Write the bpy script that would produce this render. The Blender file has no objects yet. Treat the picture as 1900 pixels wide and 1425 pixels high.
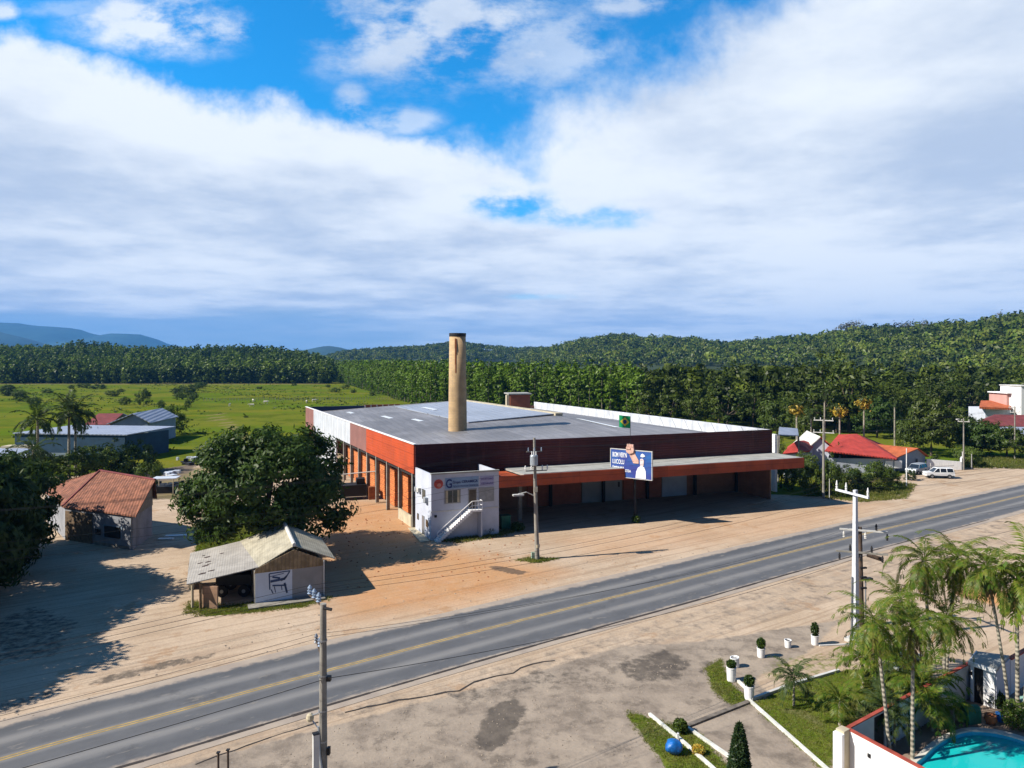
import bpy, math, random
import numpy as np
from mathutils import Vector, Matrix

# ---------------------------------------------------------------- camera, world, sun
SC = bpy.context.scene
COL = SC.collection
CH = 20.0                 # camera height (a drone)
F = 1300.0; CX = 950.0; HY = 665.0
def G(px, py, z=0.0):     # ground (or height z) point seen at that place of the photo
    Y = (CH - z) * F / (py - HY)
    return Vector(((px - CX) / F * Y, Y, z))
def PZ(px, py, Y):
    return Vector(((px - CX) / F * Y, Y, CH - (py - HY) / F * Y))

cd = bpy.data.cameras.new("Camera"); cam = bpy.data.objects.new("Camera", cd); COL.objects.link(cam)
cam.location = (0, 0, CH); cam.rotation_euler = (math.radians(90), 0, 0)
cd.sensor_width = 36; cd.lens = F / 1900 * 36
cd.shift_y = -(712.5 - HY) / 1900
cd.clip_start = 0.5; cd.clip_end = 40000
SC.camera = cam
SUN_EL = math.radians(40); SUN_AZ = math.radians(14)      # light travels towards +X, a little +Y
sd = bpy.data.lights.new("Sun", 'SUN'); sun = bpy.data.objects.new("Sun", sd); COL.objects.link(sun)
sd.energy = 5.0; sd.angle = math.radians(0.5); sd.color = (1.0, 0.93, 0.82)
dv = Vector((math.cos(SUN_EL) * math.cos(SUN_AZ), math.cos(SUN_EL) * math.sin(SUN_AZ), -math.sin(SUN_EL)))
sun.rotation_euler = dv.to_track_quat('-Z', 'Y').to_euler()
SC.view_settings.view_transform = 'Standard'; SC.view_settings.look = 'None'
SC.view_settings.gamma = 1; SC.view_settings.exposure = 0.82
SC.cycles.volume_step_rate = 4; SC.cycles.volume_max_steps = 64
SC.cycles.max_bounces = 6; SC.cycles.transparent_max_bounces = 12

class NT:                 # tiny node helper
    def __init__(s, tree): s.t = tree; s.n = tree.nodes; s.l = tree.links
    def new(s, typ, **kw):
        n = s.n.new(typ)
        for k, v in kw.items(): setattr(n, k, v)
        return n
    def put(s, sock, v):
        if isinstance(v, bpy.types.NodeSocket): s.l.new(v, sock)
        elif v is not None:
            if sock.type == 'RGBA' and len(v) == 3: v = (*v, 1)
            sock.default_value = v
    def m(s, op, a, b=None, c=None, clamp=False):
        n = s.new('ShaderNodeMath', operation=op, use_clamp=clamp)
        s.put(n.inputs[0], a)
        if b is not None: s.put(n.inputs[1], b)
        if c is not None: s.put(n.inputs[2], c)
        return n.outputs[0]
    def ss(s, x, a, b):   # smoothstep
        n = s.new('ShaderNodeMapRange', interpolation_type='SMOOTHSTEP')
        s.put(n.inputs[0], x); n.inputs[1].default_value = a; n.inputs[2].default_value = b
        return n.outputs[0]
    def mix(s, f, a, b, mode='MIX'):
        n = s.new('ShaderNodeMix', data_type='RGBA', blend_type=mode)
        s.put(n.inputs[0], f); s.put(n.inputs[6], a); s.put(n.inputs[7], b)
        return n.outputs[2]
    def noise(s, vec, scale, detail=4, rough=0.55, dist=0.0, color=False):
        n = s.new('ShaderNodeTexNoise'); n.inputs['Scale'].default_value = scale
        n.inputs['Detail'].default_value = detail; n.inputs['Roughness'].default_value = rough
        n.inputs['Distortion'].default_value = dist
        if vec is not None: s.l.new(vec, n.inputs['Vector'])
        return n.outputs['Color' if color else 'Fac']
    def comb(s, x, y, z):
        n = s.new('ShaderNodeCombineXYZ')
        for i, v in enumerate((x, y, z)): s.put(n.inputs[i], v)
        return n.outputs[0]
    def sep(s, v):
        n = s.new('ShaderNodeSeparateXYZ'); s.l.new(v, n.inputs[0]); return n.outputs

W = bpy.data.worlds.new("World"); SC.world = W; W.use_nodes = True
w = NT(W.node_tree); w.n.clear()
sky = w.new('ShaderNodeTexSky', sky_type='NISHITA'); sky.sun_disc = False
sky.sun_elevation = SUN_EL; sky.sun_rotation = math.radians(256); sky.air_density = 1.0; sky.dust_density = 0.6; sky.ozone_density = 2.0
tc = w.new('ShaderNodeTexCoord'); dx, dy, dz = w.sep(tc.outputs['Generated'])
ysafe = w.m('MAXIMUM', dy, 0.08)
u = w.m('DIVIDE', dx, ysafe); v = w.m('DIVIDE', dz, ysafe)
zs = w.m('MAXIMUM', w.m('ADD', dz, 0.09), 0.05)
plane = w.comb(w.m('DIVIDE', dx, zs), w.m('DIVIDE', dy, zs), 0.0)
n1 = w.noise(plane, 1.5, 9, 0.60, 0.0)          # cloud texture on its layer
n2 = w.noise(plane, 0.55, 4, 0.5, 0.0)
uv = w.comb(u, v, 0.0)
n3 = w.noise(uv, 5.5, 10, 0.60, 0.0)
n3c = w.m('SUBTRACT', n3, 0.5)
n5c = w.m('SUBTRACT', w.noise(w.comb(u, w.m('MULTIPLY', v, 1.7), 3.0), 8.0, 10, 0.62, 0.0), 0.5)
b1 = w.m('SUBTRACT', v, w.m('MULTIPLY_ADD', u, -0.26, 0.252))
b2 = w.m('SUBTRACT', v, w.m('MULTIPLY_ADD', u, 0.56, 0.275))
b1 = w.m('ADD', b1, w.m('MULTIPLY', n3c, 0.17))
b2 = w.m('ADD', b2, w.m('MULTIPLY', n3c, 0.42))
blue = w.m('MULTIPLY', w.ss(b1, -0.004, 0.035), w.ss(b2, -0.05, 0.10))
cover = w.m('SUBTRACT', 1.0, blue)
def blob(cu, cv, ru, rv, k):
    a = w.m('DIVIDE', w.m('SUBTRACT', u, cu), ru); b = w.m('DIVIDE', w.m('SUBTRACT', v, cv), rv)
    d = w.m('ADD', w.m('MULTIPLY', a, a), w.m('MULTIPLY', b, b))
    g = w.m('POWER', 2.718, w.m('MULTIPLY', d, -1.0))
    g = w.m('MULTIPLY', w.m('POWER', g, 0.6), w.m('MULTIPLY_ADD', n5c, 4.5, 0.75))
    return w.m('MULTIPLY', w.ss(g, 0.12, 0.95), k)
for c in ((-0.50, 0.478, 0.10, 0.040, .9), (-0.43, 0.468, 0.07, 0.020, .8), (-0.10, 0.470, 0.15, 0.070, .85), (0.02, .445, .12, .055, .6), (-0.165, 0.338, 0.05, 0.02, .6),
          (-0.227, 0.362, 0.022, 0.03, .6), (0.17, 0.51, 0.06, 0.02, .7), (-0.60, 0.50, .1, .012, .35), (-.725, .497, .02, .012, .8), (-.24, .50, .03, .02, .5)):
    cover = w.m('MAXIMUM', cover, blob(*c))
gap = w.m('MAXIMUM', blob(-0.005, 0.222, 0.060, 0.020, .95), blob(0.108, 0.203, 0.10, 0.014, .7))
gap = w.m('MAXIMUM', gap, blob(0.03, 0.088, 0.06, 0.004, .35))
cover = w.m('MULTIPLY', cover, w.m('SUBTRACT', 1.0, gap))
# low layer near the horizon: slate blue band at the left, hazy blue elsewhere
nb = w.noise(w.comb(w.m('MULTIPLY', u, 1.6), w.m('MULTIPLY', v, 16.0), 0.0), 2.2, 6, 0.55)
band = w.m('MULTIPLY', w.ss(w.m('ADD', v, w.m('MULTIPLY', w.m('SUBTRACT', nb, .5), -.06)), 0.075, 0.055), w.ss(w.m('ADD', u, w.m('MULTIPLY', nb, -.5)), -0.15, -0.60))
low = w.ss(w.m('ADD', v, w.m('MULTIPLY', w.m('SUBTRACT', nb, .5), -.09)), 0.06, -0.01)
shade = w.m('ADD', w.m('MULTIPLY', n1, 0.5), w.m('MULTIPLY', n2, 0.5))
rim = w.ss(w.m('ABSOLUTE', b1), 0.17, 0.0)
shade = w.m('ADD', w.m('ADD', shade, w.m('MULTIPLY', rim, 0.10)), w.m('MULTIPLY', w.ss(u, 0.2, .8), -0.02))
ccol = w.mix(w.ss(shade, 0.36, 0.63), (0.47, 0.56, 0.71, 1), (0.84, 0.89, 0.94, 1))
ccol = w.mix(w.m('MULTIPLY', low, 0.55), ccol, (0.56, 0.68, 0.80, 1))
ccol = w.mix(w.m('MULTIPLY', band, 0.75), ccol, (0.27, 0.42, 0.60, 1))
front = w.ss(dy, 0.15, 0.55)
above = w.ss(dz, -0.05, 0.0)
cover = w.m('MULTIPLY', w.m('MULTIPLY', cover, front), above)
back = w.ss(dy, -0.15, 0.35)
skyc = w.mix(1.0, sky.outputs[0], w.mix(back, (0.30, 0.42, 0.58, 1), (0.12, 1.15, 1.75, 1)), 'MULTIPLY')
cl = w.new('ShaderNodeVectorMath', operation='SCALE'); w.l.new(ccol, cl.inputs[0]); cl.inputs[3].default_value = 9.0
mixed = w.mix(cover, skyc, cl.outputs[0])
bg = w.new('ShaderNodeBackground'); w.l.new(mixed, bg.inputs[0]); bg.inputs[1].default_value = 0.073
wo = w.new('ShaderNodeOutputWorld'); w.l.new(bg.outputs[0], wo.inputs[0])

# ---------------------------------------------------------------- materials
MATS = {}
def mat(name, col, rough=0.75, var=0.25, scale=0.8, col2=None, metal=0.0, spec=0.3, bump=0.0, bscale=8.0, dirt=None, stripes=None, streak=None, panels=None):
    """plain weathered surface: colour varied by two noises, optional corrugation (axis, per metre, depth)"""
    if name in MATS: return MATS[name]
    ka = 0.88 if min(col) > 0.45 else 0.74; sc_ = lambda q: q and tuple(x * ka for x in q[:3]) + tuple(q[3:]); col = sc_(col); col2 = sc_(col2); dirt = sc_(dirt); streak = sc_(streak)
    m = bpy.data.materials.new(name); m.use_nodes = True; t = NT(m.node_tree)
    bs = t.n['Principled BSDF']; bs.inputs['Roughness'].default_value = rough; bs.inputs['Metallic'].default_value = metal
    bs.inputs['Specular IOR Level'].default_value = spec
    g = t.new('ShaderNodeNewGeometry'); pos = g.outputs['Position']
    c2 = col2 or tuple(max(0, c * (1 - var)) for c in col)
    c1 = tuple(min(1, c * (1 + var * 0.4)) for c in col)
    fac = t.ss(t.noise(pos, scale, 6, 0.6), 0.33, 0.67)
    c = t.mix(fac, c1, c2)
    if dirt:
        f2 = t.ss(t.noise(pos, scale * 2.7, 7, 0.7, 0.6), 0.54, 0.72)
        c = t.mix(t.m('MULTIPLY', f2, dirt[3]), c, dirt[:3])
    if panels:      # separate sheets of slightly different age, with dark laps between them
        x, y, z = t.sep(pos); ea = t.m('ADD', t.m('MULTIPLY', x, 0.94), t.m('MULTIPLY', y, 0.3416)); eb_ = z if panels[0] == 'wall' else t.m('ADD', t.m('MULTIPLY', x, -0.4417), t.m('MULTIPLY', y, 0.897))
        if panels[0] == 'side': ea = t.m('ADD', t.m('MULTIPLY', x, -0.4417), t.m('MULTIPLY', y, 0.897)); eb_ = z
        bt_ = t.new('ShaderNodeTexBrick'); bt_.offset = 0.0 if panels[0] != 'roof' else 0.35; t.l.new(t.comb(ea, eb_, 0.0), bt_.inputs['Vector']); q1 = 1 - panels[3]
        bt_.inputs['Color1'].default_value = (1, 1, 1, 1); bt_.inputs['Color2'].default_value = (q1, q1, q1, 1); bt_.inputs['Mortar'].default_value = (.55, .5, .48, 1); bt_.inputs['Scale'].default_value = 1.0
        bt_.inputs['Brick Width'].default_value = panels[1]; bt_.inputs['Row Height'].default_value = panels[2]; bt_.inputs['Mortar Size'].default_value = 0.035
        c = t.mix(1.0, c, bt_.outputs[0], 'MULTIPLY')
    if streak:      # run marks down a wall: (r, g, b, strength)
        x, y, z = t.sep(pos); sv = t.comb(t.m('MULTIPLY', x, 1.3), t.m('MULTIPLY', y, 1.3), t.m('MULTIPLY', z, 0.16))
        c = t.mix(t.m('MULTIPLY', t.ss(t.noise(sv, 1.0, 6, 0.7), 0.5, 0.72), streak[3]), c, streak[:3])
    nrm = None
    if stripes:
        ax, per, dep, ang = stripes
        x, y, z = t.sep(pos)
        if ax == 'z': q = z
        else: q = t.m('ADD', t.m('MULTIPLY', x, math.cos(ang)), t.m('MULTIPLY', y, math.sin(ang)))
        s = t.m('SINE', t.m('MULTIPLY', q, per * 2 * math.pi))
        c = t.mix(t.m('MULTIPLY', t.ss(s, 0.55, 1.0), dep), c, tuple(k * 0.45 for k in col))
        b = t.new('ShaderNodeBump'); b.inputs['Strength'].default_value = min(0.5, dep * 2.2); b.inputs['Distance'].default_value = 0.05
        t.l.new(s, b.inputs['Height']); nrm = b.outputs[0]
    if bump:
        b = t.new('ShaderNodeBump'); b.inputs['Strength'].default_value = bump; b.inputs['Distance'].default_value = 0.05
        t.l.new(t.noise(pos, bscale, 6, 0.65), b.inputs['Height'])
        if nrm is not None: t.l.new(nrm, b.inputs['Normal'])
        nrm = b.outputs[0]
    if nrm is not None: t.l.new(nrm, bs.inputs['Normal'])
    t.l.new(c, bs.inputs['Base Color'])
    MATS[name] = m; return m

def leafmat(name, a, b, c, scale=0.35, trans=0.25, objvar=0.35):
    if name in MATS: return MATS[name]
    m = bpy.data.materials.new(name); m.use_nodes = True; t = NT(m.node_tree); t.n.remove(t.n['Principled BSDF'])
    g = t.new('ShaderNodeNewGeometry'); pos = g.outputs['Position']
    f1 = t.ss(t.noise(pos, scale, 3, 0.6), 0.35, 0.65); f2 = t.ss(t.noise(pos, scale * 6, 3, 0.6), 0.40, 0.62)
    col = t.mix(f2, t.mix(f1, a, b), c)
    oi = t.new('ShaderNodeObjectInfo')
    k = t.m('MULTIPLY_ADD', oi.outputs['Random'], objvar, 1 - objvar / 2)
    col = t.mix(1.0, col, t.comb(k, k, t.m('MULTIPLY', k, 0.95)), 'MULTIPLY')
    ta = t.new('ShaderNodeAttribute', attribute_name='tint').outputs['Fac']; k3 = t.m('ADD', ta, 1.0)
    col = t.mix(1.0, col, t.comb(t.m('MULTIPLY_ADD', ta, 1.12, 1.0), k3, t.m('MULTIPLY_ADD', ta, .6, 1.0)), 'MULTIPLY')
    col = t.mix(1.0, col, (0.74, 0.74, 0.74, 1), 'MULTIPLY')
    d = t.new('ShaderNodeBsdfDiffuse'); t.l.new(col, d.inputs[0])
    tr = t.new('ShaderNodeBsdfTranslucent'); t.l.new(t.mix(1.0, col, (1.0, 1.1, 0.5, 1), 'MULTIPLY'), tr.inputs[0])
    mx = t.new('ShaderNodeMixShader'); mx.inputs[0].default_value = trans
    t.l.new(d.outputs[0], mx.inputs[1]); t.l.new(tr.outputs[0], mx.inputs[2])
    gl = t.new('ShaderNodeBsdfGlossy'); gl.inputs['Roughness'].default_value = 0.45; gl.inputs[0].default_value = (1, 1, 1, 1)
    m2 = t.new('ShaderNodeMixShader'); m2.inputs[0].default_value = 0.012
    t.l.new(mx.outputs[0], m2.inputs[1]); t.l.new(gl.outputs[0], m2.inputs[2])
    t.l.new(m2.outputs[0], t.n['Material Output'].inputs[0])
    MATS[name] = m; return m

def bricks(name, a, b, mortar, w_=0.4, h_=0.2, axis='auto'):
    if name in MATS: return MATS[name]
    m = bpy.data.materials.new(name); m.use_nodes = True; t = NT(m.node_tree); bs = t.n['Principled BSDF']; bs.inputs['Roughness'].default_value = 0.9
    g = t.new('ShaderNodeNewGeometry'); x, y, z = t.sep(g.outputs['Position'])
    vec = t.comb(t.m('ADD', t.m('MULTIPLY', x, 0.8), t.m('MULTIPLY', y, 0.75)), z, 0.0)
    br = t.new('ShaderNodeTexBrick'); t.l.new(vec, br.inputs['Vector'])
    br.inputs['Color1'].default_value = (*a, 1); br.inputs['Color2'].default_value = (*b, 1); br.inputs['Mortar'].default_value = (*mortar, 1)
    br.inputs['Scale'].default_value = 1.0; br.inputs['Brick Width'].default_value = w_; br.inputs['Row Height'].default_value = h_; br.inputs['Mortar Size'].default_value = 0.02
    n = t.ss(t.noise(g.outputs['Position'], 0.9, 5, .6), 0.35, 0.7)
    c = t.mix(t.m('MULTIPLY', n, 0.5), br.outputs[0], tuple(k * 0.5 for k in a))
    t.l.new(t.mix(1.0, c, (0.78, 0.78, 0.78, 1), 'MULTIPLY'), bs.inputs['Base Color']); MATS[name] = m; return m

M_white = mat('white_wall_paint', (0.52, 0.55, 0.64), 0.8, 0.10, 0.6, dirt=(0.42, 0.42, 0.42, 0.3), streak=(0.42, 0.42, 0.44, 0.35))
M_whitecl = mat('clean_white_paint', (0.80, 0.80, 0.80), 0.6, 0.06, 2.0)
M_cream = mat('cream_render', (0.62, 0.54, 0.38), 0.85, 0.2, 0.8)
M_maroon = mat('maroon_sheet', (0.105, 0.017, 0.018), 0.6, 0.45, 0.12, panels=('wall', 6.2, 1.75, .28), stripes=('z', 3.2, 0.14, 0), dirt=(0.05, 0.015, 0.015, 0.4), streak=(0.17, 0.05, 0.04, 0.45))
M_orange = mat('orange_sheet', (0.60, 0.085, 0.018), 0.6, 0.15, 0.3, panels=('side', 5.1, 1.75, .16), stripes=('z', 3.0, 0.06, 0), streak=(0.36, 0.09, 0.05, 0.45))
M_faded = mat('faded_red_sheet', (0.30, 0.14, 0.12), 0.6, 0.15, 0.5)
M_canopy = mat('canopy_orange', (0.46, 0.085, 0.028), 0.6, 0.3, 0.4, panels=('wall', 6.0, 3.0, .2), streak=(0.20, 0.05, 0.03, 0.5))
M_metal = mat('white_metal_sheet', (0.66, 0.70, 0.76), 0.45, 0.12, 0.5, streak=(0.42, 0.42, 0.44, .5), stripes=('x', 0.5, 0.25, 2.03), metal=0.2)
M_galv = mat('galvanised_sheet', (0.62, 0.65, 0.70), 0.5, 0.2, 0.6, streak=(0.36, 0.36, 0.38, .5), stripes=('x', 0.35, 0.25, 2.03), metal=0.1)
M_roof = mat('grey_roof_sheet', (0.29, 0.285, 0.30), 0.6, 0.35, 0.06, panels=('roof', 1.05, 7.5, .22), stripes=('x', 0.8, 0.04, 0.347), dirt=(0.30, 0.29, 0.26, 0.5), spec=.4)
M_rooflight = mat('pale_roof_sheet', (0.42, 0.46, 0.54), 0.45, 0.12, 0.1, panels=('roof', 1.05, 9.0, .12), stripes=('x', 0.8, 0.12, 0.347), metal=0.1)
M_navy = mat('navy_sheet', (0.02, 0.045, 0.12), 0.5, 0.2, 0.3)
M_conc = mat('weathered_concrete', (0.33, 0.31, 0.27), 0.9, 0.25, 1.2, bump=0.3, streak=(0.14, 0.13, 0.12, .6), dirt=(0.12, 0.11, 0.10, 0.5))
M_conclt = mat('pale_concrete', (0.58, 0.57, 0.54), 0.85, 0.15, 1.2)
M_slab = mat('canopy_slab', (0.42, 0.42, 0.39), 0.85, 0.2, 0.5, dirt=(0.2, 0.19, 0.17, 0.4))
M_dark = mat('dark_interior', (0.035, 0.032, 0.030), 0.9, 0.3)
M_black = mat('black_metal', (0.02, 0.02, 0.022), 0.6, 0.2)
M_wood = mat('old_wood', (0.22, 0.15, 0.09), 0.9, 0.4, 3.0)
M_woodpale = mat('bleached_boards', (0.36, 0.26, 0.15), 0.9, 0.35, 1.5, stripes=('x', 3.2, 0.5, 0.35))
M_brown = mat('brown_pole', (0.11, 0.075, 0.055), 0.9, 0.3, 2.0)
M_glass = mat('window_glass', (0.06, 0.075, 0.07), 0.12, 0.3, 1.5, spec=0.6)
M_glasscurt = mat('curtained_glass', (0.36, 0.37, 0.38), 0.3, 0.2, 2.0)
M_alu = mat('grey_aluminium', (0.35, 0.37, 0.40), 0.4, 0.1, metal=0.5)
M_steel = mat('transformer_grey', (0.45, 0.50, 0.55), 0.45, 0.15, metal=0.3)
M_porc = mat('blue_grey_porcelain', (0.35, 0.45, 0.60), 0.3, 0.1)
M_bark = mat('bark', (0.16, 0.12, 0.09), 0.95, 0.4, 2.5, bump=0.5)
M_palmtrunk = mat('pale_palm_trunk', (0.42, 0.38, 0.30), 0.9, 0.3, 2.0, stripes=('z', 4.0, 0.35, 0))
M_eutrunk = mat('pale_trunk', (0.22, 0.19, 0.15), 0.9, 0.3, 1.0)
M_tileold = mat('old_clay_tiles', (0.30, 0.120, 0.070), 0.9, 0.5, 1.6, dirt=(0.12, 0.065, 0.05, 0.85), bump=0.6, bscale=3.0, stripes=('x', 2.9, 0.55, 0.2))
M_tileor = mat('orange_tiles', (0.55, 0.14, 0.05), 0.85, 0.25, 0.8, stripes=('x', 2.6, 0.3, 0.2))
M_tilered = mat('bright_red_tiles', (0.58, 0.07, 0.05), 0.8, 0.25, 0.8, stripes=('x', 2.2, 0.3, 0.3))
M_tiledk = mat('dark_red_tiles', (0.22, 0.05, 0.05), 0.85, 0.25, 0.8)
M_coping = mat('red_coping', (0.42, 0.08, 0.05), 0.8, 0.3, 2.0)
M_fibro = mat('fibre_cement_roof', (0.47, 0.43, 0.33), 0.9, 0.25, 0.9, stripes=('x', 5.0, 0.06, 0.35), dirt=(0.22, 0.17, 0.11, 0.55))
M_fibrogr = mat('grey_fibre_cement', (0.45, 0.42, 0.38), 0.9, 0.18, 0.9, stripes=('x', 5.0, 0.06, 0.35), dirt=(0.16, 0.14, 0.13, 0.45))
M_bluewall = mat('blue_wall', (0.025, 0.075, 0.14), 0.8, 0.2, 0.6)
M_bluegrey = mat('blue_grey_wall', (0.30, 0.38, 0.46), 0.8, 0.15, 0.6)
M_paleroof = mat('pale_blue_roof', (0.34, 0.39, 0.50), 0.6, 0.12, 0.4, stripes=('x', 1.2, 0.2, 0.2))
M_pink = mat('pink_wall', (0.66, 0.38, 0.33), 0.8, 0.1, 0.6)
M_blue = mat('blue_tarp', (0.01, 0.16, 0.55), 0.35, 0.35, 3.0, bump=0.8, bscale=6, spec=0.5)
M_pool = mat('blue_pool_paint', (0.03, 0.58, 0.80), 0.5, 0.15, 0.7)
M_green = mat('green_plastic', (0.02, 0.16, 0.10), 0.5, 0.3, 2.0)
M_clay = mat('terracotta_clay', (0.42, 0.15, 0.06), 0.9, 0.3, 3.0)
M_paving = mat('patio_paving', (0.34, 0.25, 0.19), 0.85, 0.25, 0.8, dirt=(0.16, 0.12, 0.10, 0.5))
M_kerb = mat('white_kerb', (0.66, 0.66, 0.60), 0.85, 0.2, 2.0, dirt=(0.35, 0.36, 0.24, 0.4))
M_darkkerb = mat('mossy_kerb', (0.20, 0.17, 0.14), 0.9, 0.4, 2.0)
M_chim = bricks('chimney_brick', (0.62, 0.42, 0.21), (0.55, 0.37, 0.20), (0.45, 0.33, 0.20), 0.5, 0.24)
M_brick = bricks('red_brick', (0.46, 0.12, 0.06), (0.40, 0.10, 0.05), (0.25, 0.15, 0.10))
M_brickor = bricks('new_orange_bricks', (0.78, 0.26, 0.07), (0.70, 0.20, 0.05), (0.22, 0.05, 0.02), 0.35, 0.3)
M_brickbr = bricks('brown_brick_wall', (0.40, 0.19, 0.11), (0.35, 0.16, 0.09), (0.25, 0.15, 0.10))
M_rust = mat('rust_stain', (0.30, 0.09, 0.03), 0.9, 0.3, 2)
M_carwhite = mat('car_white', (0.75, 0.76, 0.78), 0.25, 0.02, spec=0.6)
M_tyre = mat('tyre_rubber', (0.02, 0.02, 0.02), 0.85, 0.1)
M_carglass = mat('car_glass', (0.02, 0.025, 0.03), 0.08, 0.1, spec=0.7)
M_redlamp = mat('red_lamp', (0.35, 0.02, 0.02), 0.4, 0.1)
M_soil = mat('dark_soil', (0.06, 0.045, 0.035), 0.95, 0.3, 3)
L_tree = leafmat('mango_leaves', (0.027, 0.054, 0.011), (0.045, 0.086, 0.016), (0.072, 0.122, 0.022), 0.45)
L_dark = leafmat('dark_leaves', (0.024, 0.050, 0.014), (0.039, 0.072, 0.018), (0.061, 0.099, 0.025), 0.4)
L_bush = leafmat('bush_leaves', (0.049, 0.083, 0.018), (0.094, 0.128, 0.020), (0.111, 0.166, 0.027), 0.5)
L_euc = leafmat('eucalyptus_leaves', (0.077, 0.144, 0.014), (0.120, 0.209, 0.018), (0.153, 0.242, 0.024), 0.12, objvar=0.5)
L_wood = leafmat('woodland_leaves', (0.039, 0.068, 0.012), (0.077, 0.108, 0.015), (0.098, 0.132, 0.020), 0.06, objvar=0.6)
L_hill = leafmat('hill_leaves', (0.053, 0.101, 0.015), (0.117, 0.176, 0.022), (0.153, 0.184, 0.031), 0.02)
L_palm = leafmat('palm_leaves', (0.056, 0.123, 0.011), (0.106, 0.182, 0.014), (0.186, 0.202, 0.032), 0.7, 0.25)
L_palmdk = leafmat('dark_palm_leaves', (0.030, 0.054, 0.016), (0.048, 0.084, 0.020), (0.072, 0.102, 0.030), 0.7)
L_yellow = leafmat('yellow_fronds', (0.608, 0.351, 0.040), (0.743, 0.446, 0.060), (0.540, 0.459, 0.080), 1.0)
L_dry = leafmat('dry_fronds', (0.22, 0.14, 0.06), (0.30, 0.20, 0.09), (0.20, 0.15, 0.07), 1.0)
L_grass = leafmat('grass_blades', (0.12, 0.17, 0.025), (0.19, 0.21, 0.04), (0.25, 0.23, 0.07), 0.5, 0.45)
L_cyp = leafmat('cypress_leaves', (0.018, 0.04, 0.014), (0.028, 0.055, 0.018), (0.04, 0.07, 0.022), 1.0)

# ---------------------------------------------------------------- mesh helpers
class MB:
    def __init__(s): s.v = []; s.f = []
    def add(s, vs, fs):
        o = len(s.v); s.v += [Vector(p) for p in vs]; s.f += [tuple(i + o for i in f) for f in fs]; return s
    def hexa(s, b, t):    # bottom ring, top ring of n points
        n = len(b)
        s.add(list(b) + list(t), [tuple(range(n - 1, -1, -1)), tuple(range(n, 2 * n))] + [(i, (i + 1) % n, (i + 1) % n + n, i + n) for i in range(n)]); return s
    def box(s, c, d, rz=0.0, M=None):
        x, y, z = d[0] / 2, d[1] / 2, d[2] / 2; c = Vector(c)
        R = M or Matrix.Rotation(rz, 3, 'Z')
        P = [c + R @ Vector(p) for p in ((-x, -y, -z), (x, -y, -z), (x, y, -z), (-x, y, -z), (-x, -y, z), (x, -y, z), (x, y, z), (-x, y, z))]
        return s.hexa(P[:4], P[4:])
    def prism(s, pts, z0, z1):
        return s.hexa([(p[0], p[1], z0) for p in pts], [(p[0], p[1], z1) for p in pts])
    def wall(s, p, q, z0, z1, th=0.15, z0b=None, z1b=None):   # upright slab from p to q
        p = Vector((p[0], p[1], 0)); q = Vector((q[0], q[1], 0)); n = Vector((-(q - p).y, (q - p).x, 0)).normalized() * th / 2
        z0b = z0 if z0b is None else z0b; z1b = z1 if z1b is None else z1b
        Z = lambda a, z: (a.x, a.y, z)
        return s.hexa([Z(p - n, z0), Z(q - n, z0b), Z(q + n, z0b), Z(p + n, z0)], [Z(p - n, z1), Z(q - n, z1b), Z(q + n, z1b), Z(p + n, z1)])
    def slab(s, quad, th):  # sloping sheet, thickness downwards
        t = [Vector(p) for p in quad]; b = [p - Vector((0, 0, th)) for p in t]
        return s.hexa(b, t)
    def tube(s, pts, r, n=8, r2=None):
        pts = [Vector(p) for p in pts]; k = len(pts); r2 = r if r2 is None else r2; rings = []
        for i, p in enumerate(pts):
            d = (pts[min(i + 1, k - 1)] - pts[max(i - 1, 0)]).normalized()
            a = d.cross(Vector((0, 0, 1)));
            if a.length < 1e-3: a = Vector((1, 0, 0))
            a.normalize(); b = d.cross(a).normalized(); rr = r + (r2 - r) * i / max(1, k - 1)
            rings.append([p + (a * math.cos(2 * math.pi * j / n) + b * math.sin(2 * math.pi * j / n)) * rr for j in range(n)])
        vs = [q for rg in rings for q in rg]; fs = []
        for i in range(k - 1):
            for j in range(n):
                fs.append((i * n + j, i * n + (j + 1) % n, (i + 1) * n + (j + 1) % n, (i + 1) * n + j))
        fs.append(tuple(range(n - 1, -1, -1))); fs.append(tuple(range((k - 1) * n, k * n)))
        return s.add(vs, fs)
    def lathe(s, c, prof, n=16):   # profile (r, z)
        c = Vector(c); vs = []; fs = []
        for r, z in prof:
            for j in range(n): vs.append(c + Vector((r * math.cos(2 * math.pi * j / n), r * math.sin(2 * math.pi * j / n), z)))
        for i in range(len(prof) - 1):
            for j in range(n): fs.append((i * n + j, i * n + (j + 1) % n, (i + 1) * n + (j + 1) % n, (i + 1) * n + j))
        fs.append(tuple(range(n - 1, -1, -1))); fs.append(tuple(range((len(prof) - 1) * n, len(prof) * n)))
        return s.add(vs, fs)

ORG = {}
def link(name, me, m, parent=None, loc=None):
    o = bpy.data.objects.new(name, me); COL.objects.link(o)
    if m is not None and not me.materials: me.materials.append(m)
    if parent is not None: o.parent = parent
    if loc is not None: o.location = loc
    return o
def origin(parent):
    p = parent
    while p.parent: p = p.parent
    return ORG.get(p.name, Vector((0, 0, 0)))
def part(mb, name, m, parent=None, label=None, smooth=False, kind=None):
    off = origin(parent) if parent else Vector((0, 0, 0))
    me = bpy.data.meshes.new(name); me.from_pydata([tuple(p - off) for p in mb.v], [], mb.f)
    me.validate()
    if smooth:
        for p in me.polygons: p.use_smooth = True
    o = link(name, me, m, parent)
    if label: o['label'] = label
    if kind: o['kind'] = kind
    return o
def tag(o, label, cat, group=None, kind=None):
    if label: o['label'] = label
    if cat: o['category'] = cat
    if group: o['group'] = group
    if kind: o['kind'] = kind
    return o
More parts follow.
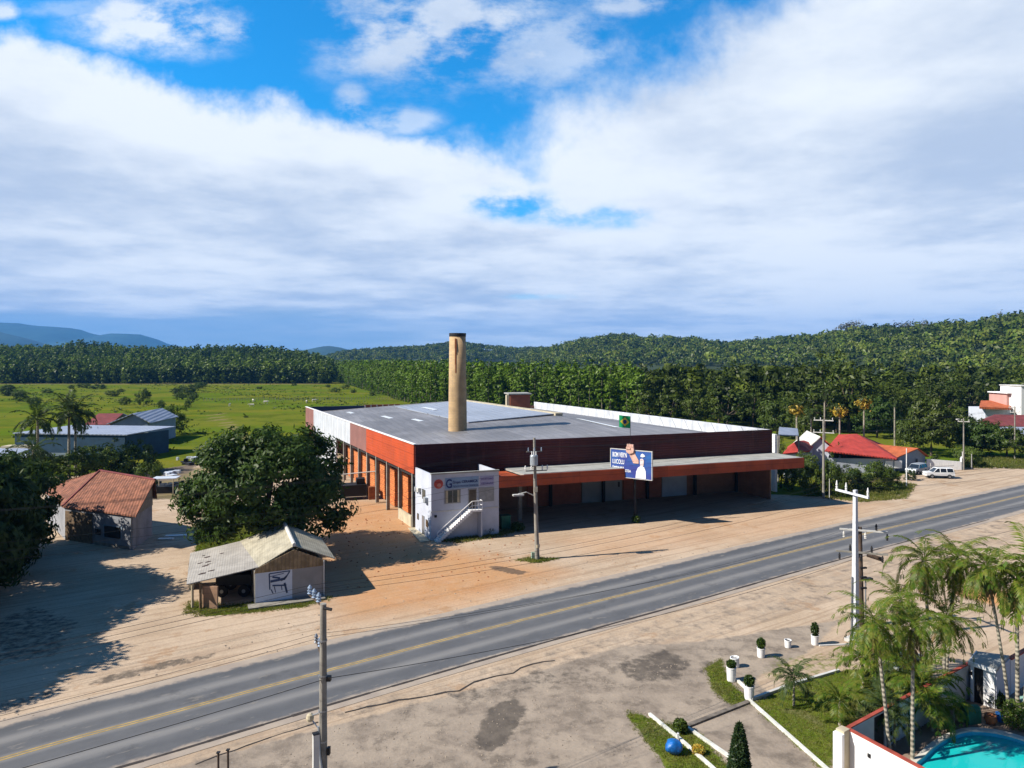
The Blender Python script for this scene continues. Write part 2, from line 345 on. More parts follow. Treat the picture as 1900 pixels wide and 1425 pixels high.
def thing(name, label, cat, loc=(0, 0, 0), group=None, local=False):
    """local=True: parts are modelled around the origin and moved with the thing"""
    o = bpy.data.objects.new(name, None); COL.objects.link(o); o.location = loc; o.empty_display_size = 0.5
    ORG[o.name] = Vector((0, 0, 0)) if local else Vector(loc)
    return tag(o, label, cat, group)
def single(mb, name, m, label, cat, group=None, kind=None, smooth=False):
    """one-mesh thing, origin at its base"""
    if mb.v:
        xs = [p.x for p in mb.v]; ys = [p.y for p in mb.v]; zs_ = [p.z for p in mb.v]
        off = Vector(((min(xs) + max(xs)) / 2, (min(ys) + max(ys)) / 2, min(zs_)))
    me = bpy.data.meshes.new(name); me.from_pydata([tuple(p - off) for p in mb.v], [], mb.f); me.validate()
    if smooth:
        for p in me.polygons: p.use_smooth = True
    return tag(link(name, me, m, None, off), label, cat, group, kind)
def copy_tree(o, parent=None):
    c = o.copy(); COL.objects.link(c)
    if parent: c.parent = parent
    for ch in list(o.children): copy_tree(ch, c)
    return c
def npmesh(name, V, Q):   # big quad meshes
    me = bpy.data.meshes.new(name); V = np.asarray(V, np.float32); Q = np.asarray(Q, np.int32)
    me.vertices.add(len(V)); me.vertices.foreach_set('co', V.ravel())
    me.loops.add(Q.size); me.loops.foreach_set('vertex_index', Q.ravel())
    me.polygons.add(len(Q)); me.polygons.foreach_set('loop_start', np.arange(0, Q.size, Q.shape[1], dtype=np.int32))
    me.update(calc_edges=True); return me
def struct(o): o['kind'] = 'structure'; return o

def quads_at(rng, C, size, aspect=0.6, up=0.0, outward=None):
    """leaf quads of random direction centred at C (n,3)"""
    n = len(C); a = rng.normal(size=(n, 3)); b = rng.normal(size=(n, 3))
    if outward is not None:      # leaves face outwards from their clump, with some scatter
        o = outward / (np.linalg.norm(outward, axis=1)[:, None] + 1e-6) + rng.normal(size=(n, 3)) * 0.38; o /= np.linalg.norm(o, axis=1)[:, None]
        a -= o * (a * o).sum(1)[:, None]; b = np.cross(a, o)
    a /= np.linalg.norm(a, axis=1)[:, None]
    b -= a * (a * b).sum(1)[:, None]; b /= np.linalg.norm(b, axis=1)[:, None] + 1e-9
    s = size * rng.uniform(0.6, 1.3, (n, 1))
    V = np.stack([C - a * s, C + b * s * aspect * .6 , C + a * s, C - b * s * aspect * .6], 1).reshape(-1, 3)
    Q = np.arange(4 * n).reshape(n, 4); return V, Q
def crown_points(rng, rad, nclump, clump_r, per, fill=0.55, low=-0.35, lumps=0.22):
    rx, ry, rz = rad; P = []; cc = []; NN = []
    ph = rng.uniform(0, 6.28, 6)
    for i in range(nclump):
        d = rng.normal(size=3); d /= np.linalg.norm(d)
        if d[2] < low: d[2] *= -0.6
        az = math.atan2(d[1], d[0])
        lump = 1 + lumps * math.sin(2 * az + ph[0]) * math.cos(3 * d[2] + ph[1]) + lumps * .8 * math.sin(5 * az + ph[2] + 4 * d[2])
        r = (fill + (1 - fill) * rng.random() ** 0.5) * lump
        c = d * r * np.array([rx, ry, rz]); cc.append(c)
        k = rng.normal(size=(per, 3)); k /= np.linalg.norm(k, axis=1)[:, None]
        k *= (rng.random((per, 1)) ** 0.4) * clump_r * rng.uniform(0.6, 1.25)
        k[:, 2] *= 0.7
        P.append(c + k); n_ = k / (np.linalg.norm(k, axis=1)[:, None] + 1e-6) * 0.75 + c / np.array([rx, ry, rz]) * 0.75; NN.append(n_ + np.array([0, 0, .25]))
    return np.concatenate(P), np.array(cc), np.concatenate(NN)

def make_tree_mesh(seed, H, rad, ncl, clr, per, leaf, trunk_r=0.25, ctr=None, nlimb=9, lean=0.0, lumps=.22, fill=.55, low=-.35):
    rng = np.random.default_rng(seed); cz = ctr if ctr is not None else H - rad[2]
    P, cc, NN = crown_points(rng, rad, ncl, clr, per, lumps=lumps, fill=fill, low=low)
    P[:, 2] += cz; P[:, 2] = np.maximum(P[:, 2], 0.15); V, Q = quads_at(rng, P, leaf, outward=NN)
    crown = npmesh('crown', V, Q)
    mb = MB(); top = Vector((lean, 0, cz * 0.62))
    mb.tube([(0, 0, -0.2), (lean * .3, 0.05, cz * 0.3), top], trunk_r, 9, trunk_r * 0.75)
    for i in rng.permutation(len(cc))[:nlimb]:
        c = Vector(cc[i]) + Vector((0, 0, cz)); mid = top.lerp(c, 0.5) + Vector((0, 0, -0.1 * rad[2]))
        mb.tube([top - Vector((0, 0, 0.2)), mid, top.lerp(c, 0.92)], trunk_r * 0.5, 6, trunk_r * 0.1)
    me = bpy.data.meshes.new('trunk'); me.from_pydata([tuple(p) for p in mb.v], [], mb.f)
    return me, crown
TREES = {}
def place_tree(name, label, cat, loc, meshes, bark, leaf, group=None, scale=1.0, rz=0.0):
    o = thing(name, label, cat, loc, group, local=True); o.rotation_euler.z = rz
    o.scale = (scale, scale, scale) if isinstance(scale, (int, float)) else scale
    link('trunk', meshes[0], bark, o); link('crown', meshes[1], leaf, o); return o

# ================================================================ SETTING: ground
def poly_sdf(P, poly):
    """signed distance, positive inside"""
    poly = np.array([(p[0], p[1]) for p in poly], float); n = len(poly); d = np.full(len(P), 1e12); inside = np.zeros(len(P), bool)
    for i in range(n):
        a = poly[i]; b = poly[(i + 1) % n]; e = b - a; wv = P - a
        t = np.clip((wv @ e) / (e @ e + 1e-12), 0, 1); q = wv - t[:, None] * e; d = np.minimum(d, (q * q).sum(1))
        c = ((a[1] <= P[:, 1]) & (b[1] > P[:, 1])) | ((b[1] <= P[:, 1]) & (a[1] > P[:, 1]))
        with np.errstate(divide='ignore', invalid='ignore'):
            xi = a[0] + (P[:, 1] - a[1]) / (b[1] - a[1]) * e[0]
        inside ^= c & (P[:, 0] < xi)
    d = np.sqrt(d); return np.where(inside, d, -d)
def sm(x, a, b): t = np.clip((x - a) / (b - a), 0, 1); return t * t * (3 - 2 * t)
def gp(*pts): return [G(x, y) for x, y in pts]
def graded(lo, a, b, hi, st, g=1.16):
    mid = list(np.arange(a, b, st)); L = []; R = []; x = a; s = st
    while x > lo: s *= g; x -= s; L.append(x)
    x = mid[-1]; s = st
    while x < hi: s *= g; x += s; R.append(x)
    return np.array(L[::-1] + mid + R)
POOL = [(19.5, 34.0), (20.6, 35.1), (21.8, 36.1), (23.2, 37.0), (24.6, 37.5), (26.0, 37.2), (27.0, 36.2), (27.6, 34.8), (27.0, 32.9), (25.0, 31.6), (22.4, 31.4), (20.2, 32.4)]
gx = graded(-12500, -72, 100, 12500, 0.55); gy = graded(-400, 26, 165, 12500, 0.55)
X, Y = np.meshgrid(gx, gy); P2 = np.stack([X.ravel(), Y.ravel()], 1); N = len(P2)
field = [(-13000, 116), (-88, 117), (-66, 121), (-58, 138), (-48, 150), (10, 172), (36, 104), (43, 101.5), (50, 102), (54, 107), (60, 112), (72, 126), (82, 131), (96, 127), (200, 140), (13000, 300), (13000, 13000), (-13000, 13000)]
grass = sm(poly_sdf(P2, field), -1.5, 1.5)
def blobmask(poly, soft=1.2): return sm(poly_sdf(P2, poly), -soft, soft)
for pg, sf in ((gp((362, 1028), (364, 975), (380, 955), (470, 950), (570, 960), (560, 985), (440, 1010)), 1.0), (gp((358, 1034), (362, 975), (375, 965), (420, 985), (440, 1015), (400, 1030)), .6),
           (gp((345, 1130), (350, 1115), (420, 1122), (600, 1108), (620, 1106), (560, 1128), (380, 1145)), .5),
           (gp((955, 1040), (990, 1034), (1035, 1037), (1000, 1045)), .5), (gp((820, 1000), (930, 984), (960, 983), (900, 993), (840, 1004)), .5),
           (gp((1500, 905), (1560, 925), (1660, 925), (1700, 900), (1640, 890), (1520, 895)), 1.5)):
    grass = np.maximum(grass, blobmask(pg, sf) * .75)
lawn = np.zeros(N)
for pg in (gp((1393, 1306), (1470, 1274), (1560, 1246), (1650, 1238), (1740, 1262), (1700, 1300), (1575, 1350), (1540, 1425), (1530, 1440), (1500, 1400)),
           gp((1310, 1240), (1338, 1222), (1352, 1262), (1392, 1300), (1366, 1312), (1322, 1282)),
           gp((1160, 1318), (1262, 1348), (1300, 1362), (1350, 1420), (1330, 1480), (1250, 1440), (1180, 1350)),
           ):
    lawn = np.maximum(lawn, blobmask(pg, .35))
lawn = np.maximum(lawn, blobmask(gp((1480, 1300), (1390, 1250), (1430, 1215), (1560, 1200), (1700, 1210), (1640, 1240), (1560, 1246)), 1.0) * .45)
orange = np.maximum(blobmask(gp((560, 960), (650, 930), (760, 935), (805, 1010), (900, 1030), (1050, 1060), (880, 1120), (640, 1150), (600, 1060)), 3.0) * .8,
                    blobmask(gp((1760, 1100), (1820, 1085), (1960, 1120), (1960, 1150), (1850, 1125)), .4))
orange = np.maximum(orange, blobmask(gp((1040, 1000), (1250, 975), (1560, 935), (1640, 935), (1500, 985), (1100, 1040)), 3.0) * .35)
gravel = blobmask(gp((-400, 1700), (-100, 1560), (300, 1430), (620, 1345), (900, 1275), (1150, 1200), (1300, 1190), (1560, 1150), (1500, 1210), (1400, 1260), (1560, 1425), (1600, 2200)), 1.0)
gravel = np.maximum(gravel, blobmask(gp((-600, 1640), (0, 1440), (240, 1425), (620, 1310), (900, 1232), (1200, 1148), (1550, 1045), (1900, 945), (1900, 1010), (1560, 1120), (1300, 1200), (620, 1345), (-400, 1700)), 1.0) * .46)
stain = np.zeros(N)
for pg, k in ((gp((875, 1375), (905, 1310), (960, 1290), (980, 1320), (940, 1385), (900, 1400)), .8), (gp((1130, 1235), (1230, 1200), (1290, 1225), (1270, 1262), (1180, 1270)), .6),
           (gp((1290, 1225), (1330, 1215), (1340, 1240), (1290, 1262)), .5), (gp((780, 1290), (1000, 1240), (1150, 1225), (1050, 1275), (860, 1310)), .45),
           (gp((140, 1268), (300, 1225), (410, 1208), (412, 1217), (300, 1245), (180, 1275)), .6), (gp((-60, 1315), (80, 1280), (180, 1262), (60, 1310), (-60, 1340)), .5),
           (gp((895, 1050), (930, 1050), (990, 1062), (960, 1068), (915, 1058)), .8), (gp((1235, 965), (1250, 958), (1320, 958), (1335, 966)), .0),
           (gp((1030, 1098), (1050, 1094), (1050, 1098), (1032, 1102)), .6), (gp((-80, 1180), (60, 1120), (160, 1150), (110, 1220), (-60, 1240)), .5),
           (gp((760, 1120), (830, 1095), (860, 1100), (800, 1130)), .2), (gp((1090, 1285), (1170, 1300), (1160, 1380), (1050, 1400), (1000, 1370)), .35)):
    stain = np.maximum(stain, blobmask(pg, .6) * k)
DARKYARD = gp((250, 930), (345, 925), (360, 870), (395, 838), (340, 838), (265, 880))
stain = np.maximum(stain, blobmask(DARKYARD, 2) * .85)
Z = np.zeros(N)
ps = poly_sdf(P2, POOL); Z -= sm(ps, -0.2, 0.3) * 1.75
mound = poly_sdf(P2, gp((1770, 1098), (1820, 1088), (1890, 1108), (1960, 1140), (1880, 1125))); Z += sm(mound, -.2, 1.2) * .35
ny, nx = X.shape; idx = np.arange(N).reshape(ny, nx)
Q = np.stack([idx[:-1, :-1], idx[:-1, 1:], idx[1:, 1:], idx[1:, :-1]], -1).reshape(-1, 4)
me = npmesh('ground', np.stack([P2[:, 0], P2[:, 1], Z], 1), Q)
ca = me.attributes.new('cover', 'FLOAT_COLOR', 'POINT'); ca.data.foreach_set('color', np.stack([grass, lawn, orange, gravel], 1).astype(np.float32).ravel())
cb = me.attributes.new('stain', 'FLOAT', 'POINT'); cb.data.foreach_set('value', stain.astype(np.float32))
track = np.zeros(N)
for pg, sf, k_ in ((gp((368, 752), (376, 750), (420, 775), (470, 812), (520, 850), (505, 860), (455, 818), (405, 785)), 1.0, .8), (gp((-900, 716), (620, 713), (620, 709), (-900, 711)), 3, .7), (gp((380, 742), (720, 741), (720, 743.5), (380, 745)), .8, .7), (gp((260, 905), (345, 870), (400, 850), (470, 850), (420, 930), (260, 930)), 3, .6)):
    track = np.maximum(track, blobmask(pg, sf) * k_)
cb = me.attributes.new('track', 'FLOAT', 'POINT'); cb.data.foreach_set('value', track.astype(np.float32))
gm = bpy.data.materials.new('ground'); gm.use_nodes = True; t = NT(gm.node_tree); bs = t.n['Principled BSDF']; bs.inputs['Roughness'].default_value = 1.0; bs.inputs['Specular IOR Level'].default_value = 0.0
pos = t.new('ShaderNodeNewGeometry').outputs['Position']
at = t.new('ShaderNodeAttribute', attribute_name='cover'); s3 = t.new('ShaderNodeSeparateColor'); t.l.new(at.outputs['Color'], s3.inputs[0])
a_gr, a_lw, a_or = s3.outputs; a_gv = at.outputs['Alpha']
a_st = t.new('ShaderNodeAttribute', attribute_name='stain').outputs['Fac']
px_, py_, pz_ = t.sep(pos)
along = t.m('ADD', t.m('MULTIPLY', px_, 0.835), t.m('MULTIPLY', py_, 0.55)); across = t.m('ADD', t.m('MULTIPLY', px_, -0.55), t.m('MULTIPLY', py_, 0.835))
rv = t.comb(t.m('MULTIPLY', along, 0.08), across, 0.0)            # drawn out along the road by wheels
nA = t.noise(pos, 0.10, 7, 0.62); nB = t.noise(pos, 0.9, 6, 0.65); nC = t.noise(rv, 0.9, 5, 0.6); nD = t.noise(pos, 5.0, 4, 0.7); nE = t.noise(pos, 0.32, 6, 0.6, 0.6)
br = lambda f, n, amt=0.8: t.ss(t.m('ADD', f, t.m('MULTIPLY', t.m('SUBTRACT', n, 0.5), amt)), 0.38, 0.62)
c = t.mix(t.ss(nA, 0.36, 0.64), (0.63, 0.49, 0.36), (0.52, 0.395, 0.28))
c = t.mix(t.m('MULTIPLY', t.ss(nC, 0.48, 0.70), 0.45), c, (0.37, 0.26, 0.18))
c = t.mix(t.m('MULTIPLY', t.ss(nE, 0.55, 0.72), 0.35), c, (0.36, 0.235, 0.15))
rut = t.noise(t.comb(t.m('MULTIPLY', along, 0.035), t.m('MULTIPLY', across, 2.2), 7.0), 1.0, 6, 0.68); c = t.mix(t.m('MULTIPLY', t.ss(rut, 0.54, 0.575), 0.45), c, (0.33, 0.235, 0.16)); c = t.mix(t.m('MULTIPLY', t.ss(t.noise(pos, 0.22, 8, .72), 0.57, 0.63), 0.5), c, (0.40, 0.235, 0.125)); c = t.mix(t.m('MULTIPLY', t.ss(t.noise(pos, 0.5, 8, .75), 0.60, 0.66), 0.55), c, (0.62, 0.52, 0.40))
c = t.mix(t.m('MULTIPLY', a_or, t.m('MULTIPLY_ADD', nB, 0.7, 0.5), clamp=True), c, t.mix(nE, (0.60, 0.245, 0.08), (0.58, 0.33, 0.15)))
gv = t.mix(t.ss(nB, 0.38, 0.62), (0.36, 0.295, 0.235), (0.25, 0.205, 0.165)); gv = t.mix(t.m('MULTIPLY', t.ss(nE, 0.42, 0.6), 0.7), gv, (0.45, 0.37, 0.29)); gv = t.mix(t.m('MULTIPLY', t.ss(t.noise(pos, 0.45, 8, .75), 0.54, 0.62), .55), gv, (0.17, 0.14, 0.115)); gv = t.mix(t.m('MULTIPLY', t.ss(nD, 0.58, 0.7), 0.6), gv, (0.50, 0.46, 0.42))
c = t.mix(br(a_gv, nB, 0.6), c, gv)
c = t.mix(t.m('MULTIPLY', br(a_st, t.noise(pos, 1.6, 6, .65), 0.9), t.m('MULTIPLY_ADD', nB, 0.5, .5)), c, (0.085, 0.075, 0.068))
gcol = t.mix(t.ss(t.noise(pos, 0.028, 5, 0.6, 0.4), 0.38, 0.62), (0.110, 0.170, 0.012), (0.170, 0.182, 0.022))
gcol = t.mix(t.m('MULTIPLY', t.ss(t.noise(pos, 0.05, 9, .74), 0.48, 0.58), 0.75), gcol, (0.080, 0.118, 0.012))
gcol = t.mix(t.m('MULTIPLY', t.ss(t.noise(t.comb(t.m('MULTIPLY', px_, .2), py_, 0.0), .05, 4, .6), 0.55, 0.68), 0.7), gcol, (0.21, 0.19, 0.02))
c = t.mix(br(a_gr, nB, 1.0), c, gcol)
lcol = t.mix(t.ss(nB, 0.35, 0.65), (0.11, 0.17, 0.014), (0.17, 0.20, 0.03)); lcol = t.mix(t.m('MULTIPLY', t.ss(nE, 0.5, 0.65), 0.6), lcol, (0.21, 0.18, 0.10))
a_tk = t.new('ShaderNodeAttribute', attribute_name='track').outputs['Fac']; c = t.mix(t.m('MULTIPLY', br(a_tk, nE, .9), .75), c, (0.27, 0.22, 0.11))
c = t.mix(br(a_lw, t.noise(pos, 2.2, 6, .7), 0.9), c, lcol)
c = t.mix(t.m('MULTIPLY', t.ss(nD, 0.45, 0.75), 0.22), c, tuple([0.10, 0.085, 0.06]))
t.l.new(t.mix(1.0, c, (0.73, 0.73, 0.73, 1), 'MULTIPLY'), bs.inputs['Base Color'])
bp = t.new('ShaderNodeBump'); bp.inputs['Strength'].default_value = 0.55; bp.inputs['Distance'].default_value = 0.12
t.l.new(t.m('ADD', t.m('ADD', nB, t.m('MULTIPLY', nD, 0.25)), t.m('MULTIPLY', nC, 0.8)), bp.inputs['Height']); t.l.new(bp.outputs[0], bs.inputs['Normal'])
struct(link('ground', me, gm))

# ---------------------------------------------------------------- road
ctr = [(-60, 6.0), (-41, 21.5), (-25.8, 34.6), (-19.6, 39.2), (-12.1, 44.6), (-2.0, 51.6), (11.7, 60.7), (22, 67.7), (35.5, 76.7), (52, 87.4), (74.5, 102.0), (100, 118.2), (135, 139), (190, 168)]
def resample(pts, step):
    pts = [Vector((p[0], p[1], 0)) for p in pts]
    # Catmull-Rom
    out = []
    for i in range(len(pts) - 1):
        p0 = pts[max(i - 1, 0)]; p1 = pts[i]; p2 = pts[i + 1]; p3 = pts[min(i + 2, len(pts) - 1)]; n = max(2, int((p2 - p1).length / step))
        for k in range(n):
            s = k / n; out.append(0.5 * ((2 * p1) + (p2 - p0) * s + (2 * p0 - 5 * p1 + 4 * p2 - p3) * s * s + (3 * p1 - p0 - 3 * p2 + p3) * s ** 3))
    out.append(pts[-1]); return out
cl_ = resample(ctr, 1.5)
def offs(line, d):
    o = []
    for i, p in enumerate(line):
        a = (line[min(i + 1, len(line) - 1)] - line[max(i - 1, 0)]).normalized(); o.append(p + Vector((-a.y, a.x, 0)) * d)
    return o
ac = np.concatenate([np.linspace(-5.0, 4.7, 34)])
rows = [offs(cl_, a) for a in ac]
V = [(p.x, p.y, 0.03 - 0.012 * max(0, abs(a) - 4.1)) for a, r in zip(ac, rows) for p in r]; n = len(cl_)
Q = [(i * n + j, i * n + j + 1, (i + 1) * n + j + 1, (i + 1) * n + j) for i in range(len(ac) - 1) for j in range(n - 1)]
me = npmesh('road', V, Q); at_ = me.attributes.new('across', 'FLOAT', 'POINT'); at_.data.foreach_set('value', np.repeat(ac, n).astype(np.float32))
rm = bpy.data.materials.new('asphalt'); rm.use_nodes = True; t = NT(rm.node_tree); bs = t.n['Principled BSDF']; bs.inputs['Roughness'].default_value = 0.8; bs.inputs['Specular IOR Level'].default_value = 0.3
pos = t.new('ShaderNodeNewGeometry').outputs['Position']; a = t.new('ShaderNodeAttribute', attribute_name='across').outputs['Fac']
px_, py_, pz_ = t.sep(pos); al = t.m('ADD', t.m('MULTIPLY', px_, 0.835), t.m('MULTIPLY', py_, 0.55))
nl = t.noise(t.comb(t.m('MULTIPLY', al, 0.06), a, 0.0), 1.3, 5, 0.6); nf = t.noise(pos, 9.0, 4, 0.7); nm = t.noise(pos, 0.5, 6, 0.65)
aw = t.m('ADD', a, t.m('MULTIPLY', t.m('SUBTRACT', nl, 0.5), 0.7))
def bump1(c0, w0): return t.ss(t.m('ABSOLUTE', t.m('SUBTRACT', aw, c0)), w0, 0.0)
c = t.mix(t.ss(nm, 0.3, 0.7), (0.135, 0.137, 0.145), (0.105, 0.107, 0.116))
lt = t.m('ADD', t.m('ADD', bump1(2.05, 0.75), bump1(-2.05, 0.75)), t.m('MULTIPLY', bump1(0.0, 0.6), 0.9))
c = t.mix(t.m('MULTIPLY', lt, 0.85, clamp=True), c, (0.27, 0.26, 0.25))
dk = t.m('ADD', bump1(3.3, 0.6), t.m('MULTIPLY', bump1(-3.2, .5), .4)); c = t.mix(t.m('MULTIPLY', dk, 0.6, clamp=True), c, (0.075, 0.08, 0.09))
c = t.mix(t.m('MULTIPLY', nf, 0.25), c, (0.16, 0.16, 0.16)); c = t.mix(t.m('MULTIPLY', t.ss(t.noise(pos, 0.35, 7, .7), .56, .66), .5), c, (0.085, 0.085, 0.09)); c = t.mix(t.m('MULTIPLY', t.ss(t.noise(t.comb(t.m('MULTIPLY', al, .5), t.m('MULTIPLY', a, 1.5), 4.0), 1.0, 6, .7), .58, .66), .45), c, (0.30, 0.27, 0.23))
e = t.m('SUBTRACT', t.m('ABSOLUTE', t.m('SUBTRACT', a, -0.15)), 3.95)
eh = t.ss(t.m('ADD', e, t.m('MULTIPLY', t.m('SUBTRACT', t.noise(pos, 0.7, 6, 0.7), 0.5), 1.3)), -0.22, 0.25)
dc = t.mix(t.ss(nm, 0.35, 0.65), (0.46, 0.38, 0.30), (0.37, 0.305, 0.25))
c = t.mix(1.0, t.mix(eh, c, dc), (0.74, 0.74, 0.74, 1), 'MULTIPLY'); t.l.new(c, bs.inputs['Base Color'])
bp = t.new('ShaderNodeBump'); bp.inputs['Strength'].default_value = 0.25; bp.inputs['Distance'].default_value = 0.02; t.l.new(nf, bp.inputs['Height']); t.l.new(bp.outputs[0], bs.inputs['Normal'])
struct(link('road', me, rm))
M_yel = mat('yellow_road_paint', (0.50, 0.34, 0.10), 0.8, 0.3, 1.5, dirt=(0.22, 0.20, 0.17, 0.6))
mb = MB()
for d in (-0.14, 0.09):
    L1 = offs(cl_, d); L2 = offs(cl_, d + 0.11)
    for i in range(len(L1) - 1):
        mb.add([(L1[i].x, L1[i].y, .036), (L1[i + 1].x, L1[i + 1].y, .036), (L2[i + 1].x, L2[i + 1].y, .036), (L2[i].x, L2[i].y, .036)], [(0, 1, 2, 3)])
struct(part(mb, 'road_marking', M_yel))
# drainage gutter and cracks along the near shoulder, plus a pole's painted shadow
M_gutshadow = mat('dark_crack_and_shadow', (0.06, 0.05, 0.045), 0.95, 0.3, 3)
rnd = random.Random(5)
def ribbon(pts, wid, z=0.02, jit=0.0):
    mb = MB(); P = [p + Vector((rnd.uniform(-jit, jit), rnd.uniform(-jit, jit), 0)) for p in pts]
    for i in range(len(P) - 1):
        a, b = P[i], P[i + 1]; nn = Vector((-(b - a).y, (b - a).x, 0)).normalized() * wid / 2 * rnd.uniform(0.6, 1.3)
        mb.add([(a - nn) + Vector((0, 0, z)), (b - nn) + Vector((0, 0, z)), (b + nn) + Vector((0, 0, z)), (a + nn) + Vector((0, 0, z))], [(0, 1, 2, 3)])
    return mb
gl_ = [p for p in offs(cl_, -4.35) if -30 < p.x < 60]
struct(part(ribbon(gl_, 0.20, 0.042, 0.01), 'road_edge', M_gutshadow))
def lerp_pts(pts, st=0.6):
    o = []
    for a, b in zip(pts[:-1], pts[1:]):
        n = max(1, int((b - a).length / st)); o += [a.lerp(b, k / n) for k in range(n)]
    return o + [pts[-1]]
mb = ribbon(lerp_pts(gp((640, 1322), (760, 1296), (850, 1282), (880, 1265), (950, 1248), (985, 1232), (1030, 1226))), 0.13, 0.025, 0.10)
mb2 = ribbon(lerp_pts(gp((360, 1420), (480, 1375), (590, 1340))), 0.07, 0.025, 0.06); mb.add(mb2.v, mb2.f)
mb2 = ribbon(lerp_pts(gp((1000, 1038), (1200, 1022), (1240, 1019))), 0.08, 0.012, 0.05); mb.add(mb2.v, mb2.f)  # dark ribbon painted as the transformer pole's shadow across the yard
struct(part(mb, 'ground_crack_and_shadow', M_gutshadow))

# ---------------------------------------------------------------- hills
def layer(pts):
    a = np.array(pts, float); return (a[:, 0] - CX) / F, CH + (HY - a[:, 1]) / F * a[:, 2] - a[:, 4], a[:, 2], a[:, 3]
LAY = [layer([(960, 660, 1500, 500, 9), (1030, 646, 1500, 600, 9), (1080, 633, 1500, 700, 9), (1150, 624, 1500, 750, 9), (1200, 628, 1450, 750, 9), (1300, 632, 1400, 750, 9), (1340, 640, 1350, 750, 9),
              (1400, 635, 1300, 700, 9), (1500, 626, 1150, 650, 9), (1600, 614, 1000, 550, 9), (1700, 610, 900, 500, 9), (1800, 605, 820, 470, 9), (1900, 589, 740, 430, 9), (2100, 572, 700, 420, 9), (2600, 560, 650, 400, 9)]),
       layer([(560, 672, 2000, 700, 10), (640, 652, 2000, 700, 10), (700, 647, 2000, 700, 10), (780, 643, 2000, 700, 10), (850, 634, 2000, 700, 10), (900, 642, 2000, 700, 10), (960, 647, 2000, 700, 10), (1000, 645, 2000, 700, 10), (1060, 655, 2000, 700, 10), (1120, 668, 2000, 700, 10)]),
       layer([(-1200, 650, 850, 260, 15), (-100, 650, 850, 260, 15), (0, 646, 850, 260, 15), (60, 646, 850, 260, 15), (110, 641, 900, 300, 15), (150, 637, 900, 320, 15), (200, 642, 900, 320, 15), (240, 647, 850, 260, 15), (300, 649, 850, 260, 15), (480, 646, 850, 260, 15), (540, 652, 850, 260, 15), (600, 664, 850, 240, 15), (625, 680, 850, 240, 15)])]
def hill_h(U, Yv):
    H = np.zeros_like(U)
    for i, (lu, lz, ly, lw) in enumerate(LAY):
        z = np.interp(U, lu, lz, left=0 if i != 2 else lz[0], right=0 if i else lz[-1]); y = np.interp(U, lu, ly); wd = np.interp(U, lu, lw)
        bumps = 0.10 * np.sin(U * 40 + Yv * .01) * np.sin(Yv * 0.013 + U * 9) + .05 * np.sin(U * 97 + Yv * .031)
        fr = sm(Yv, y - wd, y) ** 1.15; fr = fr * (1 + bumps * (1 - fr) * 3); bk = np.exp(-((Yv - y) / (wd * 0.6)) ** 2)
        H = np.maximum(H, np.maximum(z, 0) * np.where(Yv < y, fr, bk))
    return H
uu = np.arange(-1.3, 1.4, 0.008); yy = np.concatenate([np.arange(300, 1600, 14), np.arange(1600, 3400, 30)])
U, YY = np.meshgrid(uu, yy); Hh = hill_h(U, YY) - 0.6; ny, nx = U.shape; idx = np.arange(ny * nx).reshape(ny, nx)
Q = np.stack([idx[:-1, :-1], idx[:-1, 1:], idx[1:, 1:], idx[1:, :-1]], -1).reshape(-1, 4)
me = npmesh('hills', np.stack([(U * YY).ravel(), YY.ravel(), Hh.ravel()], 1), Q)
M_hill = mat('hill_ground', (0.035, 0.055, 0.018), 0.95, 0.4, 0.01)
struct(link('hills', me, M_hill))
def mountains(name, pts, m):
    P = resample([(p[0], p[1]) for p in pts], 30); n = len(P); V = []; Q = []
    rng = np.random.default_rng(3); K = 9
    for j in range(-K, K + 1):
        for i, p in enumerate(P):
            Yc = pts[0][2]; f = 1 - abs(j) / K; Zc = CH + (HY - p.y) / F * Yc
            rid = 1 + 0.12 * math.sin(i * 0.35 + j * 1.1) * (1 - f) * f * 4
            V.append(((p.x - CX) / F * Yc, Yc + j * Yc * 0.03, -5 + (Zc + 5) * f ** 1.3 * rid + rng.uniform(-1, 1) * Yc * 0.0006 * f))
    for j in range(2 * K):
        for i in range(n - 1): Q.append((j * n + i, j * n + i + 1, (j + 1) * n + i + 1, (j + 1) * n + i))
    return struct(link(name, npmesh(name, V, Q), m))
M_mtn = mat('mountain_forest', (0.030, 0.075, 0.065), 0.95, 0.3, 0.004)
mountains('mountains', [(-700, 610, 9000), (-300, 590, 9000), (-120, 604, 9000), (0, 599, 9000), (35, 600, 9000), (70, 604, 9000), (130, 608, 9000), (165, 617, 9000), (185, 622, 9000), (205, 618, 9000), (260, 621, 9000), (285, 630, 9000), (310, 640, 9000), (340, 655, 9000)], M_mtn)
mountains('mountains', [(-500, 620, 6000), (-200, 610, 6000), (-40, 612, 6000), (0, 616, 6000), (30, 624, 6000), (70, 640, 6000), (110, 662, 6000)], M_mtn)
mountains('mountains', [(520, 668, 5000), (545, 654, 5000), (575, 648, 5000), (600, 643, 5000), (622, 643, 5000), (645, 648, 5000), (700, 660, 5000)], M_mtn)

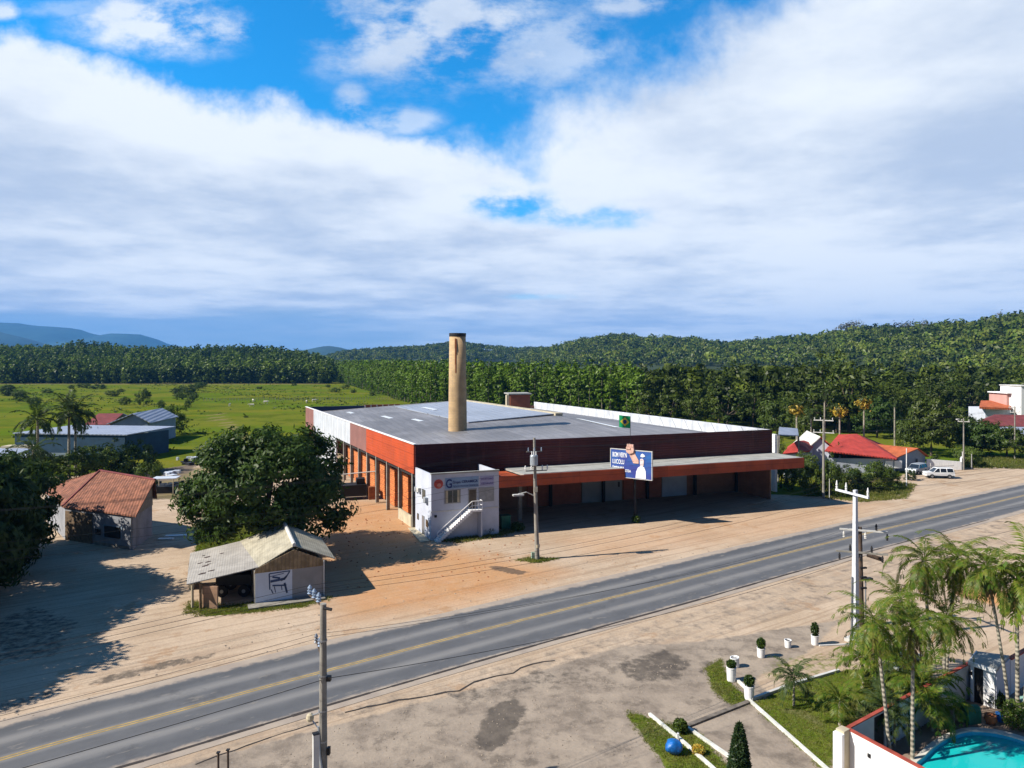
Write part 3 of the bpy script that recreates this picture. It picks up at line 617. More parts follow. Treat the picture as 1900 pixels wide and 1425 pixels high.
# ---------------------------------------------------------------- woods
def base_quads(seed, H, rad, ncl, clr, per, leaf, cz=None, fill=.5, trunk=0.12, low=-.35):
    rng = np.random.default_rng(seed); P, cc, NN = crown_points(rng, rad, ncl, clr, per, fill=fill, low=low); P[:, 2] += (H - rad[2] if cz is None else cz); P[:, 2] = np.maximum(P[:, 2], 0.3)
    V, Q = quads_at(rng, P, leaf, 0.9, outward=NN)
    if trunk:
        for a in (0, 1.57):
            dx_, dy_ = math.cos(a) * trunk, math.sin(a) * trunk; o = len(V)
            V = np.concatenate([V, [(-dx_, -dy_, -1), (dx_, dy_, -1), (dx_ * .4, dy_ * .4, H * .85), (-dx_ * .4, -dy_ * .4, H * .85)]]); Q = np.concatenate([Q, [[o, o + 1, o + 2, o + 3]]])
    return V
def mass(name, bases, pos, scl, m, label, cat, seed=1):
    rng = np.random.default_rng(seed); VV = []
    pick = rng.integers(0, len(bases), len(pos)); rot = rng.uniform(0, 6.28, len(pos))
    for p, s, k, r in zip(pos, scl, pick, rot):
        b = bases[k]; c, s_ = math.cos(r), math.sin(r)
        R = np.array([[c, s_, 0], [-s_, c, 0], [0, 0, 1.0]]) * s
        VV.append(b @ R + p)
    V = np.concatenate(VV); Q = np.arange(len(V)).reshape(-1, 4)
    me = npmesh(name, V, Q); tn = np.concatenate([np.full(len(bases[k]), x) for k, x in zip(pick, rng.normal(0, .34, len(pos)).clip(-.55, .8))]); at0_ = me.attributes.new('tint', 'FLOAT', 'POINT'); at0_.data.foreach_set('value', tn.astype(np.float32))
    o = link(name, me, m); return tag(o, label, cat, kind='stuff')
rng = np.random.default_rng(11)
# right and centre hills
pts = []; 
def scatter(n, u0, u1, y0, y1, cond):
    U = rng.uniform(u0, u1, n * 4); Yv = np.sqrt(rng.uniform(y0 ** 2, y1 ** 2, n * 4)); h = hill_h(U, Yv); k = cond(U, Yv, h)
    U, Yv, h = U[k][:n], Yv[k][:n], h[k][:n]; return np.stack([U * Yv, Yv, h - 1.0], 1)
hb = [base_quads(30 + i, 10, (5.2, 5.2, 4.4), 20, 1.6, 4, 1.25, trunk=0) for i in range(4)]
yR = lambda U: np.interp(U, LAY[0][0], LAY[0][2]); yC = lambda U: np.interp(U, LAY[1][0], LAY[1][2])
pR = scatter(6500, -0.02, 0.85, 330, 1560, lambda U, Yv, h: (h > 9) & (Yv < yR(U) + 25))
pC = scatter(2000, -0.32, 0.14, 1450, 2030, lambda U, Yv, h: (h > 12) & (Yv > 1400) & (Yv < 2030))
# dense crest row so that the skyline is made of tree tops
U = rng.uniform(0.05, 0.78, 500); Yv = yR(U) + rng.uniform(-18, 18, 500); pK = np.stack([U * Yv, Yv, hill_h(U, Yv) - 1], 1)
mass('hill_forest', hb, np.concatenate([pR, pK]), np.clip(rng.lognormal(-.12, .33, len(pR) + 500), .4, 1.9), L_hill, 'dense green forest covering the hills on the right', 'forest', 2)
mass('hill_forest', hb, pC, rng.uniform(0.9, 1.7, len(pC)), L_hill, 'distant wooded low hills behind the chimney', 'forest', 3)
# bare tall trees on the right crest
hb2 = [base_quads(50 + i, 22, (5, 5, 6), 12, 1.6, 3, 0.9, trunk=0.35) for i in range(3)]
M_greyleaf = leafmat('grey_sparse_leaves', (0.10, 0.085, 0.08), (0.13, 0.11, 0.10), (0.09, 0.10, 0.06), 0.05)
U = np.concatenate([rng.normal(0.487, 0.012, 26), rng.uniform(0.50, 0.60, 40), rng.uniform(.68, .73, 10)]); Yv = yR(U) + rng.uniform(-60, 10, len(U))
mass('hill_forest', hb2, np.stack([U * Yv, Yv, hill_h(U, Yv) - 1], 1), np.concatenate([rng.uniform(.8, 1.25, 26), rng.uniform(0.5, 1.0, len(U) - 26)]), M_greyleaf, 'thin greyish tall trees along the crest of the right hill', 'trees', 4)
# left wood across the pasture
eb = [base_quads(60 + i, 17, (3.6, 3.6, 8.0), 26, 1.5, 5, 1.1, cz=9, low=-1.1) for i in range(4)]
pL = scatter(2300, -0.80, -0.255, 556, 900, lambda U, Yv, h: np.ones_like(U, bool))
U = np.linspace(-0.8, -0.256, 320) + rng.normal(0, .0007, 320); Yv = rng.uniform(553, 566, 320); pE = np.stack([U * Yv, Yv, np.full(320, -.5)], 1)
L_left = leafmat('far_wood_leaves', (0.082, 0.133, 0.022), (0.153, 0.226, 0.030), (0.122, 0.182, 0.030), 0.012)
mass('far_wood', eb, np.concatenate([pL, pE]), np.concatenate([rng.uniform(0.7, 1.25, len(pL)), rng.uniform(.5, 1.0, 320)]), L_left, 'dark wood on the far side of the pasture at the left', 'wood', 5)
# plantation behind the factory
edge = [Vector(p + (0,)) for p in ((-170, 655), (-112, 500), (-62, 360), (-37, 292), (-8, 246), (24, 226), (62, 200), (92, 190), (112, 205), (150, 236), (240, 262))]
def along_edge(dist_in, step, jit, smax=9):
    out = []
    for a, b in zip(edge[:-1], edge[1:]):
        d = (b - a); L = d.length; d.normalize(); nrm = Vector((-d.y, d.x, 0))
        k = 0.0
        while k < L:
            p = a + d * k + nrm * dist_in + Vector((rng.normal() * jit, rng.normal() * jit, 0)); out.append(p); k += step
    return out
pb = [base_quads(80 + i, 19, (2.1, 2.1, 8.8), 30, 1.0, 7, 0.75, cz=9.6, low=-1.1) for i in range(4)]
wb = [base_quads(90 + i, 15, (5.2, 5.2, 6.4), 50, 1.5, 9, 0.8, cz=7.8, low=-.8) for i in range(3)] + [base_quads(95, 12, (3.6, 3.6, 4.6), 34, 1.2, 9, .7, cz=7), base_quads(96, 15, (2.8, 2.8, 5.2), 34, 1.1, 8, .7, cz=9.6, trunk=.25), base_quads(97, 15, (2.4, 2.4, 1.9), 14, 1.2, 7, .8, cz=13.2, trunk=.22), base_quads(98, 14, (5.8, 5.8, 4.0), 46, 1.4, 8, .8, cz=9.4)]
P_e, S_e, P_w, S_w = [], [], [], []
for r in range(1, 13):
    for p in along_edge(1 + r * 4.2, 3.6 + r * .25, 0.8):
        if p.x < 42 and p.x / p.y > -0.258: P_e.append((p.x, p.y, -.3)); S_e.append(rng.uniform(0.86, 1.08))
for r in range(1, 14):
    for p in along_edge(r * 7 - 3, 7.0, 2.2):
        if p.x >= 38 and p.x < 240: P_w.append((p.x, p.y, -.3)); S_w.append(rng.uniform(0.65, 1.22))
mass('plantation', pb, P_e, S_e, L_euc, 'dense plantation of slender eucalyptus behind the front row, back of the factory', 'plantation', 6)
mass('wood', wb, P_w, S_w, L_wood, 'dense mixed wood behind the red roofed houses at the right', 'wood', 7)
# front row: individual trees
def euc_mesh(seed):
    rg = np.random.default_rng(seed); P, cc, NN = crown_points(rg, (1.9, 1.9, 8.6), 64, .85, 12, fill=.5, low=-1.1); P[:, 2] += 8.9; P[:, 2] = np.maximum(P[:, 2], .4); V, Q = quads_at(rg, P, .5, outward=NN)
    cr = npmesh('crown', V, Q); mb = MB().tube([(0, 0, -.3), (.1, 0, 8), (0, .1, 17.5)], .2, 6, .05)
    me = bpy.data.meshes.new('trunk'); me.from_pydata([tuple(p) for p in mb.v], [], mb.f); return me, cr
EU = [euc_mesh(s) for s in (1, 2, 3)]
WD = [make_tree_mesh(200 + i, 14, (4.8, 4.8, 5.8), 50, 1.4, 20, .52, .3, ctr=7.4, low=-.8) for i in range(4)]
ORD = 'first second third fourth fifth sixth seventh eighth ninth tenth eleventh twelfth thirteenth fourteenth fifteenth sixteenth seventeenth eighteenth nineteenth twentieth twenty-first twenty-second twenty-third twenty-fourth twenty-fifth twenty-sixth twenty-seventh twenty-eighth twenty-ninth thirtieth thirty-first thirty-second thirty-third thirty-fourth'.split()
k = 0
for p in along_edge(0, 4.4, .7):
    if p.x / p.y < -0.262 or p.x > 40: continue
    s = rng.uniform(.84, 1.08)
    place_tree('eucalyptus_tree', 'slender eucalyptus in the front row of the plantation facing the pasture and factory', 'tree', (p.x, p.y, 0), EU[k % 3], M_eutrunk, L_euc, 'eucalyptus trees in the front row of the plantation', (s * 1.15, s * 1.15, s), rng.uniform(0, 6)); k += 1
kw = 0
for p in along_edge(-3, 7.5, 2.0):
    if p.x < 38 or p.x > 200: continue
    s = rng.uniform(.7, 1.12)
    place_tree('broadleaf_tree', ORD[kw] + ' bushy tree from the left along the front edge of the wood', 'tree', (p.x, p.y, 0), WD[k % 4], M_bark, L_wood, 'trees at the front edge of the wood', s, rng.uniform(0, 6)); k += 1; kw += 1

# ================================================================ FACTORY
A0 = Vector((-11.35, 82.0, 0)); EX = Vector((0.94, 0.3416, 0)).normalized(); EY = Vector((-0.4417, 0.897, 0)).normalized()
def FP(s, t_, z=0.0): return A0 + EX * s + EY * t_ + Vector((0, 0, z))
WF, DF = 51.3, 71.4
def fbox(mb, s0, s1, t0, t1, z0, z1):
    return mb.hexa([FP(s0, t0, z0), FP(s1, t0, z0), FP(s1, t1, z0), FP(s0, t1, z0)], [FP(s0, t0, z1), FP(s1, t0, z1), FP(s1, t1, z1), FP(s0, t1, z1)])
fac = thing('factory_hall', 'long brick factory hall with grey sheet roof, maroon front band and low orange canopy', 'factory', A0)
def fb(name, m, *boxes, parent=None, label=None):
    mb = MB()
    for b in boxes: fbox(mb, *b)
    return part(mb, name, m, parent or fac, label)
roof_z = lambda s: 8.75 + (s - 0.3) * (1.80 / 31.5) if s <= 31.8 else 10.55 - (s - 31.8) * (2.2 / 19.2)
mb = MB()
def roof_zt(s_, t_): z = roof_z(s_); return z - max(0.0, z - 9.35) * (1 - min(1, t_ / 24.0))
for a, b in ((0.15, 31.8), (31.8, 51.1)):
    for ka in range(8):
        sa, sb = a + (b - a) * ka / 8, a + (b - a) * (ka + 1) / 8
        for ta, tb in ((.12, 24.0), (24.0, DF - .12)):
            q = [FP(sa, ta, roof_zt(sa, ta)), FP(sb, ta, roof_zt(sb, ta)), FP(sb, tb, roof_zt(sb, tb)), FP(sa, tb, roof_zt(sa, tb))]; mb.add(q, [(0, 1, 2), (0, 2, 3)])
roof = part(mb, 'roof', M_roof, fac)
mb = MB().slab([FP(17.0, 26, roof_z(17) + .22), FP(31.8, 26, roof_z(31.8) + .30), FP(31.8, 66, roof_z(31.8) + .30), FP(17.0, 66, roof_z(17) + .22)], 0.17)
part(mb, 'pale_roof_panel', M_rooflight, roof)
mb = MB().slab([FP(31.7, 25.5, 10.95), FP(33.0, 25.5, 10.95), FP(33.0, 67, 10.95), FP(31.7, 67, 10.95)], 0.5); part(mb, 'ridge_cap', M_cream, roof)
M_sky = mat('white_skylight', (0.66, 0.70, 0.74), 0.4, 0.1)
for s0, t0, L in ((9.5, 44, 5.5), (12.0, 35, 4.5), (19.8, 50, 7.5), (22.5, 42, 6.0), (36.5, 9.0, 11.0), (6.5, 60, 4)):
    if s0 > 31: q = [FP(s0 - 3, t0 + 2, roof_zt(s0 - 3, t0 + 2) + .06), FP(s0 - 2.2, t0 + 1.6, roof_zt(s0 - 2.2, t0 + 1.6) + .06), FP(s0 - 2.2 , t0 + L + 1.6, roof_zt(s0 - 2.2, t0 + L + 1.6) + .06), FP(s0 - 3, t0 + L + 2, roof_zt(s0 - 3, t0 + L + 2) + .06)]
    elif s0 > 17: q = [FP(s0, t0, roof_z(s0) + .33), FP(s0 + .8, t0, roof_z(s0 + .8) + .33), FP(s0 + .8, t0 + L, roof_z(s0 + .8) + .33), FP(s0, t0 + L, roof_z(s0) + .33)]
    else: q = [FP(s0, t0, roof_z(s0) + .05), FP(s0 + .8, t0, roof_z(s0 + .8) + .05), FP(s0 + .8, t0 + L, roof_z(s0 + .8) + .05), FP(s0, t0 + L, roof_z(s0) + .05)]
    part(MB().slab(q, 0.03), 'skylight', M_sky, roof)
fb('front_band', M_maroon, (0.0, WF, -0.12, 0.1, 6.4, 9.9))
fb('side_band', M_orange, (-0.12, 0.1, 0.12, 21.9, 6.45, 9.9))
fb('side_band', M_faded, (-0.12, 0.1, 21.9, 31.9, 6.45, 9.9), label='faded greyish red stretch of the side band')
wc = fb('metal_cladding', M_metal, (-0.12, 0.1, 31.9, 42.1, 6.45, 9.88), (-0.12, 0.1, 42.1, 62.6, 0.0, 9.88))
fb('window', M_dark, (-0.16, -0.12, 60.2, 62.2, 4.2, 6.4), parent=wc)
fb('side_band', M_faded, (-0.12, 0.1, 62.6, 71.4, 5.8, 9.9), label='faded red band at the far end of the side')
fb('edge_trim', M_whitecl, (-0.22, 0.14, -0.12, 71.4, 9.9, 10.0))
fb('back_parapet', M_navy, (0, 12.0, DF - .1, DF + .05, 7, 9.9))
bl = fb('brick_parapet', M_brick, (12.0, 19.6, DF - .15, DF + .1, 7, 10.05))
fb('parapet_post', M_conclt, *[(12.0 + k * 1.26, 12.2 + k * 1.26, DF - .22, DF - .15, 8.6, 10.0) for k in range(6)], parent=bl)
fb('back_wall', M_brickbr, (0.1, WF, DF - .1, DF + .1, 0, 7), (19.6, WF, DF - .1, DF + .1, 7, 9.0))
rp = fb('right_parapet', M_galv, (WF - .2, WF, 0.1, DF, 6.0, 9.88))
mb = MB()
for k in range(22):
    a = FP(WF - .24, 1 + k * 3.2, 7.9); b = FP(WF - .24, 2.4 + k * 3.2, 9.8); mb.tube([a, b], 0.05, 4)
part(mb, 'brace', M_alu, rp)
fb('side_wall', M_brickbr, (WF - .2, WF, 0.1, DF, 0, 6.0))
# side columns and low wall
for t_ in (71.2, 1.0, 6.4, 11.7, 17.0, 21.95, 27.0, 32.0, 36.9):
    fb('column', M_conc, (-0.05, 0.35, t_ - .18, t_ + .18, 0, 6.45 if t_ < 70 else 5.8))
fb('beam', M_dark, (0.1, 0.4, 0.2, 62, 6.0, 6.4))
fb('low_wall', M_cream, (-.12, .1, 1.2, 6.2, 0, 1.3))
fb('partition_wall', M_brick, (9.0, 9.2, 7.3, DF - .2, 0, 8.6))
fb('partition_wall', M_brickbr, (9.2, WF - .2, 7.0, 7.3, 0, 8.0))
fb('column', M_conc, (8.2, 8.6, 0.0, .4, 0, 6.4)); fb('column', M_conc, (13.0, 13.4, 0.0, .4, 0, 6.4))
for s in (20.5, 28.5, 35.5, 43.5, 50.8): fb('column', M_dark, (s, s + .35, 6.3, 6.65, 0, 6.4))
# brick fronts set under the canopy and sliding doors
d1 = fb('sliding_door', mat('grey_door_sheet', (0.33, 0.33, 0.33), .6, .15, .5), (25.6, 31.8, 6.82, 6.95, 0, 4.6))
fb('door_handle', M_black, (31.2, 31.4, 6.74, 6.82, 1.9, 2.6), parent=d1)
fb('sliding_door', mat('blue_white_door', (0.45, 0.50, 0.58), .6, .15, .5), (38.4, 42.5, 6.82, 6.95, 0, 4.8), label='pale blue white sliding door')
fb('brick_infill', M_brick, (17.5, 25.4, 6.85, 6.99, 0, 4.4), label='orange brown brick wall left of the grey door')
fb('brick_infill', M_brick, (32.1, 38.2, 6.85, 6.99, 0, 4.4))
# canopy
can = fb('canopy', M_slab, (11.0, WF + .1, -5.4, -0.12, 6.40, 6.62))
fb('canopy_fascia', M_canopy, (7.85, WF + .15, -5.55, -5.4, 5.25, 6.55), parent=can)
fb('canopy_end', M_canopy, (WF + .1, WF + .25, -5.4, 0, 5.25, 6.55), parent=can)
fb('canopy_return', M_canopy, (7.85, 11.0, -5.4, -0.12, 6.2, 6.3), parent=can)
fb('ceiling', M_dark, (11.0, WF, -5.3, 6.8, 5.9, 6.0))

ch = thing('brick_chimney', 'tall round yellowish brick chimney rising out of the factory roof', 'chimney', (-8.0, 103, 0))
prof = [(1.55, 0), (1.38, 9.0), (1.30, 16), (1.20, 23.2)]
part(MB().lathe((-8.0, 103, 0), prof, 32), 'shaft', M_chim, ch, smooth=True)
part(MB().lathe((-8.0, 103, 23.2), [(1.23, 0), (1.25, .15), (1.25, .5), (0.95, .5), (0.95, .1)], 32), 'rim', M_black, ch)
mb = MB()
for z in (12.2, 16.4, 19.8): mb.lathe((-8.0, 103, z), [(1.36 - (z - 9) * .012, 0), (1.36 - (z - 9) * .012, .06)], 32)
part(mb, 'band', M_brickbr, ch)
mb = MB(); r = 1.235
for k in range(5):
    a0 = math.radians(-105 + k * 1.2); a1 = a0 + math.radians(7)
    zt = 22.9; zb = 22.9 - (1.4, 3.8, 2.2, 5.0, 1.8)[k]
    mb.add([(-8 + (r + .06) * math.cos(a0), 103 + (r + .06) * math.sin(a0), zb), (-8 + (r + .06) * math.cos(a1), 103 + (r + .06) * math.sin(a1), zb), (-8 + r * math.cos(a1), 103 + r * math.sin(a1), zt), (-8 + r * math.cos(a0), 103 + r * math.sin(a0), zt)], [(0, 1, 2, 3)])
part(mb, 'rust_streak', M_rust, ch)
c_ = PZ(959, 750, 150); bt = thing('brick_tower', 'small red brick roof tower with flat slab top behind the pale roof', 'tower', (c_.x, 150, 0))
part(MB().box((c_.x + .25, 150, 8.3), (4.3, 4.5, 8.0), .2), 'wall', M_brick, bt); part(MB().box((c_.x - 2.0, 148.2, 8.3), (.6, 1.2, 7.9), .2), 'corner_pier', M_cream, bt); part(MB().box((c_.x + .2, 150, 12.5), (5.0, 5.2, 0.25), .2), 'roof', M_slab, bt)

# stacks of bricks inside the open side
rb = random.Random(4)
for i, (s0, t0, h, w_) in enumerate(((1.6, 8.8, 4.6, 2.2), (1.4, 14.2, 5.0, 2.3), (1.5, 19.3, 4.8, 2.4), (1.4, 24.4, 5.2, 2.6), (1.5, 29.4, 5.0, 2.6), (1.4, 34.4, 5.1, 2.6), (1.5, 39.4, 5.0, 2.4), (2.2, 3.4, 4.2, 1.6), (5.0, 11.5, 4.6, 2.2), (5.0, 22.0, 5.0, 2.4), (5.0, 32.0, 5.0, 2.4))):
    words = ['nearest of the tall stacks by the low wall bay', 'second', 'third', 'fourth', 'fifth', 'sixth', 'seventh']
    lab = ('tall stack of new orange bricks in the second bay of the open side', 'tall stack of new orange bricks in the third bay of the open side', 'tall stack of new orange bricks in the fourth bay of the open side', 'tall stack of new orange bricks in the fifth bay of the open side',
           'tall stack of new orange bricks in the sixth bay of the open side', 'tall stack of new orange bricks in the seventh bay of the open side', 'brick stack in the last open bay beside the white metal cladding', 'brick stack behind the low cream wall next to the white office',
           'inner brick stack seen between the second and third bays', 'inner brick stack behind the fourth bay', 'inner brick stack behind the sixth bay')[i]
    o = thing('brick_stack', lab, 'bricks', FP(s0 + 1, t0, 0), 'brick stacks inside the open side of the factory')
    lay = MB(); hh = 0.15
    while hh < h - .1:
        j = rb.uniform(-.06, .06); fbox(lay, s0 + j, s0 + 2.2 + j, t0 - w_ / 2 + j, t0 + w_ / 2 + j, hh, hh + .96); hh += 1.0
    part(lay, 'bricks', M_brickor, o); pl_ = MB()
    for q in (-.4, 0, .4): fbox(pl_, s0 + 1.05 + q * 2, s0 + 1.15 + q * 2, t0 - w_ / 2, t0 + w_ / 2, 0, .14)
    part(pl_, 'pallet', M_wood, o)

# ---------------------------------------------------------------- office block
OD = 5.6; OW = 7.85; OH = 7.2
def OP(a, d, z): return FP(a, -OD + d, z)          # a along the front, d inwards
of = thing('office_block', 'two storey white office block with outside stair at the factory corner', 'office', OP(0, 0, 0))
def ob(name, m, *bs, parent=None, label=None):
    mb = MB()
    for s0, s1, d0, d1, z0, z1 in bs: fbox(mb, s0, s1, -OD + d0, -OD + d1, z0, z1)
    return part(mb, name, m, parent or of, label)
ob('front_wall', M_white, (0, OW, 0, .2, 0, OH)); ob('side_wall', M_white, (0, .2, .2, OD - .14, 0, OH + .05)); ob('side_wall', M_white, (OW - .2, OW, .2, OD - .14, 0, OH + .05))
ob('flat_roof', M_dark, (.2, OW - .2, .2, OD - .15, 6.3, 6.45)); ob('cornice', M_slab, (-.04, OW + .04, -.1, .22, OH, OH + .16))
ob('floor_band', M_conclt, (-.03, OW + .03, -.03, 0, 3.05, 3.2))
# a -> window positions along the front
def owin(a0, a1, z0, z1, glass, curt=False):
    f = ob('window', M_alu, (a0 - .1, a1 + .1, -.06, 0, z0 - .1, z0), (a0 - .1, a1 + .1, -.06, 0, z1, z1 + .1), (a0 - .1, a0, -.06, 0, z0, z1), (a1, a1 + .1, -.06, 0, z0, z1))
    ob('pane', glass, (a0, a1, -.03, -.004, z0, z1), parent=f)
    ob('mullion', M_alu, ((a0 + a1) / 2 - .03, (a0 + a1) / 2 + .03, -.05, -.03, z0, z1), parent=f)
    if curt: ob('curtain', M_cream, (a0 + .05, a0 + .28, -.045, -.03, z0, z1), (a1 - .3, a1 - .05, -.045, -.03, z0, z1), parent=f)
owin(1.60, 3.25, 4.0, 5.35, M_glass, True); owin(5.55, 7.15, 3.95, 5.35, M_glasscurt)
dr = ob('door', mat('brown_door', (0.13, 0.10, 0.07), .6, .3, 1.5), (4.30, 5.12, -.05, 0, 3.2, 5.3)); ob('door_frame', M_alu, (4.20, 4.30, -.07, 0, 3.2, 5.4), (5.12, 5.22, -.07, 0, 3.2, 5.4), (4.20, 5.22, -.07, 0, 5.3, 5.42), parent=dr)
ob('wall_lamp', M_black, (.35, .60, -.12, 0, 2.5, 2.75))
# side wall openings (faces the yard on the left)
def sw(name, m, d0, d1, z0, z1, x=.06, parent=None):
    mb = MB(); fbox(mb, -x, 0, -OD + d0, -OD + d1, z0, z1); return part(mb, name, m, parent or of)
sw('side_door', M_alu, 2.2, 3.0, 0.05, 2.2); sw('side_window', M_glass, 1.0, 1.7, 1.2, 2.0); sw('side_window', M_glass, 4.2, 4.7, 1.4, 2.1)
sw('side_window', M_glass, 1.9, 2.9, 4.1, 5.2)
ac_ = sw('air_conditioner', M_conclt, 3.4, 4.1, 4.7, 5.2, .35); sw('air_conditioner', M_steel, 1.0, 1.7, 3.9, 4.5, .35); sw('air_conditioner', M_steel, 4.4, 5.0, 4.6, 5.1, .3)
# lettering and emblem
def text(txt, name, m, o, rt, up, size, width=None, parent=None, depth=0.01, bold=0.0):
    cu = bpy.data.curves.new(name, 'FONT'); cu.body = txt; cu.size = size; cu.extrude = depth; cu.offset = bold
    ob_ = bpy.data.objects.new(name, cu); COL.objects.link(ob_); dg = bpy.context.evaluated_depsgraph_get(); dg.update()
    me = bpy.data.meshes.new_from_object(ob_.evaluated_get(dg)); bpy.data.objects.remove(ob_)
    vs = [v.co.copy() for v in me.vertices]; xm = max(v.x for v in vs) if vs else 1; k = width / xm if width else 1
    rt = Vector(rt).normalized(); up = Vector(up).normalized(); nr = rt.cross(up); off = origin(parent) if parent else Vector((0, 0, 0))
    for v in me.vertices: v.co = Vector(o) + rt * v.co.x * k + up * v.co.y + nr * v.co.z - off
    me.materials.clear(); return link(name, me, m, parent)
M_txtblue = mat('navy_lettering', (0.02, 0.05, 0.20), .6, .1); M_txtpur = mat('violet_lettering', (0.12, 0.08, 0.30), .6, .1); M_txtred = mat('red_emblem', (0.62, 0.10, 0.08), .6, .1); M_txtsky = mat('sky_blue_sign', (0.28, 0.42, 0.62), .6, .1)
M_txtwhite = mat('white_lettering', (0.85, 0.88, 0.92), .6, .05)
sg = ob('sign', M_txtsky, (1.55, 5.45, -.03, 0, 5.55, 6.75)); sf = OP(0, -.035, 0)
up = (0, 0, 1)
def disc(mb, c, r, n=20, th=.02, e=EX, ri=0):
    nr = Vector(e).cross(Vector((0, 0, 1))); c = Vector(c)
    P = [c + Vector(e) * r * math.cos(2 * math.pi * k / n) + Vector((0, 0, 1)) * r * math.sin(2 * math.pi * k / n) for k in range(n)]
    return mb.hexa([p - nr * th for p in P], P)
emb = part(disc(MB(), OP(.82, -.03, 6.15), .52), 'emblem', M_txtred, of)
part(disc(MB(), OP(.88, -.055, 6.0), .22), 'emblem_dot', mat('pale_red', (0.75, 0.32, 0.26), .6, .1), emb)
part(MB().hexa([OP(.4, -.06, 6.32), OP(1.2, -.06, 6.32), OP(1.2, -.03, 6.32), OP(.4, -.03, 6.32)], [OP(.4, -.06, 6.4), OP(1.2, -.06, 6.4), OP(1.2, -.03, 6.4), OP(.4, -.03, 6.4)]), 'emblem_bar', mat('dark_red', (0.3, 0.05, 0.05)), emb)
text('G', 'lettering', M_txtblue, OP(1.62, -.045, 5.66), EX, up, 1.35, .72, sg, bold=.03)
text('Grupo', 'lettering', M_txtblue, OP(2.42, -.045, 6.1), EX, up, .42, .9, sg, bold=.01)
text('CERAMICA', 'lettering', M_txtblue, OP(3.45, -.045, 6.12), EX, up, .38, 1.9, sg, bold=.01)
text('TIJOLOS E BLOCOS CERAMICOS', 'lettering', M_txtblue, OP(2.42, -.045, 5.68), EX, up, .27, 2.95, sg)
s2 = ob('sign', mat('lilac_sign', (0.42, 0.42, 0.62), .6, .1), (5.6, 7.25, -.03, 0, 5.6, 6.75), label='lilac sign at the right')
text('ESCRITORIO', 'lettering', M_txtpur, OP(5.7, -.045, 6.3), EX, up, .3, 1.45, s2); text('VENDAS', 'lettering', M_txtpur, OP(5.7, -.045, 5.8), EX, up, .3, 1.45, s2)
# stair
st = part(MB(), 'stair', M_white, of) if False else None
mb = MB(); ns = 17
for k in range(ns):
    a = 0.25 + k * 4.0 / ns; z = 3.2 * (k + 1) / ns
    fbox(mb, a, a + 4.0 / ns + .02, -OD - 1.1, -OD - .05, max(0, z - .38), z)
fbox(mb, 4.25, 5.45, -OD - 1.1, -OD - .05, 3.0, 3.19)
st = part(mb, 'stair', M_whitecl, of)
mb = MB()
for d in (-1.08,):
    A_, B_ = OP(.3, d, 1.05), OP(4.25, d, 4.2); mb.tube([A_, B_], .04, 6); mb.tube([A_ - Vector((0, 0, .45)), B_ - Vector((0, 0, .45))], .03, 6)
    for f in (0.0, .33, .66, 1.0): p = A_.lerp(B_, f); mb.tube([p, p - Vector((0, 0, 1.0))], .035, 6)
    mb.tube([B_, OP(5.42, d, 4.2)], .04, 6); mb.tube([B_ - Vector((0, 0, .5)), OP(5.42, d, 3.7)], .03, 6)
    for a in (4.6, 5.0, 5.42): mb.tube([OP(a, d, 3.1), OP(a, d, 4.2)], .03, 6)
    mb.tube([OP(5.42, d, 4.2), OP(5.42, -.1, 4.2)], .04, 6); mb.tube([OP(5.42, d, 3.7), OP(5.42, -.1, 3.7)], .03, 6)
part(mb, 'handrail', M_whitecl, st)
ob('stair_wall', M_white, (5.3, 5.45, -1.05, -.02, 0, 3.0))
single(MB().box(OP(-.5, 2.8, .06), (1.0, 6.6, .12), math.atan2(EX.y, EX.x)), 'concrete_apron', M_cream, 'pale concrete strip along the left wall of the white office', 'pavement')
mb = MB().box(OP(9.6, 2.2, .75), (1.1, .9, 1.5), .36).box(OP(9.6, 2.2, 1.56), (1.2, 1.0, .1), .36)
single(mb, 'green_bin', M_green, 'dark green bin standing under the canopy beside the office', 'bin')

# ---------------------------------------------------------------- billboard and flag
bb = G(1178, 969); BT = PZ(1133.5, 833, 86.4); rtv = (PZ(1209, 838.7, 83.2) - BT); rtv.z = 0; bw = rtv.length; rtv.normalize(); nb_ = rtv.cross(Vector((0, 0, 1)))
z1b, z0b_ = 8.85, 5.55
b = thing('billboard', 'blue billboard with a raised fist on a single black post', 'billboard', bb)
bo = Vector((BT.x, BT.y, 0)); mid = bo + rtv * bw * .56
def bp_(a, z, d=0.0): return bo + rtv * a + Vector((0, 0, z)) + nb_ * d
def bq(mb, a0, a1, z0, z1, d0, d1): return mb.hexa([bp_(a0, z0, d0), bp_(a1, z0, d0), bp_(a1, z0, d1), bp_(a0, z0, d1)], [bp_(a0, z1, d0), bp_(a1, z1, d0), bp_(a1, z1, d1), bp_(a0, z1, d1)])
pn = part(bq(MB(), 0, bw, z0b_, z1b, .0, -.18), 'panel', mat('billboard_blue', (0.03, 0.14, 0.42), .5, .3, .4, col2=(0.05, 0.07, 0.33)), b)
mb = MB(); bq(mb, -.08, bw + .08, z0b_ - .08, z0b_, .03, -.2); bq(mb, -.08, bw + .08, z1b, z1b + .08, .03, -.2); bq(mb, -.08, 0, z0b_, z1b, .03, -.2); bq(mb, bw, bw + .08, z0b_, z1b, .03, -.2)
part(mb, 'frame', M_conclt, b)
part(MB().tube([(bb.x, bb.y, 0), (bb.x, bb.y, 5.5)], .16, 12), 'post', M_black, b)
mb = MB(); bq(mb, .3, bw - .3, 5.9, 6.05, -.18, -.34); bq(mb, .3, bw - .3, 8.2, 8.35, -.18, -.34); bq(mb, bw * .53, bw * .61, 5.2, 8.8, -.34, -.5); part(mb, 'back_beam', M_black, b)
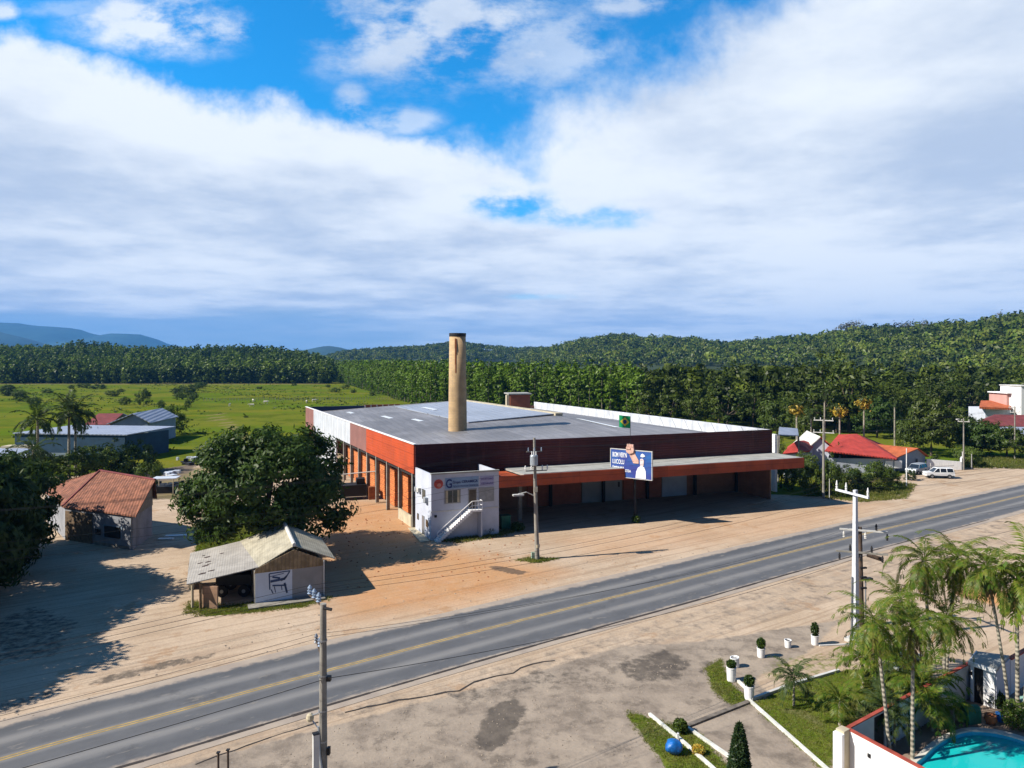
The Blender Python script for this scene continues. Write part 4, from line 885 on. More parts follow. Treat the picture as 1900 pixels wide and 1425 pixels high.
for s_, a_, z_, sz, wd in (('BOM VER\u2019N', .22, 7.95, .80, 1.95), ('LUCOLU', .22, 7.12, .76, 1.6), ('Construa com a', .22, 6.62, .36, 1.55), ('COMERCIAL PARTIDA', .22, 6.2, .42, 2.5)):
    text(s_, 'lettering', M_txtwhite, bp_(a_, z_, .012), rtv, up, sz, wd, pn, bold=.012)
M_skin = mat('printed_skin', (0.80, 0.50, 0.40), .6, .25, 1.5); M_shirt = mat('printed_white_shirt', (0.85, 0.87, 0.95), .6, .05)
def flat(pts, m, name, parent, d0=.01, d1=.05, label=None):
    return part(MB().hexa([bp_(a, z, d0) for a, z in pts], [bp_(a, z, d1) for a, z in pts]), name, m, parent, label)
flat([(3.05, 7.35), (3.75, 7.35), (3.75, 7.75), (3.35, 8.35), (3.1, 8.95), (2.45, 8.75), (2.55, 8.3), (2.85, 7.75)], M_skin, 'printed_arm', pn)
fist = flat([(2.15, 8.95), (2.2, 8.65), (2.6, 8.45), (3.1, 8.6), (3.2, 9.0), (3.1, 9.5), (2.45, 9.55), (2.2, 9.3)], M_skin, 'fist_cutout', b, .02, .22)
for k in range(4): part(bq(MB(), 2.3 + k * .22, 2.48 + k * .22, 9.30, 9.68 - .03 * abs(k - 1), .06, .26), 'finger', M_skin, fist)
part(bq(MB(), 2.2, 2.75, 9.02, 9.2, .2, .3), 'thumb', M_skin, fist)
flat([(3.35, 5.6), (4.7, 5.6), (4.68, 6.5), (4.5, 6.95), (4.25, 7.05), (3.95, 7.05), (3.65, 6.85), (3.45, 6.4)], M_shirt, 'printed_person', pn)
flat([(3.98, 7.06), (4.36, 7.06), (4.42, 7.4), (4.44, 7.8), (4.3, 7.98), (4.05, 7.98), (3.92, 7.8), (3.94, 7.4)], mat('printed_pale_skin', (0.78, 0.66, 0.66), .6, .2, 3), 'printed_head', pn)
flat([(4.0, 8.2), (4.3, 8.16), (4.6, 8.28), (4.5, 8.45), (4.25, 8.6), (4.05, 8.45)], M_txtwhite, 'emblem', pn)
fp = bp_(2.72, 9.4, .15); fl = thing('flag', 'green flag with yellow diamond on a thin pole above the billboard fist', 'flag', fp)
part(MB().tube([fp, fp + Vector((0, 0, 3.6))], .025, 6), 'pole', M_black, fl)
ft = fp + Vector((0, 0, 3.6)); FW, FH = 1.42, 1.45
def fpt(a, z, off=0.0): return ft + Vector((-a * .98, -a * .2 + .13 * math.sin(a * 4.5 + .4) * min(1, a * 1.5) - off, -z + .12 * a - .25 * (1 - a / FW) * (0) ))
def cloth(name, inside, m, off, parent):
    mb = MB(); n = 40
    for i in range(n):
        for j in range(n):
            a = (i + .5) / n; z = (j + .5) / n
            if inside(a, z):
                q = [(i / n * FW, j / n * FH), ((i + 1) / n * FW, j / n * FH), ((i + 1) / n * FW, (j + 1) / n * FH), (i / n * FW, (j + 1) / n * FH)]
                mb.add([fpt(x, z_, off) for x, z_ in q], [(0, 1, 2, 3)])
    return part(mb, name, m, parent)
cf = cloth('cloth', lambda a, z: True, mat('flag_green', (0.0, 0.38, 0.13), .7, .1), 0, fl)
cloth('diamond', lambda a, z: abs(a - .5) / .42 + abs(z - .5) / .38 < 1, mat('flag_yellow', (0.70, 0.60, 0.05), .7, .1), .012, cf)
cloth('disc', lambda a, z: (a - .5) ** 2 + (z - .5) ** 2 < .028, mat('flag_blue', (0.02, 0.03, 0.22), .7, .1), .024, cf)

# ================================================================ LEFT SIDE
# house with the clay tile roof
fl_, fr_, bl_ = G(116, 939, 3.7), G(252, 957, 3.7), G(80, 909, 3.7); RR, RL = G(288, 890, 6.7), G(186, 873, 6.7)
br_ = Vector((RR.x - .9, RR.y + 2.2, 4.3)); rfd = (fr_ - fl_).normalized()
ho = thing('tile_roof_house', 'old white walled shed house with a red brown clay tile roof', 'house', (fr_.x, fr_.y, 0))
mb = MB(); dn = Vector((0, 0, -.16))
for q in ((fl_, fr_, RR, RL), (bl_, fl_, RL), (RR, br_, bl_ + (br_ - fr_) * .4, RL)):
    n_ = len(q); q = [Vector(p) for p in q]; mb.add(q + [p + dn for p in q], [tuple(range(n_)), tuple(range(2 * n_ - 1, n_ - 1, -1))] + [(i, i + n_, (i + 1) % n_ + n_, (i + 1) % n_) for i in range(n_)])
rf = part(mb, 'roof', M_tileold, ho); part(MB().tube([fl_, RL + Vector((0, 0, .04))], .13, 6), 'hip_ridge', M_tiledk, rf); part(MB().tube([RL, RR], .13, 6), 'ridge', M_tiledk, rf)
inn = lambda a, b_: a.lerp(b_, .07)
gwr = [fr_ - rfd * .5, br_ - rfd * .5]; mbg = MB().hexa([Vector((p.x, p.y, 3.5)) for p in (gwr[0].lerp(gwr[1], .06), gwr[1].lerp(gwr[0], .06))] + [RR - rfd * .5 + Vector((0, 0, -.25))], [Vector((p.x, p.y, 3.5)) - rfd * .15 for p in (gwr[0].lerp(gwr[1], .06), gwr[1].lerp(gwr[0], .06))] + [RR - rfd * .65 + Vector((0, 0, -.25))]); part(mbg, 'gable_wall', M_conc, ho)
cx_ = (fl_ + fr_ + br_ + bl_) / 4; c4 = [p.lerp(cx_, .10) for p in (fl_, fr_, br_, bl_)]
for i, nm in enumerate(('front_wall', 'side_wall', 'back_wall', 'side_wall')):
    a, b2 = c4[i], c4[(i + 1) % 4]; part(MB().wall(a, b2, 0, 3.6, .2), nm, mat('dull_house_wall', (0.36, 0.37, 0.40), .9, .25, .6, streak=(.2, .19, .18, .5)), ho, 'dirty pale wall' if i == 1 else None)
a, b2 = c4[0], c4[1]; dr_ = (b2 - a); dr_.z = 0; L_ = dr_.length; dr_.normalize(); nn = Vector((dr_.y, -dr_.x, 0)) * .12
def onwall(mb, s0, s1, z0, z1, th=.06):
    p = Vector((a.x, a.y, 0)) + nn; return mb.hexa([p + dr_ * s0 + Vector((0, 0, z0)), p + dr_ * s1 + Vector((0, 0, z0)), p + dr_ * s1 + nn * th / .12 * 1 + Vector((0, 0, z0)), p + dr_ * s0 + nn * th / .12 + Vector((0, 0, z0))],
                  [p + dr_ * s0 + Vector((0, 0, z1)), p + dr_ * s1 + Vector((0, 0, z1)), p + dr_ * s1 + nn * th / .12 + Vector((0, 0, z1)), p + dr_ * s0 + nn * th / .12 + Vector((0, 0, z1))])
part(onwall(MB(), .1, L_ * .43, 0, 3.2), 'wooden_gate', M_wood, ho)
wn = part(onwall(MB(), L_ * .60, L_ * .88, .9, 2.3, .05), 'window', M_bluegrey, ho); part(onwall(MB(), L_ * .62, L_ * .86, 1.0, 2.2, .08), 'shutter', M_dark, wn)
part(onwall(MB(), L_ * .48, L_ * .56, 1.1, 1.7, .06), 'meter_box', M_dark, ho); part(onwall(MB(), L_ * .47, L_ * .97, 0, .35, .04), 'plinth', M_conc, ho)

# roadside shed with lean-to
sh = thing('roadside_shed', 'weathered shed with fibre cement roof, boarded gable and open lean-to by the road', 'shed', G(600, 1105))
P1 = G(447, 1022, 3.0); P2_ = PZ(526, 970, 67.5)        # ridge back
RB, RF = PZ(527, 970, 66.6), PZ(546, 1012, 58.4)        # ridge line, back and front
ER_B, ER_F = PZ(596, 998, 66.6), PZ(622, 1036, 60.0)    # right eave
EL_B, EL_F = PZ(445, 1004, 65.6), PZ(480, 1052, 57.9)   # join with the lean-to
LL_B, LL_F = PZ(353, 1026, 63.7), PZ(346, 1084, 55.3)   # lean-to eave
mb = MB().slab([RF, ER_F, ER_B, RB], .08); r1 = part(mb, 'roof', M_fibro, sh); part(MB().slab([EL_F, RF, RB, EL_B], .08), 'roof', M_fibro, sh)
r3 = part(MB().slab([LL_F, EL_F, EL_B, LL_B], .07), 'lean_to_roof', M_fibrogr, sh); part(MB().tube([RF + Vector((0, 0, .05)), RB + Vector((0, 0, .05))], .16, 8), 'ridge_cap', M_conclt, r1)
mb = MB(); rr = random.Random(8)
for k in range(9):
    f, g_ = rr.uniform(.15, .6), rr.uniform(.15, .8); c = LL_F.lerp(EL_F, f).lerp(LL_B.lerp(EL_B, f), g_) + Vector((0, 0, .035))
    s_ = rr.uniform(.10, .26); eu = (EL_F - LL_F).normalized() * s_ * 1.6; ev = (LL_B - LL_F).normalized() * s_
    mb.add([c + eu * math.cos(q) * rr.uniform(.6, 1) + ev * math.sin(q) * rr.uniform(.6, 1) for q in [i * .9 for i in range(7)]], [tuple(range(7))])
part(mb, 'rust_patch', mat('dark_roof_stain', (0.09, 0.06, 0.055), .9, .4, 4), r3)
fw0, fw1 = G(474, 1122), G(600, 1105); fw0.z = fw1.z = 0; sdir = (fw1 - fw0).normalized(); sn = Vector((sdir.y, -sdir.x, 0)); SL = (fw1 - fw0).length; bk = -sn * 6.0
SH = 2.55
part(MB().wall(fw0 + bk, fw1 + bk, 0, SH, .15), 'back_wall', M_conc, sh); part(MB().wall(fw1 + sdir * -.07, fw1 + bk + sdir * -.07, 0, SH + .1, .14), 'side_wall', M_conc, sh); part(MB().wall(fw0, fw0 + bk, 0, SH, .14), 'side_wall', M_conc, sh)
wf = part(MB().wall(fw0, fw0 + sdir * SL * .53, 0, SH, .15), 'front_wall', mat('whitewash', (0.62, 0.66, 0.76), .85, .1, .7), sh, 'whitewashed panel with a painted animal')
part(MB().wall(fw0 + sdir * SL * .53, fw1, 0, SH, .12), 'front_wall', mat('grey_render', (0.36, 0.35, 0.35), .9, .15, .7), sh, 'plain grey right panel')
gz = lambda p: 0
gA, gB, gT = fw0 + Vector((0, 0, SH)), fw1 + Vector((0, 0, SH)), Vector((RF.x, RF.y, RF.z - .12)); gT = fw0 + sdir * SL * .56 + Vector((0, 0, 4.15))
mb = MB(); q = [gA - sdir * .1 + sn * .09, gB + sn * .09, gB + Vector((0, 0, .5)) + sn * .09, gT + sn * .09, gA + Vector((0, 0, .35)) + sn * .09]; mb.hexa([p - sn * .06 for p in q], q); part(mb, 'gable_boards', M_woodpale, sh)
part(MB().tube([fw1 + sn * .12 + sdir * .02, fw1 + sn * .12 + sdir * .02 + Vector((0, 0, 3.0))], .06, 6), 'drainpipe', M_conclt, sh)
# painted ox on the white panel
M_ink = mat('blue_grey_mural_paint', (0.07, 0.10, 0.20), .8, .3, 4)
def mur(pts, nm='mural'):
    mb = MB()
    for a0, z0, a1, z1, wd in pts:
        p = fw0 + sdir * a0 + Vector((0, 0, z0)) + sn * .085; q = fw0 + sdir * a1 + Vector((0, 0, z1)) + sn * .085; d = (q - p).normalized(); n_ = d.cross(sn).normalized() * wd / 2
        mb.hexa([p - n_ - sn * .004, q - n_ - sn * .004, q + n_ - sn * .004, p + n_ - sn * .004], [p - n_ + sn * .01, q - n_ + sn * .01, q + n_ + sn * .01, p + n_ + sn * .01])
    return part(mb, nm, M_ink, wf)
mur([(1.05, 2.4, 2.7, 2.45, .09), (1.05, 2.4, 1.1, 1.1, .10), (1.15, 1.75, 2.3, 1.85, .20), (2.3, 1.85, 2.65, 2.4, .10), (1.3, 1.4, 2.4, 1.3, .12), (1.2, 1.1, 1.35, .75, .08), (2.25, 1.5, 2.45, .65, .16), (1.3, 2.1, 1.9, 1.95, .14), (1.45, 1.3, 1.55, .8, .07), (2.0, 1.35, 2.05, .95, .07), (1.05, 2.15, 2.2, 2.3, .05), (2.0, 1.7, 2.45, 2.1, .10)])
part(MB().wall(fw0 + sn * .6 - sdir * .6, fw1 + sn * .6, 0, .14, 1.1), 'concrete_step', M_conc, sh)
pl0 = G(360, 1128); pl1 = G(405, 1133)
for px, py in ((357, 1128), (372, 1130), (352, 1090)):
    p = G(px, py); part(MB().tube([p, p + Vector((0, 0, 2.1))], .11, 8), 'post', M_wood if px != 357 else M_cream, sh)
part(MB().wall(G(376, 1128), G(404, 1130), 0, 1.8, .14), 'block_wall', bricks('shed_blocks', (0.45, 0.27, 0.17), (0.40, 0.24, 0.15), (0.3, 0.2, 0.14), .9, .4), sh)
part(MB().wall(G(352, 1095), G(370, 1082), 0, 2.0, .14), 'side_panel', M_cream, sh)
# cart parked in the lean-to
cp = G(432, 1108); ct = thing('farm_cart', 'dark old cart parked in the shade of the lean-to', 'cart', (cp.x, cp.y, 0))
mb = MB().box((cp.x, cp.y + 1.0, 1.05), (2.9, 1.7, .25), .1).box((cp.x, cp.y + .2, 1.45), (2.9, .08, .7), .1).box((cp.x, cp.y + 1.85, 1.45), (2.9, .08, .7), .1); part(mb, 'bed', M_black, ct)
for dx_, dy_ in ((-.9, 0), (.9, .1), (-.9, 1.9), (.9, 2.0)):
    c = Vector((cp.x + dx_, cp.y + dy_, .5)); w_ = part(MB().tube([c - Vector((0, .1, 0)), c + Vector((0, .1, 0))], .5, 18), 'wheel', M_tyre, ct); part(MB().tube([c - Vector((0, .13, 0)), c - Vector((0, .08, 0))], .16, 10), 'hub', M_alu, w_)
part(MB().tube([(cp.x - 1.4, cp.y + .9, 1.0), (cp.x - 2.6, cp.y + .6, .5)], .05, 6), 'drawbar', M_black, ct)

# yard behind: stall, scrap
for (px, py, w_, d_, rz, lab, col) in ((300, 985 - 70, 1.9, 1.2, .2, 'white topped stall among the scrap behind the big tree', 'stall'),):
    p = G(308, 915); o = thing('scrap_stall', lab, col, (p.x, p.y, 0))
    part(MB().box((p.x, p.y, 2.3), (3.4, 2.2, .12), .15), 'roof', M_metal, o)
    for a_, b_ in ((-1.5, -.9), (1.5, -.9), (-1.5, .9), (1.5, .9)): part(MB().tube([(p.x + a_, p.y + b_, 0), (p.x + a_, p.y + b_, 2.3)], .07, 6), 'post', M_cream, o)
    part(MB().box((p.x, p.y + .3, .5), (2.6, 1.0, 1.0), .15), 'counter', M_black, o)
rr = random.Random(21)
mb = MB()
def junk(px, py, n, spread, m, name, label, cat):
    mb = MB(); c = G(px, py)
    for k in range(n):
        s_ = [rr.uniform(.3, 1.3) for _ in range(2)] + [rr.uniform(.15, .7)]
        mb.box(c + Vector((rr.gauss(0, spread), rr.gauss(0, spread), s_[2] / 2)), s_, rr.uniform(0, 3))
    return single(mb, name, m, label, cat, 'heaps of scrap behind the tile roof house')
junk(320, 905, 26, 1.6, M_black, 'scrap_heap', 'dark heap of scrap beside the white topped stall', 'scrap'); junk(365, 858, 22, 2.2, M_black, 'scrap_heap', 'dark scrap heap at the edge of the pasture', 'scrap')
junk(352, 852, 7, 1.6, M_metal, 'scrap_heap', 'pile of white sheets on the dark scrap heap', 'scrap'); junk(392, 834, 4, .9, M_metal, 'scrap_heap', 'small white sheets nearest the pasture', 'scrap'); junk(300, 882, 5, 1.2, M_metal, 'scrap_heap', 'white sheets behind the stall roof', 'scrap')
single(MB().box(G(335, 995) + Vector((0, 0, .08)), (3.2, .5, .14), .15).box(G(308, 1001) + Vector((0, 0, .08)), (1.6, .4, .14), .05), 'white_boards', M_whitecl, 'white boards lying on the shaded drive beside the tile roof house', 'boards')
o = thing('machine_wreck', 'rusty dismantled machine under the trees beside the open brick bays', 'machine', G(655, 925)); p = G(655, 925)
part(MB().box(p + Vector((0, 0, 1.3)), (3.6, 2.4, 1.6), .3).box(p + Vector((1.0, .2, 2.4)), (1.2, 1.4, 1.0), .3), 'body', M_black, o); part(MB().tube([p + Vector((-2.6, 0, .3)), p + Vector((-2.0, 0, 3.6))], .14, 8).tube([p + Vector((-2.0, 0, 3.4)), p + Vector((3.2, .6, 3.8))], .08, 6), 'boom', M_conclt, o)
part(MB().box(p + Vector((2.8, -.4, .9)), (1.0, .9, 1.8), .3), 'hopper', M_clay, o)

# buildings at the far left
def PXY(px, Y): return (px - CX) / F * Y
o = thing('blue_wall_shed', 'long low shed with dark blue wall and pale flat roof behind the palms', 'shed', (PXY(130, 140), 140, 0))
x0, x1 = PXY(22, 140), PXY(233, 138)
part(MB().wall((x0, 141), (x1, 138), 0, 4.9, .3), 'wall', M_bluewall, o); part(MB().wall((x1, 138), (x1 + 2.5, 150), 0, 4.7, .3), 'side_wall', M_bluewall, o)
part(MB().slab([(x0 - .3, 140.6, 5.05), (x1 + .5, 137.6, 5.05), (x1 + 3.2, 152, 5.3), (x0 + 3, 155, 5.3)], .2), 'roof', M_paleroof, o); part(MB().box(((x0 + x1) / 2, 139.2, .9), (x1 - x0 - 6, .1, .6), -.07), 'base_stripe', M_bluegrey, o)
o = thing('gabled_house', 'pale blue gabled house with grey roof at the edge of the pasture', 'house', (PXY(240, 162), 162, 0))
xl, xr, xm = PXY(203, 162), PXY(279, 162), PXY(249, 162)
mb = MB(); q = [Vector((xl + .6, 162, 0)), Vector((xr - .5, 162, 0)), Vector((xr - .5, 162, 5.0)), Vector((xm, 162, 7.0)), Vector((xl + .6, 162, 4.6))]; mb.hexa(q, [p + Vector((0, .3, 0)) for p in q]); part(mb, 'gable_wall', M_bluegrey, o)
part(MB().wall((xr - .6, 162.3), (xr - 2, 178), 0, 4.9, .3), 'side_wall', M_bluegrey, o)
part(MB().slab([(xm, 161.3, 7.35), (xr + .4, 161.3, 5.2), (xr - 1.6, 179, 5.2), (xm - 2, 179, 7.35)], .18), 'roof', M_paleroof, o); part(MB().slab([(xl - .4, 161.3, 4.9), (xm, 161.3, 7.35), (xm - 2, 179, 7.35), (xl - 2.4, 179, 4.9)], .18), 'roof', M_paleroof, o)
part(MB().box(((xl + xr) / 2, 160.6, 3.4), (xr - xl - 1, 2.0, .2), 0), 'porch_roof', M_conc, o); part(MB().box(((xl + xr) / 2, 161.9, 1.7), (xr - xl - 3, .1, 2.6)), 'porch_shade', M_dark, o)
o = thing('brown_roof_house', 'low house with dull red roof beside the gabled house', 'house', (PXY(185, 168), 168, 0)); xl, xr = PXY(160, 166), PXY(207, 166)
part(MB().box(((xl + xr) / 2, 170, 2.2), (xr - xl - 1, 8, 4.4)), 'wall', M_conc, o); part(MB().slab([(xl, 165.2, 4.4), (xr, 165.2, 4.4), (xr, 171, 6.6), (xl, 171, 6.6)], .15), 'roof', M_tiledk, o); part(MB().slab([(xl, 171, 6.6), (xr, 171, 6.6), (xr, 177, 4.6), (xl, 177, 4.6)], .15), 'roof', M_paleroof, o)
o = thing('lavender_roof_shed', 'broad pale lavender sheet roof at the left edge', 'shed', (PXY(0, 115), 115, 0)); 
A_, B_ = G(50, 872, 2.8), G(52, 832, 3.6); C_, D_ = B_ + Vector((-16, 3, 0)), A_ + Vector((-16, 3, 0))
part(MB().slab([D_, A_, B_, C_], .2), 'roof', M_paleroof, o); part(MB().wall(D_ + Vector((0, .4, 0)), A_ + Vector((-.3, .4, 0)), 0, 2.6, .2), 'wall', M_bluewall, o); part(MB().wall(A_ + Vector((-.4, .6, 0)), B_ + Vector((-.4, -.4, 0)), 0, 2.6, .2), 'side_wall', M_white, o)
part(MB().box(B_ + Vector((-2.5, 1.5, .1)), (5.5, 2.2, .5)), 'tank_box', M_cream, o)

# ================================================================ RIGHT BACKGROUND
def hip(name, label, P, apex, base_in, mroof, mwall, zb=0, cat='house', group=None):
    P = [Vector(p) for p in P]; c = sum(P, Vector()) / len(P); o = thing(name, label, cat, (c.x, c.y, zb), group)
    mb = MB(); n = len(P); ap_ = [Vector(a) for a in apex]
    if len(ap_) == 1: faces = [(P[i], P[(i + 1) % 4], ap_[0]) for i in range(4)]
    else: faces = [(P[0], P[1], ap_[1], ap_[0]), (P[1], P[2], ap_[1]), (P[2], P[3], ap_[0], ap_[1]), (P[3], P[0], ap_[0])]
    for f in faces: mb.add(f, [tuple(range(len(f)))])
    mb.add([p - Vector((0, 0, .2)) for p in P], [(3, 2, 1, 0)])
    for i in range(4): mb.add([P[i], P[(i + 1) % 4], P[(i + 1) % 4] - Vector((0, 0, .2)), P[i] - Vector((0, 0, .2))], [(0, 3, 2, 1)])
    part(mb, 'roof', mroof, o); W_ = [p.lerp(c, base_in) for p in P]
    mbw = MB()
    for i in range(4): mbw.wall(W_[i], W_[(i + 1) % 4], zb, min(W_[i].z, W_[(i + 1) % 4].z) - .15, .2)
    part(mbw, 'wall', mwall, o); return o, W_
# bright red hip roof
h1, W1 = hip('red_roof_house', 'white house with a large bright red hip roof', [PZ(1530, 836, 122), PZ(1664, 851, 121), PZ(1672, 838, 140), PZ(1545, 820, 142)], [PZ(1556, 806, 132), PZ(1590, 805, 132)], .08, M_tilered, M_white)
h2 = thing('blue_grey_house', 'blue grey gabled house with orange tile roof beside the parked car', 'house', (PXY(1690, 126), 126, 0))
gl0, gl1, gpk = PZ(1662, 848, 124), PZ(1720, 846, 127), PZ(1702, 832, 125.5)
q = [Vector((gl0.x + .4, gl0.y, 0)), Vector((gl1.x - .3, gl1.y, 0)), Vector((gl1.x - .3, gl1.y, gl1.z - .1)), Vector((gpk.x, gpk.y, gpk.z - .15)), Vector((gl0.x + .4, gl0.y, gl0.z - .1))]
mb = MB().hexa(q, [p + Vector((-.1, .4, 0)) for p in q]); part(mb, 'gable_wall', M_bluegrey, h2)
bk_ = Vector((-7.5, 9.5, 0)); part(MB().slab([gl0 + Vector((0, -.4, 0)), gpk + Vector((0, -.4, .1)), gpk + bk_ + Vector((0, 0, .1)), gl0 + bk_], .15), 'roof', M_tileor, h2); part(MB().slab([gpk + Vector((0, -.4, .1)), gl1 + Vector((.2, -.4, 0)), gl1 + bk_, gpk + bk_ + Vector((0, 0, .1))], .15), 'roof', M_tileor, h2)
gm_ = (gl0 + gl1) / 2; part(MB().box((gm_.x - 1.4, gm_.y - .3, 1.1), (.9, .08, 2.1), .6), 'door', M_tiledk, h2); part(MB().box((gm_.x + 1.2, gm_.y + .3, 1.5), (.9, .08, 1.0), .8), 'window', M_glass, h2)
part(MB().wall(gl0 + Vector((.3, .2, 0)), gl0 + bk_ * .9 + Vector((-3, 0, 0)), 0, 2.4, .2), 'side_wall', M_bluegrey, h2)
for k, px in enumerate((1650, 1667)):
    p = PZ(px, 858, 121.5); w_ = part(MB().box((p.x, 121.6, 1.6), (1.3, .1, 1.3)), 'window', M_whitecl, h1)
hip('small_red_roof_house', 'small white house with red roof between the canopy end and the poles', [PZ(1452, 842, 116), PZ(1502, 836, 118), PZ(1512, 824, 130), PZ(1462, 828, 130)], [PZ(1478, 818, 122), PZ(1492, 817, 126)], .08, M_tilered, M_white)
g1 = thing('white_gable_house', 'white gabled house with red roof edge beside the concrete pole', 'house', (PXY(1530, 126), 126, 0))
a_, b_, c_ = PZ(1494, 838, 126), PZ(1560, 846, 124), PZ(1520, 812, 125)
q = [Vector((a_.x, a_.y, 0)), Vector((b_.x, b_.y, 0)), b_, c_, a_]; part(MB().hexa(q, [p + Vector((0, .3, 0)) for p in q]), 'gable_wall', M_white, g1)
part(MB().slab([c_ + Vector((0, -.5, .25)), b_ + Vector((.6, -.5, .05)), b_ + Vector((2.6, 10, .05)), c_ + Vector((2, 10, .25))], .18), 'roof', M_tilered, g1); part(MB().slab([a_ + Vector((-.6, -.5, .05)), c_ + Vector((0, -.5, .25)), c_ + Vector((2, 10, .25)), a_ + Vector((1.5, 10, .05))], .18), 'roof', M_conclt, g1)
wt = thing('sheet_roof_annex', 'small annex with pale sheet roof and white pier at the factory end', 'shed', (PXY(1455, 112), 112, 0))
part(MB().wall((PXY(1433, 106), 106), (PXY(1440, 105), 105), 0, 8.6, .4), 'pier', M_whitecl, wt); q = [PZ(1444, 806, 113), PZ(1482, 808, 116), PZ(1480, 795, 124), PZ(1446, 792, 122)]
part(MB().slab(q, .15), 'roof', M_paleroof, wt)
for p in q: part(MB().tube([(p.x, p.y, 0), (p.x, p.y, p.z - .2)], .12, 6), 'post', M_conc, wt)
# houses on the rise at the right edge
o = thing('pink_house', 'pink and white house with orange flat roof among the trees at the right edge', 'house', (PXY(1880, 190), 190, 0))
p0, p1 = PZ(1826, 757, 190), PZ(1873, 757, 188); part(MB().box(((p0.x + p1.x) / 2 + 1, 193, p0.z / 2 - .5), (p1.x - p0.x + 2, 7, p0.z + 1)), 'wall', M_white, o); part(MB().slab([PZ(1817, 755, 188), PZ(1876, 757, 187), PZ(1872, 743, 197), PZ(1820, 743, 197)], .5), 'roof', M_tileor, o)
p0 = PZ(1886, 730, 190); part(MB().box((p0.x, 194, p0.z / 2), (4.6, 7, p0.z)), 'tower', M_pink, o); part(MB().box((p0.x, 193.5, p0.z + .1), (5.6, 8, .3)), 'tower_roof', M_whitecl, o); part(MB().box((p0.x + .9, 190.4, p0.z - 2.0), (1.0, .1, 1.8)), 'window', M_dark, o)
o = thing('white_tower_house', 'tall white wall cut off by the right edge of the view', 'house', (PXY(1903, 186), 186, 0)); p0 = PZ(1909, 717, 186); part(MB().box((p0.x, 190, p0.z / 2), (4.0, 8, p0.z)), 'wall', M_whitecl, o); part(MB().box((p0.x, 190, p0.z + .1), (4.4, 8.4, .25)), 'parapet', M_conclt, o)
hip('dark_red_roof_house', 'low house with dark red roof below the pink house', [PZ(1812, 788, 160), PZ(1930, 792, 158), PZ(1940, 779, 172), PZ(1822, 778, 172)], [PZ(1845, 769, 166), PZ(1910, 770, 166)], .08, M_tiledk, M_conc)
o = thing('grey_lean_to', 'grey sheet lean-to roof under the dark red roof', 'shed', (PXY(1875, 152), 152, 0)); part(MB().slab([PZ(1868, 803, 150), PZ(1915, 806, 150), PZ(1915, 792, 156), PZ(1845, 792, 156)], .15), 'roof', M_paleroof, o)
for px in (1862, 1905): p = PZ(px, 800, 153); part(MB().tube([(p.x, 153, 0), (p.x, 153, 4.2)], .12, 6), 'post', M_conc, o)
# white yard wall
a_, b_ = G(1722, 872), G(1784, 866); single(MB().wall(G(1719, 871), G(1783, 872), 0, 1.9, .2, z1b=1.5).wall(G(1783, 872), G(1786, 866), 0, 2.1, .3), 'yard_wall', M_whitecl, 'white rendered yard wall behind the parked car', 'wall')
mb = MB()
for k in range(10): p = G(1702 + k * 8.2, 876 - k * .3); mb.tube([p, p + Vector((0, 0, 1.5))], .05, 5)
mb.wall(G(1700, 877), G(1770, 874), .9, 1.0, .06).wall(G(1700, 877), G(1770, 874), .3, .4, .06); single(mb, 'picket_fence', M_conclt, 'pale low fence in front of the white yard wall', 'fence')

# cars
def car(loc, rz, label, body, suv=True):
    o = thing('parked_car', label, 'car', loc, 'vehicles parked by the blue grey house', local=True); o.rotation_euler.z = rz
    def prof(pts, y0, y1, inset=0):
        mb = MB(); mb.hexa([(x, y0, z) for x, z in pts], [(x, y1, z) for x, z in pts]); return mb
    low = [(-2.2, .35), (2.15, .35), (2.2, .75), (2.1, .98), (1.1, 1.05), (-2.15, 1.08), (-2.22, .7)]
    part(prof(low, -.88, .88), 'body', body, o)
    cab = MB(); B_ = [(-2.1, -.84), (1.15, -.84), (1.15, .84), (-2.1, .84)]; T_ = [(-1.95, -.68), (.45, -.68), (.45, .68), (-1.95, .68)]
    cab.hexa([(x, y, 1.06) for x, y in B_], [(x, y, 1.68) for x, y in T_]); cb_ = part(cab, 'cabin', M_carglass, o)
    part(MB().hexa([(-2.0, -.72, 1.66), (.5, -.72, 1.66), (.5, .72, 1.66), (-2.0, .72, 1.66)], [(-1.9, -.62, 1.74), (.4, -.62, 1.74), (.4, .62, 1.74), (-1.9, .62, 1.74)]), 'roof', body, o)
    pi = MB()
    for y in (-1, 1):
        for xb, xt in ((-2.08, -1.94), (-1.0, -.95), (.05, 0.02), (1.1, .44)): pi.tube([(xb, y * .855, 1.05), (xt, y * .69, 1.68)], .055, 4)
    part(pi, 'pillars', body, cb_)
    for x in (-1.35, 1.35):
        for y in (-.86, .86):
            wv = part(MB().tube([(x, y - .1, .36), (x, y + .1, .36)], .36, 18), 'wheel', M_tyre, o); part(MB().tube([(x, y - .115, .36), (x, y + .115, .36)], .2, 12), 'rim', M_alu, wv)
    part(MB().box((2.17, -.6, .78), (.1, .35, .18)), 'headlight', M_glasscurt, o); part(MB().box((2.17, .6, .78), (.1, .35, .18)), 'headlight', M_glasscurt, o)
    part(MB().box((-2.2, -.7, .95), (.08, .16, .4)), 'tail_light', M_redlamp, o); part(MB().box((-2.2, .7, .95), (.08, .16, .4)), 'tail_light', M_redlamp, o)
    part(MB().box((0, 0, .42), (4.2, 1.8, .16)), 'sill', M_black, o)
    if suv: part(MB().tube([(-2.24, 0, .95), (-2.42, 0, .95)], .36, 18), 'spare_wheel', M_tyre, o)
    return o
p = G(1748, 888.5); car((p.x, p.y + 1, 0), math.radians(172), 'white off-road car with a spare wheel, nearest of the parked vehicles', M_carwhite)
